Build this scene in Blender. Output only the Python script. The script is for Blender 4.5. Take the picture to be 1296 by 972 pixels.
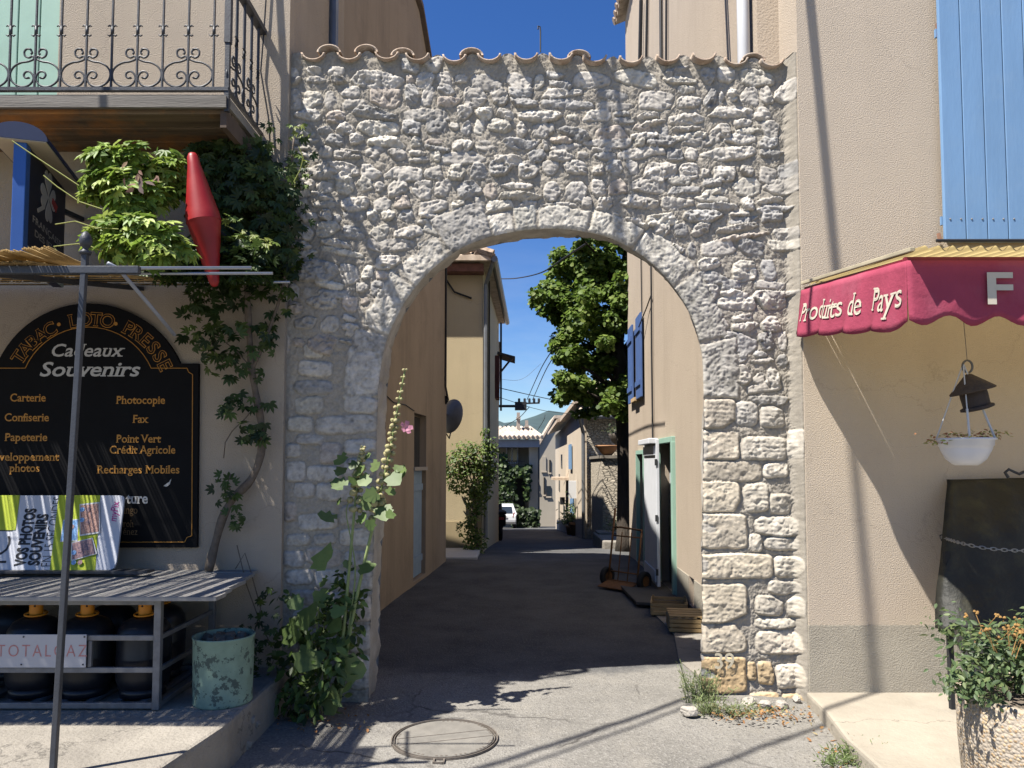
import bpy, bmesh, math, random
import numpy as np
from mathutils import Vector, Matrix, Quaternion

for o in list(bpy.data.objects):
    bpy.data.objects.remove(o)
S = bpy.context.scene
C = S.collection
R = math.radians
random.seed(7)
rng = np.random.default_rng(11)

# ------------------------------------------------------------------ camera, sky, sun, exposure
F = 936.0
PITCH = R(3.0)
CAMH = 1.65
SH = 99.0 / F - math.tan(PITCH)
cam_d = bpy.data.cameras.new('camera')
cam = bpy.data.objects.new('camera', cam_d)
C.objects.link(cam)
cam.location = (0, 0, CAMH)
cam.rotation_euler = (R(90) + PITCH, 0, 0)
cam_d.sensor_width = 36
cam_d.lens = 26.0
cam_d.shift_y = SH * F / 1296
cam_d.clip_start = 0.05
cam_d.clip_end = 3000
S.camera = cam

SUN = Vector((0.50, 0.30, -1.0)).normalized()
sun_d = bpy.data.lights.new('sun', 'SUN')
sun = bpy.data.objects.new('sun', sun_d)
C.objects.link(sun)
sun.rotation_euler = SUN.to_track_quat('-Z', 'Y').to_euler()
sun_d.energy = 5.0
sun_d.angle = R(0.53)
sun_d.color = (1.0, 0.955, 0.88)

W = bpy.data.worlds.new('World')
S.world = W
W.use_nodes = True
wn = W.node_tree.nodes
wl = W.node_tree.links
bg = wn['Background']
sky = wn.new('ShaderNodeTexSky')
sky.sky_type = 'NISHITA'
sky.sun_disc = False
sky.sun_elevation = math.asin(-SUN.z)
sky.sun_rotation = math.atan2(-SUN.x, -SUN.y)
sky.altitude = 300
sky.air_density = 1.0
sky.dust_density = 0.35
sky.ozone_density = 4.5
# thin cirrus wisps low in the sky
tc = wn.new('ShaderNodeTexCoord')
mp = wn.new('ShaderNodeMapping')
mp.inputs['Scale'].default_value = (3.0, 3.0, 11.0)
nz = wn.new('ShaderNodeTexNoise')
nz.inputs['Scale'].default_value = 1.6
nz.inputs['Detail'].default_value = 7
nz.inputs['Roughness'].default_value = 0.6
rp = wn.new('ShaderNodeMapRange')
rp.inputs['From Min'].default_value = 0.50
rp.inputs['From Max'].default_value = 0.85
rp.inputs['To Max'].default_value = 0.35
sx = wn.new('ShaderNodeSeparateXYZ')
r2 = wn.new('ShaderNodeMapRange')
r2.inputs['From Min'].default_value = 0.32
r2.inputs['From Max'].default_value = 0.05
ml = wn.new('ShaderNodeMath')
ml.operation = 'MULTIPLY'
mx = wn.new('ShaderNodeMix')
mx.data_type = 'RGBA'
mx.inputs['B'].default_value = (7.5, 8.0, 8.6, 1)
wl.new(tc.outputs['Generated'], mp.inputs['Vector'])
wl.new(mp.outputs['Vector'], nz.inputs['Vector'])
wl.new(nz.outputs['Fac'], rp.inputs['Value'])
wl.new(tc.outputs['Generated'], sx.inputs['Vector'])
wl.new(sx.outputs['Z'], r2.inputs['Value'])
wl.new(rp.outputs['Result'], ml.inputs[0])
wl.new(r2.outputs['Result'], ml.inputs[1])
wl.new(ml.outputs[0], mx.inputs['Factor'])
hs0 = wn.new('ShaderNodeHueSaturation')
hs0.inputs['Hue'].default_value = 0.512
hs0.inputs['Saturation'].default_value = 1.25
hs0.inputs['Value'].default_value = 1.35
wl.new(sky.outputs['Color'], hs0.inputs['Color'])
wl.new(hs0.outputs['Color'], mx.inputs['A'])
wl.new(mx.outputs['Result'], bg.inputs['Color'])
bg.inputs['Strength'].default_value = 0.05

S.render.engine = 'CYCLES'
S.view_settings.view_transform = 'Standard'
S.view_settings.look = 'None'
S.view_settings.gamma = 1
S.view_settings.exposure = 1.17
S.view_settings.use_curve_mapping = False
S.cycles.max_bounces = 8
S.cycles.diffuse_bounces = 1
S.cycles.use_denoising = True


def at(px, py, Y):
    """world point on the plane y=Y seen at photo pixel (px,py)"""
    u = (px - 648) / F
    v = (486 - py) / F + SH
    d = Vector((u, math.cos(PITCH) - v * math.sin(PITCH), v * math.cos(PITCH) + math.sin(PITCH)))
    return Vector((0, 0, CAMH)) + d * (Y / d.y)


def atz(px, py, z=0.0):
    u = (px - 648) / F
    v = (486 - py) / F + SH
    d = Vector((u, math.cos(PITCH) - v * math.sin(PITCH), v * math.cos(PITCH) + math.sin(PITCH)))
    return Vector((0, 0, CAMH)) + d * ((z - CAMH) / d.z)


def gz(y):
    """height of the street: level at the arch, running downhill beyond"""
    t = max(0.0, y - 12.0)
    return -0.0765 * (t - 2.0 * (1 - math.exp(-t / 2.0))) if y < 75 else -0.0765 * (63 - 2.0)


# ------------------------------------------------------------------ noise in numpy
def vnoise(x, y, scale, seed):
    r = np.random.default_rng(seed)
    g = r.random((256, 256))
    fx = x * scale + 1000.0
    fy = y * scale + 1000.0
    ix = np.floor(fx).astype(int)
    iy = np.floor(fy).astype(int)
    tx = fx - ix
    ty = fy - iy
    tx = tx * tx * (3 - 2 * tx)
    ty = ty * ty * (3 - 2 * ty)
    a = g[ix % 256, iy % 256]
    b = g[(ix + 1) % 256, iy % 256]
    c = g[ix % 256, (iy + 1) % 256]
    d = g[(ix + 1) % 256, (iy + 1) % 256]
    return (a * (1 - tx) + b * tx) * (1 - ty) + (c * (1 - tx) + d * tx) * ty - 0.5


def fbm(x, y, scale, seed, octv=4, gain=0.5):
    s = 0
    a = 1.0
    for k in range(octv):
        s = s + a * vnoise(x, y, scale * 2 ** k, seed + k * 17)
        a *= gain
    return s


# ------------------------------------------------------------------ materials
MATS = {}


def mat(name, col, rough=0.85, var=0.12, scale=3.0, bump=0.0, bscale=60.0, metal=0.0, col2=None, stain=0.0,
        stain_scale=0.7, stain_col=None, trans=0.0, attr=None, spec=0.4, coord='Object', stretch=None, bdist=0.01, drip=0.0, drip_col=None, gain=1.0, crack=0.22):
    if name in MATS:
        return MATS[name]
    m = bpy.data.materials.new(name)
    MATS[name] = m
    m.use_nodes = True
    n = m.node_tree.nodes
    l = m.node_tree.links
    p = n['Principled BSDF']
    p.inputs['Roughness'].default_value = rough
    p.inputs['Metallic'].default_value = metal
    p.inputs['Specular IOR Level'].default_value = spec
    t = n.new('ShaderNodeTexCoord')
    src = t.outputs[coord]
    if stretch:
        mpn = n.new('ShaderNodeMapping')
        mpn.inputs['Scale'].default_value = stretch
        l.new(src, mpn.inputs['Vector'])
        src = mpn.outputs['Vector']
    no = n.new('ShaderNodeTexNoise')
    no.inputs['Scale'].default_value = scale
    no.inputs['Detail'].default_value = 6
    no.inputs['Roughness'].default_value = 0.62
    l.new(src, no.inputs['Vector'])
    mr = n.new('ShaderNodeMapRange')
    mr.inputs['From Min'].default_value = 0.28
    mr.inputs['From Max'].default_value = 0.72
    l.new(no.outputs['Fac'], mr.inputs['Value'])
    mix = n.new('ShaderNodeMix')
    mix.data_type = 'RGBA'
    ga = 0.8
    c = np.array(col) * ga
    if col2 is not None:
        col2 = np.array(col2) * ga
    if stain_col is not None:
        stain_col = tuple(np.array(stain_col) * ga)
    if attr:
        an = n.new('ShaderNodeAttribute')
        an.attribute_name = attr
        c1 = n.new('ShaderNodeMix')
        c1.data_type = 'RGBA'
        c1.blend_type = 'MULTIPLY'
        c1.inputs['Factor'].default_value = 1
        l.new(an.outputs['Color'], c1.inputs['A'])
        mix.inputs['A'].default_value = (gain * (1 - var),) * 3 + (1,)
        mix.inputs['B'].default_value = (gain * (1 + var),) * 3 + (1,)
        l.new(mr.outputs['Result'], mix.inputs['Factor'])
        l.new(mix.outputs['Result'], c1.inputs['B'])
        out = c1.outputs['Result']
    else:
        ca = tuple(c * (1 - var)) + (1,)
        cb = tuple(np.clip((np.array(col2) if col2 is not None else c) * (1 + var), 0, 1)) + (1,)
        mix.inputs['A'].default_value = ca
        mix.inputs['B'].default_value = cb
        l.new(mr.outputs['Result'], mix.inputs['Factor'])
        out = mix.outputs['Result']
    if stain > 0:
        n2 = n.new('ShaderNodeTexNoise')
        n2.inputs['Scale'].default_value = stain_scale
        n2.inputs['Detail'].default_value = 8
        n2.inputs['Roughness'].default_value = 0.65
        l.new(t.outputs[coord], n2.inputs['Vector'])
        m2 = n.new('ShaderNodeMapRange')
        m2.inputs['From Min'].default_value = 0.5
        m2.inputs['From Max'].default_value = 0.75
        m2.inputs['To Max'].default_value = stain
        l.new(n2.outputs['Fac'], m2.inputs['Value'])
        x2 = n.new('ShaderNodeMix')
        x2.data_type = 'RGBA'
        l.new(m2.outputs['Result'], x2.inputs['Factor'])
        l.new(out, x2.inputs['A'])
        x2.inputs['B'].default_value = tuple(stain_col if stain_col is not None else c * 0.5) + (1,)
        out = x2.outputs['Result']
    if drip > 0:
        md = n.new('ShaderNodeMapping')
        md.inputs['Scale'].default_value = (1.9, 1.9, 0.20)
        l.new(t.outputs[coord], md.inputs['Vector'])
        n3 = n.new('ShaderNodeTexNoise')
        n3.inputs['Scale'].default_value = 1.3
        n3.inputs['Detail'].default_value = 7
        n3.inputs['Roughness'].default_value = 0.72
        l.new(md.outputs['Vector'], n3.inputs['Vector'])
        m3 = n.new('ShaderNodeMapRange')
        m3.inputs['From Min'].default_value = 0.50
        m3.inputs['From Max'].default_value = 0.72
        m3.inputs['To Max'].default_value = drip
        l.new(n3.outputs['Fac'], m3.inputs['Value'])
        x3 = n.new('ShaderNodeMix')
        x3.data_type = 'RGBA'
        l.new(m3.outputs['Result'], x3.inputs['Factor'])
        l.new(out, x3.inputs['A'])
        x3.inputs['B'].default_value = tuple(drip_col if drip_col is not None else c * 0.6) + (1,)
        out = x3.outputs['Result']
        # hairline cracks
        vc_ = n.new('ShaderNodeTexVoronoi')
        vc_.feature = 'DISTANCE_TO_EDGE'
        vc_.inputs['Scale'].default_value = 0.55
        wv_ = n.new('ShaderNodeVectorMath')
        wv_.operation = 'MULTIPLY_ADD'
        wv_.inputs[1].default_value = (0.9, 0.9, 0.9)
        l.new(no.outputs['Color'], wv_.inputs[0])
        l.new(t.outputs[coord], wv_.inputs[2])
        l.new(wv_.outputs[0], vc_.inputs['Vector'])
        m4 = n.new('ShaderNodeMapRange')
        m4.inputs['From Min'].default_value = 0.0035 if crack < .4 else 0.008
        m4.inputs['From Max'].default_value = 0.0
        m4.inputs['To Max'].default_value = crack
        l.new(vc_.outputs['Distance'], m4.inputs['Value'])
        x4 = n.new('ShaderNodeMix')
        x4.data_type = 'RGBA'
        l.new(m4.outputs['Result'], x4.inputs['Factor'])
        l.new(out, x4.inputs['A'])
        x4.inputs['B'].default_value = tuple(c * 0.35) + (1,)
        out = x4.outputs['Result']
    l.new(out, p.inputs['Base Color'])
    if bump > 0:
        nb = n.new('ShaderNodeTexNoise')
        nb.inputs['Scale'].default_value = bscale
        nb.inputs['Detail'].default_value = 4
        nb.inputs['Roughness'].default_value = 0.6
        l.new(src, nb.inputs['Vector'])
        b = n.new('ShaderNodeBump')
        b.inputs['Strength'].default_value = bump
        b.inputs['Distance'].default_value = bdist
        l.new(nb.outputs['Fac'], b.inputs['Height'])
        l.new(b.outputs['Normal'], p.inputs['Normal'])
    if trans > 0:
        tr = n.new('ShaderNodeBsdfTranslucent')
        l.new(out, tr.inputs['Color'])
        ms = n.new('ShaderNodeMixShader')
        ms.inputs['Fac'].default_value = trans
        l.new(p.outputs['BSDF'], ms.inputs[1])
        l.new(tr.outputs['BSDF'], ms.inputs[2])
        l.new(ms.outputs['Shader'], n['Material Output'].inputs['Surface'])
    return m


def rubble_mat(name, c1, c2, mortar, scale):
    """small coursed rubble for far walls"""
    m = bpy.data.materials.new(name)
    m.use_nodes = True
    n = m.node_tree.nodes
    l = m.node_tree.links
    p = n['Principled BSDF']
    c1, c2, mortar = [tuple(0.8 * x for x in q) for q in (c1, c2, mortar)]
    p.inputs['Roughness'].default_value = 0.9
    t = n.new('ShaderNodeTexCoord')
    mpn = n.new('ShaderNodeMapping')
    mpn.inputs['Scale'].default_value = (1.0, 1.0, 1.9)
    l.new(t.outputs['Object'], mpn.inputs['Vector'])
    v = n.new('ShaderNodeTexVoronoi')
    v.feature = 'DISTANCE_TO_EDGE'
    v.inputs['Scale'].default_value = scale
    v2 = n.new('ShaderNodeTexVoronoi')
    v2.inputs['Scale'].default_value = scale
    l.new(mpn.outputs['Vector'], v.inputs['Vector'])
    l.new(mpn.outputs['Vector'], v2.inputs['Vector'])
    mr = n.new('ShaderNodeMapRange')
    mr.inputs['From Min'].default_value = 0.02
    mr.inputs['From Max'].default_value = 0.12
    l.new(v.outputs['Distance'], mr.inputs['Value'])
    sp = n.new('ShaderNodeSeparateColor')
    l.new(v2.outputs['Color'], sp.inputs['Color'])
    a = n.new('ShaderNodeMix')
    a.data_type = 'RGBA'
    a.inputs['A'].default_value = c1 + (1,)
    a.inputs['B'].default_value = c2 + (1,)
    l.new(sp.outputs['Red'], a.inputs['Factor'])
    b = n.new('ShaderNodeMix')
    b.data_type = 'RGBA'
    b.inputs['A'].default_value = mortar + (1,)
    l.new(mr.outputs['Result'], b.inputs['Factor'])
    l.new(a.outputs['Result'], b.inputs['B'])
    l.new(b.outputs['Result'], p.inputs['Base Color'])
    bp = n.new('ShaderNodeBump')
    bp.inputs['Strength'].default_value = 0.9
    bp.inputs['Distance'].default_value = 0.05
    l.new(mr.outputs['Result'], bp.inputs['Height'])
    l.new(bp.outputs['Normal'], p.inputs['Normal'])
    return m


# ------------------------------------------------------------------ mesh builder
class MB:
    def __init__(self):
        self.v = []
        self.f = []
        self.mi = []

    def add(self, vs, fs, mi=0):
        b = len(self.v)
        self.v.extend([tuple(p) for p in vs])
        for f in fs:
            self.f.append(tuple(i + b for i in f))
            self.mi.append(mi)
        return self

    def box(self, x0, x1, y0, y1, z0, z1, mi=0):
        vs = [(x, y, z) for z in (z0, z1) for y in (y0, y1) for x in (x0, x1)]
        return self.add(vs, [(0, 2, 3, 1), (4, 5, 7, 6), (0, 1, 5, 4), (2, 6, 7, 3), (0, 4, 6, 2), (1, 3, 7, 5)], mi)

    def obox(self, c, size, M=None, mi=0):
        M = M or Matrix.Identity(3)
        c = Vector(c)
        sx, sy, sz = [s / 2 for s in size]
        vs = [c + M @ Vector((x, y, z)) for z in (-sz, sz) for y in (-sy, sy) for x in (-sx, sx)]
        return self.add(vs, [(0, 2, 3, 1), (4, 5, 7, 6), (0, 1, 5, 4), (2, 6, 7, 3), (0, 4, 6, 2), (1, 3, 7, 5)], mi)

    def bar(self, a, b, w, h, up=(0, 0, 1), mi=0):
        a = Vector(a)
        b = Vector(b)
        d = (b - a)
        L = d.length
        d.normalize()
        s = d.cross(Vector(up))
        if s.length < 1e-4:
            s = d.cross(Vector((1, 0, 0)))
        s.normalize()
        t = s.cross(d)
        M = Matrix((d, s, t)).transposed()
        return self.obox((a + b) / 2, (L, w, h), M, mi)

    def tube(self, pts, r, n=6, cap=True, mi=0, closed=False):
        pts = [Vector(p) for p in pts]
        k = len(pts)
        rs = r if isinstance(r, (list, tuple)) else [r] * k
        vs = []
        fs = []
        prev = None
        for i in range(k):
            if closed:
                d = pts[(i + 1) % k] - pts[i - 1]
            else:
                d = pts[min(i + 1, k - 1)] - pts[max(i - 1, 0)]
            if d.length < 1e-9:
                d = Vector((0, 0, 1))
            d.normalize()
            if prev is None:
                a = d.cross(Vector((0, 0, 1)))
                if a.length < 0.05:
                    a = d.cross(Vector((1, 0, 0)))
            else:
                a = prev - d * prev.dot(d)
                if a.length < 1e-6:
                    a = d.cross(Vector((1, 0, 0)))
            a.normalize()
            prev = a
            b = d.cross(a)
            for j in range(n):
                t = 2 * math.pi * j / n
                vs.append(pts[i] + (a * math.cos(t) + b * math.sin(t)) * rs[i])
        m = k if closed else k - 1
        for i in range(m):
            for j in range(n):
                i2 = (i + 1) % k
                fs.append((i * n + j, i * n + (j + 1) % n, i2 * n + (j + 1) % n, i2 * n + j))
        if cap and not closed:
            fs.append(tuple(reversed(range(n))))
            fs.append(tuple((k - 1) * n + j for j in range(n)))
        return self.add(vs, fs, mi)

    def lathe(self, prof, o, n=20, M=None, mi=0, cap=True):
        M = M or Matrix.Identity(3)
        o = Vector(o)
        vs = []
        fs = []
        for (r, z) in prof:
            for j in range(n):
                t = 2 * math.pi * j / n
                vs.append(o + M @ Vector((r * math.cos(t), r * math.sin(t), z)))
        for i in range(len(prof) - 1):
            for j in range(n):
                fs.append((i * n + j, i * n + (j + 1) % n, (i + 1) * n + (j + 1) % n, (i + 1) * n + j))
        if cap:
            fs.append(tuple(reversed(range(n))))
            fs.append(tuple((len(prof) - 1) * n + j for j in range(n)))
        return self.add(vs, fs, mi)

    def ext(self, pts, vec, mi=0):
        """planar outline pushed along vec"""
        n = len(pts)
        pts = [Vector(p) for p in pts]
        vec = Vector(vec)
        nrm = Vector()
        for i in range(n):
            a, b = pts[i], pts[(i + 1) % n]
            nrm += a.cross(b)
        if nrm.dot(vec) > 0:
            pts = pts[::-1]
        vs = pts + [p + vec for p in pts]
        fs = [tuple(range(n)), tuple(reversed(range(n, 2 * n)))]
        for i in range(n):
            j = (i + 1) % n
            fs.append((i, i + n, j + n, j))
        return self.add(vs, fs, mi)

    def quad(self, a, b, c, d, mi=0):
        return self.add([a, b, c, d], [(0, 1, 2, 3)], mi)

    def panel(self, o, u, n, s0, s1, z0, z1, holes=(), thick=0.3, reveal=0.2, mi=0):
        """upright wall from s0 to s1 along u, front face towards n, with real openings"""
        o = Vector(o)
        u = Vector(u).normalized()
        n = Vector(n).normalized()
        zz = Vector((0, 0, 1))
        ss = sorted({s0, s1} | {h[0] for h in holes} | {h[1] for h in holes})
        zs = sorted({z0, z1} | {h[2] for h in holes} | {h[3] for h in holes})

        def P(s, z, d):
            return o + u * s + zz * z - n * d
        flip = u.cross(zz).dot(n) < 0

        def q(a, b, c, d):
            if flip:
                self.quad(a, d, c, b, mi)
            else:
                self.quad(a, b, c, d, mi)
        for i in range(len(ss) - 1):
            for j in range(len(zs) - 1):
                sm = (ss[i] + ss[i + 1]) / 2
                zm = (zs[j] + zs[j + 1]) / 2
                if any(h[0] < sm < h[1] and h[2] < zm < h[3] for h in holes):
                    continue
                q(P(ss[i], zs[j], 0), P(ss[i + 1], zs[j], 0), P(ss[i + 1], zs[j + 1], 0), P(ss[i], zs[j + 1], 0))
        for (a, b, c, d) in holes:
            r = reveal
            q(P(a, c, 0), P(a, d, 0), P(a, d, r), P(a, c, r))
            q(P(b, c, 0), P(b, c, r), P(b, d, r), P(b, d, 0))
            q(P(a, d, 0), P(b, d, 0), P(b, d, r), P(a, d, r))
            q(P(a, c, 0), P(a, c, r), P(b, c, r), P(b, c, 0))
            q(P(a, c, r), P(b, c, r), P(b, d, r), P(a, d, r))
        t = thick
        q(P(s0, z0, 0), P(s0, z1, 0), P(s0, z1, t), P(s0, z0, t))
        q(P(s1, z0, 0), P(s1, z0, t), P(s1, z1, t), P(s1, z1, 0))
        q(P(s0, z1, 0), P(s1, z1, 0), P(s1, z1, t), P(s0, z1, t))
        q(P(s1, z0, t), P(s0, z0, t), P(s0, z1, t), P(s1, z1, t))
        return self

    def build(self, name, m, parent=None, smooth=False, bevel=0.0, label=None, tint=None):
        me = bpy.data.meshes.new(name)
        off = Vector((0, 0, 0))
        if parent is not None:
            r = parent
            off = Vector(r.location)
            while r.parent:
                r = r.parent
                off = off + Vector(r.location)
        me.from_pydata([(p[0] - off.x, p[1] - off.y, p[2] - off.z) for p in self.v], [], self.f)
        ms = m if isinstance(m, (list, tuple)) else [m]
        for x in ms:
            me.materials.append(x)
        if len(ms) > 1:
            me.polygons.foreach_set('material_index', self.mi)
        if smooth:
            me.polygons.foreach_set('use_smooth', [True] * len(me.polygons))
        if bevel > 0:
            bm = bmesh.new()
            bm.from_mesh(me)
            bmesh.ops.remove_doubles(bm, verts=bm.verts, dist=1e-5)
            es = [e for e in bm.edges if len(e.link_faces) == 2 and e.calc_face_angle(0) > 0.6]
            if es:
                bmesh.ops.bevel(bm, geom=es, offset=bevel, segments=2, profile=0.6, affect='EDGES', clamp_overlap=True)
            bm.to_mesh(me)
            bm.free()
        if tint is not None:
            a = me.color_attributes.new('tint', 'FLOAT_COLOR', 'POINT')
            arr = np.ones((len(me.vertices), 4), dtype=np.float32)
            arr[:, :3] = tint
            a.data.foreach_set('color', arr.ravel())
        me.validate()
        me.update()
        o = bpy.data.objects.new(name, me)
        C.objects.link(o)
        if parent is not None:
            o.parent = parent
        if label:
            o['label'] = label
        return o


def tag(o, label, cat, group=None):
    o['label'] = label
    o['category'] = cat
    if group:
        o['group'] = group
    return o


def struct(o):
    o['kind'] = 'structure'
    return o


def thing(name, label, cat, loc=(0, 0, 0), group=None):
    o = bpy.data.objects.new(name, None)
    C.objects.link(o)
    o.location = loc
    o.empty_display_size = 0.2
    return tag(o, label, cat, group)


def dup(root, loc, label=None, rotz=None):
    r = root.copy()
    C.objects.link(r)
    r.location = loc
    if rotz is not None:
        r.rotation_euler = (0, 0, rotz)
    if label:
        r['label'] = label
    for ch in list(root.children):
        c = ch.copy()
        C.objects.link(c)
        c.parent = r
        for g in list(ch.children):
            d = g.copy()
            C.objects.link(d)
            d.parent = c
    return r


def np_mesh(name, v, f, m, parent=None, smooth=False, tint=None):
    """fast mesh from arrays, all faces with the same number of corners"""
    me = bpy.data.meshes.new(name)
    off = np.zeros(3)
    if parent is not None:
        off = np.array(parent.location)
    v = (np.asarray(v) - off).astype(np.float32)
    f = np.asarray(f, dtype=np.int32)
    me.vertices.add(len(v))
    me.vertices.foreach_set('co', v.ravel())
    k = f.shape[1]
    me.loops.add(f.size)
    me.loops.foreach_set('vertex_index', f.ravel())
    me.polygons.add(len(f))
    me.polygons.foreach_set('loop_start', np.arange(0, f.size, k, dtype=np.int32))
    me.polygons.foreach_set('loop_total', np.full(len(f), k, dtype=np.int32))
    if smooth:
        me.polygons.foreach_set('use_smooth', np.ones(len(f), dtype=bool))
    me.materials.append(m)
    if tint is not None:
        a = me.color_attributes.new('tint', 'FLOAT_COLOR', 'POINT')
        arr = np.ones((len(v), 4), dtype=np.float32)
        arr[:, :3] = tint
        a.data.foreach_set('color', arr.ravel())
    me.update(calc_edges=True)
    me.validate()
    o = bpy.data.objects.new(name, me)
    C.objects.link(o)
    if parent is not None:
        o.parent = parent
    return o


# ------------------------------------------------------------------ lettering
def text2d(s, size=1.0, bold=0.0, shear=0.0, serif=True, space=1.0, xs=1.0):
    cu = bpy.data.curves.new('lettering', 'FONT')
    cu.body = s
    cu.size = size
    cu.offset = bold * size
    cu.shear = shear
    cu.space_character = space
    cu.resolution_u = 3
    cu.fill_mode = 'FRONT'
    o = bpy.data.objects.new('lettering', cu)
    C.objects.link(o)
    dg = bpy.context.evaluated_depsgraph_get()
    me = bpy.data.meshes.new_from_object(o.evaluated_get(dg))
    v = [(p.co.x * xs, p.co.y) for p in me.vertices]
    f = [tuple(p.vertices) for p in me.polygons]
    layer = [0.0] * len(v)
    if serif:
        cnt = {}
        for p in me.polygons:
            vs = list(p.vertices)
            for i in range(len(vs)):
                e = tuple(sorted((vs[i], vs[(i + 1) % len(vs)])))
                cnt[e] = cnt.get(e, 0) + 1
        k = size
        cap = max(q[1] for q in v) if v else 1
        for (a, b), c in cnt.items():
            if c != 1:
                continue
            (xa, ya), (xb, yb) = v[a], v[b]
            if abs(ya - yb) > 0.004 * k or not (0.05 * k < abs(xa - xb) < 0.21 * k):
                continue
            y = (ya + yb) / 2
            lo, hi = min(xa, xb), max(xa, xb)
            top = y > 0.3 * k
            if not top and y > 0.06 * k:
                continue
            e = 0.055 * k
            t = 0.055 * k
            y0, y1 = (y - t, y) if top else (y, y + t)
            dx0 = shear * 0.0
            n0 = len(v)
            v += [(lo - e + dx0, y0), (hi + e + dx0, y0), (hi + e, y1), (lo - e, y1)]
            layer += [0.0006] * 4
            f.append((n0, n0 + 1, n0 + 2, n0 + 3))
    bpy.data.objects.remove(o)
    bpy.data.curves.remove(cu)
    bpy.data.meshes.remove(me)
    return v, f, layer


def put_text(mb, s, o, u, w, n, size, align='C', fit=None, lift=0.002, mi=0, **kw):
    """lay a line of lettering: baseline point o, reading direction u, up w, out of the face n"""
    v, f, ly = text2d(s, size, **kw)
    if not v:
        return
    x0 = min(p[0] for p in v)
    x1 = max(p[0] for p in v)
    sc = 1.0
    if fit:
        sc = fit / (x1 - x0)
    wd = (x1 - x0) * sc
    dx = {'C': -wd / 2, 'L': 0, 'R': -wd}[align]
    o, u, w, n = Vector(o), Vector(u), Vector(w), Vector(n)
    vs = [o + u * ((p[0] - x0) * sc + dx) + w * p[1] + n * (lift + l) for p, l in zip(v, ly)]
    mb.add(vs, f, mi)


def put_text_arc(mb, s, c, r, a0, a1, u, w, n, size, lift=0.002, mi=0, **kw):
    """one letter after another along an arc of radius r round c, from angle a0 to a1 (degrees, clockwise)"""
    k = len(s)
    c, u, w, n = Vector(c), Vector(u), Vector(w), Vector(n)
    for i, ch in enumerate(s):
        a = R(a0 + (a1 - a0) * (i / (k - 1) if k > 1 else 0.5))
        d = u * math.cos(a) + w * math.sin(a)
        t = u * math.sin(a) - w * math.cos(a)
        if ch == ' ':
            continue
        put_text(mb, ch, c + d * r, t, d, n, size, lift=lift, mi=mi, **kw)


# ------------------------------------------------------------------ leaves
def leaf_template(kind):
    if kind == 'ovate':      # pointed, folded along the midrib
        v = [(0, 0, 0), (0.22, 0.3, 0.05), (0.2, 0.62, 0.05), (0, 1, -0.04), (-0.2, 0.62, 0.05), (-0.22, 0.3, 0.05)]
        f = [(0, 1, 2, 3), (0, 3, 4, 5)]
    elif kind == 'round':
        v = [(0, 0, 0), (0.42, 0.2, 0.06), (0.4, 0.7, 0.08), (0, 1, -0.02), (-0.4, 0.7, 0.08), (-0.42, 0.2, 0.06)]
        f = [(0, 1, 2, 3), (0, 3, 4, 5)]
    elif kind == 'narrow':
        v = [(0, 0, 0), (0.09, 0.35, 0.02), (0.07, 0.7, 0.0), (0, 1, -0.06), (-0.07, 0.7, 0.0), (-0.09, 0.35, 0.02)]
        f = [(0, 1, 2, 3), (0, 3, 4, 5)]
    elif kind == 'five':     # five leaflets spread like a hand
        v, f = [], []
        for a, s in ((-1.25, 0.7), (-0.6, 0.95), (0, 1.0), (0.6, 0.95), (1.25, 0.7)):
            b = len(v)
            for (x, y, z) in [(0, 0.05, 0), (0.17, 0.42, 0.03), (0.14, 0.7, 0.0), (0, 1, -0.12), (-0.14, 0.7, 0.0), (-0.17, 0.42, 0.03)]:
                x, y = x * s, y * s
                v.append((x * math.cos(a) + y * math.sin(a), -x * math.sin(a) + y * math.cos(a), z * s))
            f += [(b, b + 1, b + 2, b + 3), (b, b + 3, b + 4, b + 5)]
    elif kind == 'lobed':    # broad mallow leaf with scalloped rim
        v = [(0, 0.1, 0)]
        rim = [(0.2, -0.05), (0.48, 0.1), (0.42, 0.34), (0.56, 0.55), (0.36, 0.66), (0.25, 0.92), (0, 1.0), (-0.25, 0.92), (-0.36, 0.66), (-0.56, 0.55), (-0.42, 0.34), (-0.48, 0.1), (-0.2, -0.05)]
        for i, (x, y) in enumerate(rim):
            v.append((x, y, 0.07 * ((i % 2) * 2 - 1) - 0.12 * (x * x + (y - .3) ** 2)))
        f = []
        for i in range(1, len(rim) - 1, 2):
            f.append((0, i, i + 1, i + 2))
    return np.array(v, float), np.array(f, int)


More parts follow.
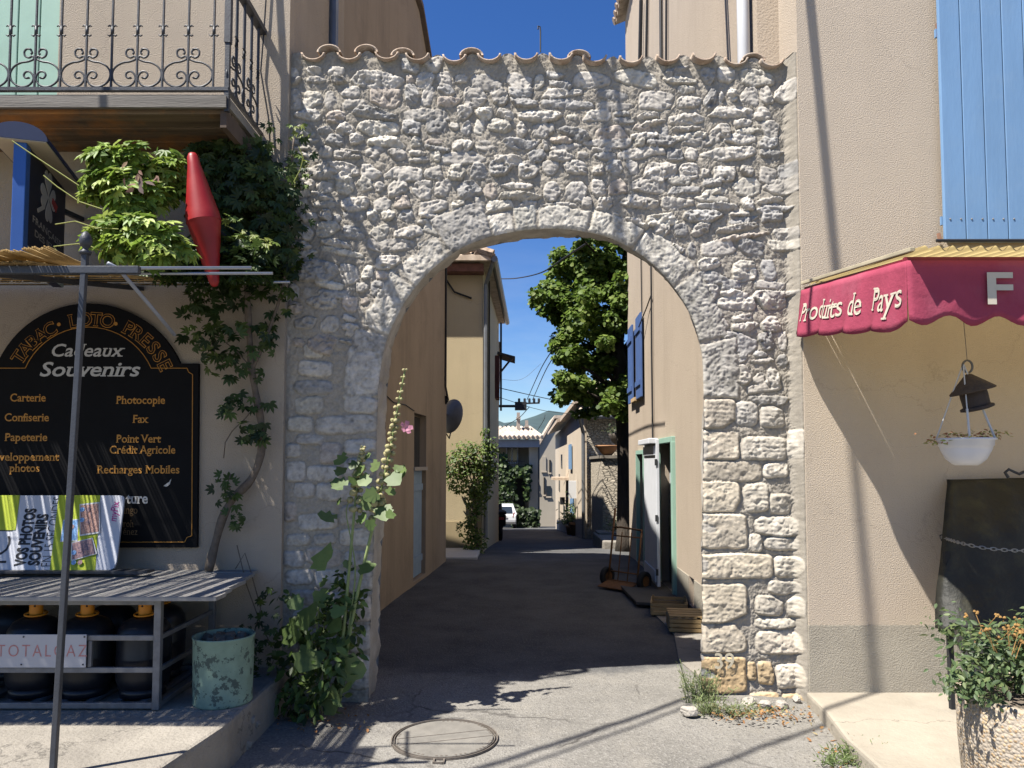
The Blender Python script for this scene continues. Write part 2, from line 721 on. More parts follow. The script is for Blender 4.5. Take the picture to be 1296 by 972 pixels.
def leaf_arrays(P, N, size, kind='ovate', seed=0, droop=0.3, cols=None, jit=0.35):
    """leaves at points P facing roughly N; returns verts, faces, tints"""
    r = np.random.default_rng(seed)
    T, Fc = leaf_template(kind)
    n = len(P)
    P = np.asarray(P, float)
    N = np.asarray(N, float) + r.normal(0, jit, (n, 3))
    N /= np.linalg.norm(N, axis=1)[:, None] + 1e-9
    D = r.normal(0, 1, (n, 3))
    D[:, 2] -= droop * 2
    D -= N * (D * N).sum(1)[:, None]
    D /= np.linalg.norm(D, axis=1)[:, None] + 1e-9
    X = np.cross(D, N)
    s = (np.asarray(size) * r.uniform(0.65, 1.25, n))[:, None, None]
    V = P[:, None, :] + s * (T[None, :, 0:1] * X[:, None, :] + T[None, :, 1:2] * D[:, None, :] + T[None, :, 2:3] * N[:, None, :])
    m = len(T)
    FF = (Fc[None] + (np.arange(n) * m)[:, None, None]).reshape(-1, 4)
    if cols is None:
        cols = [(0.05, 0.09, 0.02)]
    cols = np.array(cols)
    ci = r.integers(0, len(cols), n)
    cc = cols[ci] * r.uniform(0.75, 1.25, (n, 1))
    tint = np.repeat(cc, m, axis=0)
    return V.reshape(-1, 3), FF, tint


def join_arrays(L):
    vs, fs, ts = [], [], []
    b = 0
    for v, f, t in L:
        vs.append(v)
        fs.append(f + b)
        ts.append(t)
        b += len(v)
    return np.vstack(vs), np.vstack(fs), np.vstack(ts)


LEAF = mat('leaf', (1, 1, 1), rough=0.5, var=0.12, scale=30, attr='tint', trans=0.35, spec=0.35)
TREELEAF = mat('tree_leaf', (1, 1, 1), rough=0.55, var=0.15, scale=30, attr='tint', trans=0.5, spec=0.3)
LEAF_DRY = mat('leaf_dry', (1, 1, 1), rough=0.8, var=0.15, scale=30, attr='tint', trans=0.2, spec=0.2)
# ------------------------------------------------------------------ ground
def ground():
    xs = np.unique(np.concatenate([np.linspace(-300, -12, 14), np.linspace(-12, -2.5, 20), np.linspace(-2.5, 3.2, 140), np.linspace(3.2, 14, 24), np.linspace(14, 300, 14)]))
    ys = np.unique(np.concatenate([np.linspace(-40, 2.0, 16), np.linspace(2.0, 9.0, 190), np.linspace(9, 16, 60), np.linspace(16, 90, 75), np.linspace(90, 900, 14)]))
    X, Y = np.meshgrid(xs, ys, indexing='ij')
    Z = np.vectorize(gz)(Y)
    near = np.clip((12 - np.abs(Y - 6)) / 6, 0, 1) * np.clip((6 - np.abs(X)) / 3, 0, 1)
    Z = Z + near * (0.020 * fbm(X, Y, 0.9, 3, 3) + 0.007 * fbm(X, Y, 7.0, 9, 3))
    # bank of grit gathered along the right pier and wall
    Z = Z + near * 0.05 * np.exp(-((X - 1.55) / 0.45) ** 2) * np.exp(-((Y - 5.15) / 0.25) ** 2)
    i, j = len(xs), len(ys)
    v = np.stack([X, Y, Z], -1).reshape(-1, 3)
    a = np.arange(i * j).reshape(i, j)
    f = np.stack([a[:-1, :-1], a[1:, :-1], a[1:, 1:], a[:-1, 1:]], -1).reshape(-1, 4)
    m = bpy.data.materials.new('worn_asphalt')
    m.use_nodes = True
    n, l = m.node_tree.nodes, m.node_tree.links
    p = n['Principled BSDF']
    p.inputs['Roughness'].default_value = 0.92
    p.inputs['Specular IOR Level'].default_value = 0.25
    t = n.new('ShaderNodeTexCoord')

    def noise(sc, det=5, ro=0.6):
        q = n.new('ShaderNodeTexNoise')
        q.inputs['Scale'].default_value = sc
        q.inputs['Detail'].default_value = det
        q.inputs['Roughness'].default_value = ro
        l.new(t.outputs['Object'], q.inputs['Vector'])
        return q.outputs['Fac']

    def rng_(x, a_, b_, hi=1.0):
        q = n.new('ShaderNodeMapRange')
        q.inputs['From Min'].default_value = a_
        q.inputs['From Max'].default_value = b_
        q.inputs['To Max'].default_value = hi
        l.new(x, q.inputs['Value'])
        return q.outputs['Result']

    def mixc(fac, A, B):
        q = n.new('ShaderNodeMix')
        q.data_type = 'RGBA'
        l.new(fac, q.inputs['Factor'])
        for k_, val in (('A', A), ('B', B)):
            if isinstance(val, tuple):
                q.inputs[k_].default_value = val + (1,)
            else:
                l.new(val, q.inputs[k_])
        return q.outputs['Result']
    base = mixc(rng_(noise(0.9), 0.35, 0.65), (0.150, 0.141, 0.125), (0.216, 0.203, 0.180))
    base = mixc(rng_(noise(3.4, 7), 0.52, 0.74, 0.55), base, (0.25, 0.23, 0.195))
    base = mixc(rng_(noise(2.1, 8), 0.58, 0.70, 0.5), base, (0.09, 0.085, 0.08))
    v2 = n.new('ShaderNodeTexVoronoi')
    v2.inputs['Scale'].default_value = 85
    l.new(t.outputs['Object'], v2.inputs['Vector'])
    sp = n.new('ShaderNodeSeparateColor')
    l.new(v2.outputs['Color'], sp.inputs['Color'])
    base = mixc(rng_(sp.outputs['Red'], 0.74, 0.84, 0.5), base, (0.27, 0.255, 0.23))
    base = mixc(rng_(sp.outputs['Green'], 0.82, 0.90, 0.4), base, (0.075, 0.07, 0.066))
    # hairline cracks
    vc = n.new('ShaderNodeTexVoronoi')
    vc.feature = 'DISTANCE_TO_EDGE'
    vc.inputs['Scale'].default_value = 0.75
    wv = n.new('ShaderNodeVectorMath')
    wn_ = n.new('ShaderNodeTexNoise')
    wn_.inputs['Scale'].default_value = 2.2
    wn_.inputs['Detail'].default_value = 5
    l.new(t.outputs['Object'], wn_.inputs['Vector'])
    l.new(wn_.outputs['Color'], wv.inputs[0])
    wv.operation = 'MULTIPLY_ADD'
    wv.inputs[1].default_value = (0.5, 0.5, 0)
    l.new(t.outputs['Object'], wv.inputs[2])
    l.new(wv.outputs[0], vc.inputs['Vector'])
    crack = rng_(vc.outputs['Distance'], 0.009, 0.0)
    cm = n.new('ShaderNodeMath')
    cm.operation = 'MULTIPLY'
    l.new(crack, cm.inputs[0])
    l.new(rng_(noise(1.3), 0.45, 0.6), cm.inputs[1])
    base = mixc(cm.outputs[0], base, (0.06, 0.055, 0.05))
    sx_ = n.new('ShaderNodeSeparateXYZ')
    l.new(t.outputs['Object'], sx_.inputs['Vector'])
    ad = n.new('ShaderNodeMath')
    ad.operation = 'MULTIPLY_ADD'
    ad.inputs[1].default_value = 1.6
    l.new(noise(1.1, 6), ad.inputs[0])
    l.new(sx_.outputs['Y'], ad.inputs[2])
    lane = rng_(ad.outputs[0], 6.55, 6.85)
    bit = mixc(rng_(noise(1.7, 6), 0.35, 0.65), (0.066, 0.066, 0.066), (0.108, 0.106, 0.103))
    bit = mixc(rng_(sp.outputs['Red'], 0.80, 0.9, 0.4), bit, (0.17, 0.16, 0.145))
    base = mixc(lane, base, bit)
    l.new(base, p.inputs['Base Color'])
    b = n.new('ShaderNodeBump')
    b.inputs['Strength'].default_value = 0.6
    b.inputs['Distance'].default_value = 0.008
    l.new(v2.outputs['Distance'], b.inputs['Height'])
    b2 = n.new('ShaderNodeBump')
    b2.inputs['Strength'].default_value = 0.5
    b2.inputs['Distance'].default_value = 0.012
    l.new(noise(28, 5), b2.inputs['Height'])
    l.new(b.outputs['Normal'], b2.inputs['Normal'])
    l.new(b2.outputs['Normal'], p.inputs['Normal'])
    o = np_mesh('street', v, f, m, smooth=True)
    struct(o)


ground()

hm = mat('hazy_wooded_hill', (0.045, 0.075, 0.075), 0.95, 0.3, 0.03)  # bluish tone puts the distance haze into the hill colour


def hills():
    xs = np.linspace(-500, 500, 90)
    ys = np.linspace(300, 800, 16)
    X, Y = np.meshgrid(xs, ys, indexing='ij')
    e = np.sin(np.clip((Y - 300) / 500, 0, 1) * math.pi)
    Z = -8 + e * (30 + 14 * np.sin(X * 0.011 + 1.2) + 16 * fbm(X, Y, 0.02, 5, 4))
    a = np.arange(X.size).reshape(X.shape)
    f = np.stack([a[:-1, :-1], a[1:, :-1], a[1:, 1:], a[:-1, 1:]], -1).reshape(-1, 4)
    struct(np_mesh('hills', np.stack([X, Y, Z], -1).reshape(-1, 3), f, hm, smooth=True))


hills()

# ------------------------------------------------------------------ the rubble wall with the archway
AY = 5.20           # face of the wall
AB = 5.57           # its back
ARCH_PX = [(466, 905), (467, 870), (468, 820), (470, 760), (473, 700), (475, 640), (476, 580), (477, 530), (478, 492), (482, 462), (489, 432),
           (500, 405), (517, 375), (540, 347), (568, 324), (600, 307), (640, 295), (686, 290), (730, 292), (770, 301), (806, 319),
           (838, 346), (862, 377), (878, 408), (887, 440), (890, 475), (890, 520), (889, 580), (889, 640), (888, 720), (888, 800), (887, 860), (886, 905)]


def catmull(P, k):
    P = np.asarray(P, float)
    Q = np.vstack([2 * P[0] - P[1], P, 2 * P[-1] - P[-2]])
    out = []
    for i in range(1, len(Q) - 2):
        for t in np.linspace(0, 1, k, endpoint=False):
            a, b, c, d = Q[i - 1], Q[i], Q[i + 1], Q[i + 2]
            out.append(0.5 * (2 * b + (c - a) * t + (2 * a - 5 * b + 4 * c - d) * t * t + (3 * b - a - 3 * c + d) * t ** 3))
    out.append(P[-1])
    return np.array(out)


_w = [at(x, y, AY) for x, y in ARCH_PX]
ARCH = catmull([(p.x, p.z) for p in _w], 8)
ARCH[:, 0] += 0.006 * fbm(ARCH[:, 1] * 3 + ARCH[:, 0] * 2, ARCH[:, 0], 2.0, 77, 3)
WX0, WX1 = -1.60, 2.03
PERIOD = 0.2535
PEAK0 = at(421, 60, AY).x


def tile_wave(x):
    return np.cos(2 * np.pi * (x - PEAK0) / PERIOD)


def ztop(x):
    return 4.575 - 0.012 * (x - WX0) + 0.040 * tile_wave(x) + 0.010 * np.sin(x * 5.1 + 1)


def make_wall():
    cell = 0.0068
    nx = int((WX1 - WX0) / cell)
    nzv = int(4.72 / cell)
    xs = np.linspace(WX0, WX1, nx)
    tt = np.linspace(0, 1, nzv)
    X = np.repeat(xs[:, None], nzv, 1)
    ZT = ztop(X)
    Z = -0.12 + tt[None, :] * (ZT + 0.12)
    # distance to the arch opening, and whether inside
    A, B = ARCH[:-1], ARCH[1:]
    ins = np.zeros(X.shape, bool)
    poly = np.vstack([ARCH, [[ARCH[-1, 0], -1], [ARCH[0, 0], -1]]])
    for (x1, z1), (x2, z2) in zip(poly, np.roll(poly, -1, 0)):
        if abs(z1 - z2) < 1e-9:
            continue
        c = ((Z >= min(z1, z2)) & (Z < max(z1, z2)))
        xi = x1 + (Z - z1) * (x2 - x1) / (z2 - z1)
        ins ^= c & (X < xi)
    D = np.full(X.shape, 9.0)
    NX = X.copy()
    NZ = Z.copy()
    for (x1, z1), (x2, z2) in zip(A, B):
        lo_x, hi_x, lo_z, hi_z = min(x1, x2) - .7, max(x1, x2) + .7, min(z1, z2) - .7, max(z1, z2) + .7
        i0, i1 = np.searchsorted(xs, (lo_x, hi_x))
        if i0 >= i1:
            continue
        xx, zz = X[i0:i1], Z[i0:i1]
        dx, dz = x2 - x1, z2 - z1
        t = np.clip(((xx - x1) * dx + (zz - z1) * dz) / (dx * dx + dz * dz), 0, 1)
        px, pz = x1 + t * dx, z1 + t * dz
        d = np.hypot(xx - px, zz - pz)
        k = d < D[i0:i1]
        D[i0:i1][k] = d[k]
        NX[i0:i1][k] = px[k]
        NZ[i0:i1][k] = pz[k]
    # mortar bed
    H = 0.010 * fbm(X, Z, 5, 21, 3) + 0.008 * fbm(X, Z, 30, 22, 4) + 0.002 * np.random.default_rng(3).normal(0, 1, X.shape)
    H0 = H.copy()
    mort = np.array([0.405, 0.362, 0.298])
    COL = np.ones(X.shape + (3,)) * mort * (1 + 0.10 * fbm(X, Z, 3, 31, 3) + 0.22 * fbm(X, Z, 60, 32, 2))[..., None]
    rn1 = fbm(X, Z, 14, 41, 4)
    rn2 = fbm(X, Z, 48, 45, 3)
    rid = 0.5 - np.abs(fbm(X, Z, 11, 49, 3))
    pit = np.clip(fbm(X, Z, 34, 53, 2) - 0.16, 0, 1)
    def chips(size, seed):
        rr = np.random.default_rng(seed)
        jx, jz = rr.random((128, 128)), rr.random((128, 128))
        ga, gb, gc = rr.normal(0, 1, (128, 128)), rr.normal(0, 1, (128, 128)), rr.normal(0, 1, (128, 128))
        fx, fz = (X + .010 * fbm(X, Z, 30, seed + 3, 2)) / size + 200, (Z + .010 * fbm(X, Z, 30, seed + 5, 2)) / (size * .8) + 200
        ix, iz = np.floor(fx).astype(int), np.floor(fz).astype(int)
        best = np.full(X.shape, 9.0)
        out = np.zeros(X.shape)
        for di in (-1, 0, 1):
            for dj in (-1, 0, 1):
                a_, b_ = (ix + di) % 128, (iz + dj) % 128
                ex, ez = fx - (ix + di + jx[a_, b_]), fz - (iz + dj + jz[a_, b_])
                dd_ = ex * ex + ez * ez
                k_ = dd_ < best
                best = np.where(k_, dd_, best)
                out = np.where(k_, ga[a_, b_] * ex + gb[a_, b_] * ez + .35 * gc[a_, b_], out)
        return np.clip(out, -1.2, 1.2)
    ch1, ch2 = chips(.055, 201), chips(.024, 211)
    bed = Z * 1.0 + .05 * X + .010 * fbm(X, Z, 6, 221, 2)
    bed = np.abs(((bed / .031) % 1) - .5) * 2 + .6 * fbm(X, Z, 20, 225, 2)
    wx = 0.016 * fbm(X, Z, 7, 61, 3)
    wz = 0.014 * fbm(X, Z, 8, 65, 3)
    r = np.random.default_rng(5)

    def stone(cx, cz, hw, hh, rot, h0, col, pw=4.0, rough=1.0, edge=0.16, facets=4, mask=None, warp=1.0, tilt=0.0):
        ext = 1.35
        i0, i1 = np.searchsorted(xs, (cx - (hw + hh * .3) * ext - .02, cx + (hw + hh * .3) * ext + .02))
        ta = (np.array([cz - (hh + hw * .3) * ext - .02, cz + (hh + hw * .3) * ext + .02]) + 0.12) / 4.68
        j0, j1 = int(max(0, ta[0] * nzv - 2)), int(min(nzv, ta[1] * nzv + 6))
        if i0 >= i1 or j0 >= j1:
            return
        s = (slice(i0, i1), slice(j0, j1))
        xx = X[s] - cx + wx[s] * warp
        zz = Z[s] - cz + wz[s] * warp
        c_, s_ = math.cos(rot), math.sin(rot)
        a = (xx * c_ + zz * s_) / hw
        b = (-xx * s_ + zz * c_) / hh
        # chip the outline with two random corner cuts
        d = 1 - (np.abs(a) ** pw + np.abs(b) ** pw) ** (1 / pw)
        for _ in range(5 if rough > 1 else 2 if rough > 0.75 else 1):
            th = r.uniform(0, 2 * np.pi)
            off = r.uniform(0.70, 1.12) if rough > 1 else r.uniform(.9, 1.2)
            d = np.minimum(d, off - (a * math.cos(th) + b * math.sin(th)))
        d = d + 0.10 * rough * rn1[s]
        if mask is not None:
            d = np.minimum(d, mask[s])
        e = np.clip(d / edge, 0, 1)
        e = e * (2 - e)
        hf = np.ones_like(a) * r.uniform(0.85, 1.1)
        for _ in range(facets):
            th = r.uniform(0, 2 * np.pi)
            sl = r.uniform(0.3, 1.1)
            hf = np.minimum(hf, r.uniform(0.75, 1.25) - sl * (a * math.cos(th) + b * math.sin(th)))
        hf = np.clip(hf + tilt * -b, 0.12, 1.3)
        q_ = rough * min(1, h0 / .025)
        bd = r.random() < .45
        h = e * (h0 * hf + 0.005) + e * (q_ * (0.003 * rn1[s] + 0.0075 * ch1[s] + 0.0048 * ch2[s] + 0.006 * (rid[s] - .3) + (0.006 * bed[s] if bd else 0)) + 0.004 * rough * rn2[s] - 0.022 * rough * pit[s])
        k = d > 0
        hs = H[s]
        new = np.where(k, np.maximum(hs * (1 - e), 0) * 0 + H0[s] * (1 - e) + h, hs)
        H[s] = np.where(k, np.maximum(new, hs - 0.004), hs)
        al = np.clip(d / 0.04, 0, 1)[..., None]
        cc = np.array(col)[None, None, :] * (1 + 0.26 * rn1[s] + 0.30 * rn2[s] - 0.7 * pit[s] + 0.05 * ch2[s])[..., None]
        gr = np.clip(-d / .10, 0, 1)
        H[s] -= np.where(d < 0, 0.007 * np.clip(1 - np.abs(-d - .05) / .06, 0, 1), 0)
        H0[s] = np.where(d < 0, H[s], H0[s])
        COL[s] = COL[s] * (1 - al) + cc * al

    def stone_col(x, z):
        q = r.random()
        base = np.array([0.565, 0.52, 0.455])
        if q < 0.07:
            base = np.array([0.52, 0.45, 0.38])
        elif q < 0.30:
            base = np.array([0.42, 0.40, 0.37])
        elif q < 0.45:
            base = np.array([0.63, 0.58, 0.49])
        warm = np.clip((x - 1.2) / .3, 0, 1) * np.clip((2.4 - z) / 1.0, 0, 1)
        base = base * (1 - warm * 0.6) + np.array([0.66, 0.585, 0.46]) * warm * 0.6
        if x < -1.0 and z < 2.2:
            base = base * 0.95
        return base * r.uniform(0.82, 1.12)
    # ring of voussoirs: mask value from the arch distance
    ang = np.degrees(np.arctan2(Z - at(686, 493, AY).z, X - at(686, 493, AY).x))
    ang = np.where(ang < -90, ang + 360, ang)
    ringw = np.zeros(X.shape)
    # (from, to, depth, protrusion, grey)
    VO = [(183, 161, .245, .020, (.44, .43, .41)), (161, 141, .205, .022, (.50, .485, .45)), (141, 124, .175, .018, (.55, .53, .49)), (124, 107.5, .29, .026, (.42, .41, .395)),
          (107.5, 99.5, .15, .016, (.58, .56, .52)), (99.5, 91.5, .175, .016, (.52, .51, .47)), (91.5, 74, .165, .022, (.49, .475, .44)), (74, 57, .165, .022, (.50, .485, .445)),
          (57, 38, .20, .024, (.52, .505, .465)), (38, 16, .205, .022, (.47, .46, .43)), (16, -3, .255, .022, (.44, .43, .405))]
    vm = np.full(X.shape, -1.0)
    outside = ~ins
    for (a0, a1, dep, pr, col) in VO:
        mid, half = (a0 + a1) / 2, (a0 - a1) / 2
        rad = 1.28
        da = (half - np.abs(ang - mid)) * math.pi / 180 * rad - 0.008
        dd = np.minimum(da, dep - D + 0.02 * rn1) + 0.012 * rn1
        e = np.clip(dd / 0.022, 0, 1)
        e = e * (2 - e)
        k = (dd > 0) & outside & (Z > 1.9)
        flat = pr * .6 + 0.004 * rn1 + 0.0045 * rn2 - 0.012 * pit + 0.0025 * ch2 + 0.002 * ch1 + r.uniform(-.004, .004)
        H[k] = (H0 * (1 - e) + e * flat)[k]
        cc = np.array(col) * np.array([1.14, 1.09, 1.01]) * r.uniform(.92, 1.08)
        c3 = cc[None, None, :] * (0.93 + 0.40 * rn1 + 0.50 * rn2 - 0.6 * pit + .35 * wx / .016 * .3)[..., None]
        al = np.clip(dd / 0.012, 0, 1)[..., None]
        COL[k] = (COL * (1 - al) + c3 * al)[k]
        vm = np.maximum(vm, np.where(k, dd, -1))
    # stones of the piers read off the photograph: pixel boxes
    Q = [(893, 507, 930, 541), (894, 547, 934, 580), (893, 585, 962, 608), (893, 610, 935, 647), (892, 652, 944, 693), (894, 702, 978, 731), (980, 704, 1012, 731),
         (889, 740, 944, 788), (888, 791, 944, 825), (888, 832, 944, 876), (957, 754, 991, 779), (956, 783, 1006, 795), (957, 799, 1012, 827), (959, 837, 980, 866),
         (982, 840, 1014, 870), (966, 586, 997, 604), (941, 611, 973, 648), (973, 625, 1003, 650), (957, 654, 1007, 678), (948, 676, 964, 698), (968, 680, 1007, 696),
         (973, 735, 1010, 752), (930, 509, 958, 539), (962, 514, 992, 541), (939, 553, 996, 583), (995, 545, 1013, 580), (893, 470, 0, 0),
         (949, 876, 985, 893), (988, 878, 1012, 893), (946, 838, 957, 860), (996, 755, 1013, 780),
         # left pier: flat pale stones well apart in their mortar
         (446, 446, 478, 498), (436, 503, 476, 522), (378, 457, 420, 476), (372, 482, 420, 500), (384, 436, 408, 452), (374, 503, 408, 524), (364, 528, 396, 546), (400, 526, 474, 548),
         (376, 551, 410, 562), (360, 562, 380, 578), (404, 560, 432, 586), (436, 556, 474, 574), (362, 584, 386, 610), (390, 590, 430, 608), (436, 580, 472, 604), (372, 612, 398, 630),
         (402, 612, 470, 634), (360, 636, 374, 660), (378, 650, 426, 670), (430, 640, 472, 664), (364, 676, 392, 690), (398, 676, 424, 688), (430, 670, 470, 690), (358, 698, 384, 718),
         (388, 694, 430, 716), (436, 698, 470, 716), (362, 722, 396, 740), (400, 722, 432, 744), (436, 722, 470, 748), (366, 748, 404, 764), (408, 750, 440, 770), (444, 754, 469, 786),
         (372, 772, 402, 790), (404, 776, 436, 800), (440, 792, 468, 826), (376, 796, 410, 816), (440, 830, 468, 872), (398, 804, 434, 830), (372, 824, 410, 850), (412, 836, 438, 866)]
    occ = []
    ring_mask = np.where(vm > -0.5, -1.0, np.where(Z > 2.05, (D - 0.17) * 4, 1.0))
    openm = np.where(ins, -1.0, 1.0)
    occ_grid = np.zeros(X.shape, bool)
    for (x0, y0, x1, y1) in Q:
        if x1 == 0:
            continue
        p = at(x0, y0, AY)
        q = at(x1, y1, AY)
        cx, cz = (p.x + q.x) / 2, (p.z + q.z) / 2
        hw, hh = (q.x - p.x) / 2, (p.z - q.z) / 2
        left = x0 < 500
        dressed = (x0 < 900 and x0 > 880)
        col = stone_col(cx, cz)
        if y0 > 828 and not left:
            col = np.array([0.60, 0.45, 0.27])
        if x0 == 982:
            col = np.array([0.68, 0.60, 0.48])
        if dressed:
            stone(cx - 0.035, cz, hw + 0.045, hh + 0.008, r.uniform(-.02, .02), 0.017, col * np.array([1.04, 1.0, .94]), pw=7, rough=0.5, edge=0.10, facets=1, warp=0.4)
        else:
            stone(cx, cz, hw + .004, hh + .004, r.uniform(-.06, .06), 0.014 if left else 0.020, col, pw=4.5, rough=0.6, edge=0.2, facets=3, warp=0.5)
    p = at(1016, 905, AY)
    rz = at(890, 500, AY).z
    lx = at(430, 500, AY).x
    lz = at(450, 440, AY).z
    # random rubble everywhere else, roughly coursed
    z = 0.03
    while z < 4.62:
        rh = r.choice([0.095, 0.125, 0.15, 0.175], p=[.25, .35, .27, .13]) * r.uniform(0.9, 1.1)
        x = WX0 + r.uniform(-.08, .04)
        ph = r.uniform(0, 6.28)
        while x < WX1:
            w = float(np.clip(r.lognormal(math.log(0.170), 0.45), 0.06, 0.40))
            cx = x + w / 2
            x += w
            cz = z + rh / 2 + 0.020 * math.sin(cx * 2.3 + ph) + r.uniform(-.016, .016)
            if cz > 4.515 + 0.02 * float(tile_wave(cx)):
                continue
            if cx > at(890, 500, AY).x - .02 and cz < rz and cx < 2.05:
                continue
            if cx < -0.9 and cz < lz:
                continue
            if cx > WX1 - 0.07:
                continue
            parts = [(cx, cz, w, rh)]
            if w > 0.16 and r.random() < 0.30:
                s = r.uniform(0.4, 0.6)
                parts = [(cx, cz - rh * (1 - s) / 2, w, rh * s), (cx - w * .1, cz + rh * s / 2, w * .8, rh * (1 - s))]
            elif w < 0.12 and r.random() < 0.3:
                parts = [(cx, cz, w, rh * .6)]
            for (a, b, ww, hh) in parts:
                gap = r.uniform(0.002, 0.022)
                h0 = r.uniform(0.008, 0.026) * (1.0 if b > 2.3 else 0.7)
                big = ww * hh
                if big < 0.009:
                    h0 *= 0.75
                if r.random() < 0.18:
                    h0 *= 0.4
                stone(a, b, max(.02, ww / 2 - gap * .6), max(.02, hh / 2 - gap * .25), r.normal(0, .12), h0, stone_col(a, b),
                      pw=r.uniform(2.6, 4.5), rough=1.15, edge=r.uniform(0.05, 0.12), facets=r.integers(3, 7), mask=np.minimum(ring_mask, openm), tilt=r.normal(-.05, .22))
        z += rh * 0.94
    # edge fillets: left and right ends run into mortar
    H *= np.clip((WX1 - X) / 0.05, 0.15, 1) * np.clip((X - WX0) / 0.03, 0.15, 1)
    H += 0.095 * np.clip((X - 1.945) / 0.06, 0, 1) ** 2 * np.clip(1 - D / .001 * 0, 0, 1)
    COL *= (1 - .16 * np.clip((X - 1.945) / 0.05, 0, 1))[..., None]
    # recess the arris of the opening a little so it looks worn
    H -= 0.012 * np.clip(1 - D / 0.02, 0, 1)
    H = np.clip(H, -0.02, 0.11)
    # snap vertices next to the opening onto it
    snap = (D < cell * 0.95)
    Xs = np.where(snap, NX, X)
    Zs = np.where(snap, NZ, Z)
    a = np.arange(X.size).reshape(X.shape)
    keep_v = (~ins) | snap
    kf = keep_v[:-1, :-1] & keep_v[1:, :-1] & keep_v[1:, 1:] & keep_v[:-1, 1:]
    # a face whose corners are all snapped and whose middle is inside must go
    mid_in = (ins[:-1, :-1].astype(int) + ins[1:, :-1] + ins[1:, 1:] + ins[:-1, 1:]) >= 3
    kf &= ~mid_in
    f = np.stack([a[:-1, :-1], a[1:, :-1], a[1:, 1:], a[:-1, 1:]], -1)[kf]
    V = np.stack([Xs, AY - H, Zs], -1).reshape(-1, 3)
    T = np.clip(COL, 0.02, 0.85).reshape(-1, 3)
    used = np.unique(f)
    remap = np.full(len(V), -1)
    remap[used] = np.arange(len(used))
    V, T, f = V[used], T[used], remap[f]

    def hs(x, z):
        i = np.clip(((np.asarray(x) - WX0) / (WX1 - WX0) * (nx - 1)).round().astype(int), 0, nx - 1)
        j = np.clip(((np.asarray(z) + 0.12) / (ztop(np.asarray(x)) + 0.12) * (nzv - 1)).round().astype(int), 0, nzv - 1)
        return H[i, j], COL[i, j]
    # underside and cheeks of the arch
    k = len(ARCH)
    ds = np.concatenate([[0, .006, .02], np.linspace(0.045, AB - AY, 24)])
    tang = np.gradient(ARCH, axis=0)
    tang /= np.linalg.norm(tang, axis=1)[:, None]
    nor = np.stack([-tang[:, 1], tang[:, 0]], 1)   # out of the opening, into the masonry
    hh, cc = hs(ARCH[:, 0], ARCH[:, 1])
    s = np.concatenate([[0], np.cumsum(np.linalg.norm(np.diff(ARCH, axis=0), axis=1))])
    SS, DD = np.meshgrid(s, ds, indexing='ij')
    wob = (0.030 * fbm(SS, DD, 4, 91, 3) + 0.016 * fbm(SS, DD, 20, 95, 3)) * np.clip(DD / .05, 0, 1)
    joint = np.abs(((SS + 0.02 * fbm(SS, DD, 6, 97, 2)) / 0.29) % 1 - 0.5) > 0.46
    wob = np.where(joint, wob + 0.014 * np.clip(DD / .03, 0, 1), wob)
    rt_ = np.clip((ARCH[:, 0] - at(686, 493, AY).x) / .9, 0, 1)[:, None]
    flare = np.clip(DD / (AB - AY), 0, 1) * (0.05 * np.clip((ARCH[:, 1][:, None] - 2.2) / .8, 0, 1) * (1 - rt_) + 0.115 * rt_)
    off = wob + flare
    GX = ARCH[:, 0][:, None] + nor[:, 0][:, None] * off
    GZ = ARCH[:, 1][:, None] + nor[:, 1][:, None] * off
    GY = AY - hh[:, None] * np.clip(1 - DD / .05, 0, 1) + DD
    b0 = len(V)
    G = np.stack([GX, GY, GZ], -1).reshape(-1, 3)
    ia = np.arange(k * len(ds)).reshape(k, len(ds)) + b0
    fg = np.stack([ia[:-1, :-1], ia[:-1, 1:], ia[1:, 1:], ia[1:, :-1]], -1).reshape(-1, 4)
    stonec = np.array([0.47, 0.43, 0.37])
    tg = (stonec * (1 + 0.35 * fbm(SS, DD, 5, 101, 4))[..., None]).reshape(-1, 3)
    V = np.vstack([V, G])
    T = np.vstack([T, np.clip(tg, .05, .8)])
    f = np.vstack([f, fg])
    # back face and ends, plain render
    back = MB()
    kk = [i for i in range(0, k, 4)]
    bp = [Vector((ARCH[i, 0] + nor[i, 0] * (off[i, -1]), AB, ARCH[i, 1] + nor[i, 1] * (off[i, -1]))) for i in kk]
    top = 4.57
    cx = at(686, 493, AY).x
    half = len(bp) // 2
    for i in range(len(bp) - 1):
        a_, b_ = bp[i], bp[i + 1]

        def outp(p):
            if p.z < 2.1:
                return Vector((WX0 if p.x < cx else WX1, AB, p.z))
            t = (p.z - 2.1) / (3.3 - 2.1)
            ang_ = math.atan2(p.z - 2.1, p.x - cx)
            # onto the box outline
            dx, dz = math.cos(ang_), math.sin(ang_)
            tx = ((WX1 if dx > 0 else WX0) - cx) / dx if abs(dx) > 1e-6 else 1e9
            tz = (top - 2.1) / dz if dz > 1e-6 else 1e9
            m_ = min(tx, tz)
            return Vector((cx + dx * m_, AB, 2.1 + dz * m_))
        back.quad(a_, outp(a_), outp(b_), b_)
    vb = np.array(back.v)
    fb = np.array(back.f) + len(V)
    V = np.vstack([V, vb])
    T = np.vstack([T, np.ones((len(vb), 3)) * 0.33])
    f = np.vstack([f, fb])
    # top bed between the faces, and the two end faces
    xt = np.linspace(WX0, WX1, 120)
    ht, _ = hs(xt, ztop(xt))
    bt = len(V)
    v1 = np.stack([xt, AY - ht, ztop(xt)], -1)
    v2 = np.stack([xt, np.full_like(xt, AB), ztop(xt)], -1)
    ii = np.arange(120)
    f2 = np.stack([bt + ii[:-1], bt + ii[1:], bt + 120 + ii[1:], bt + 120 + ii[:-1]], -1)
    V = np.vstack([V, v1, v2])
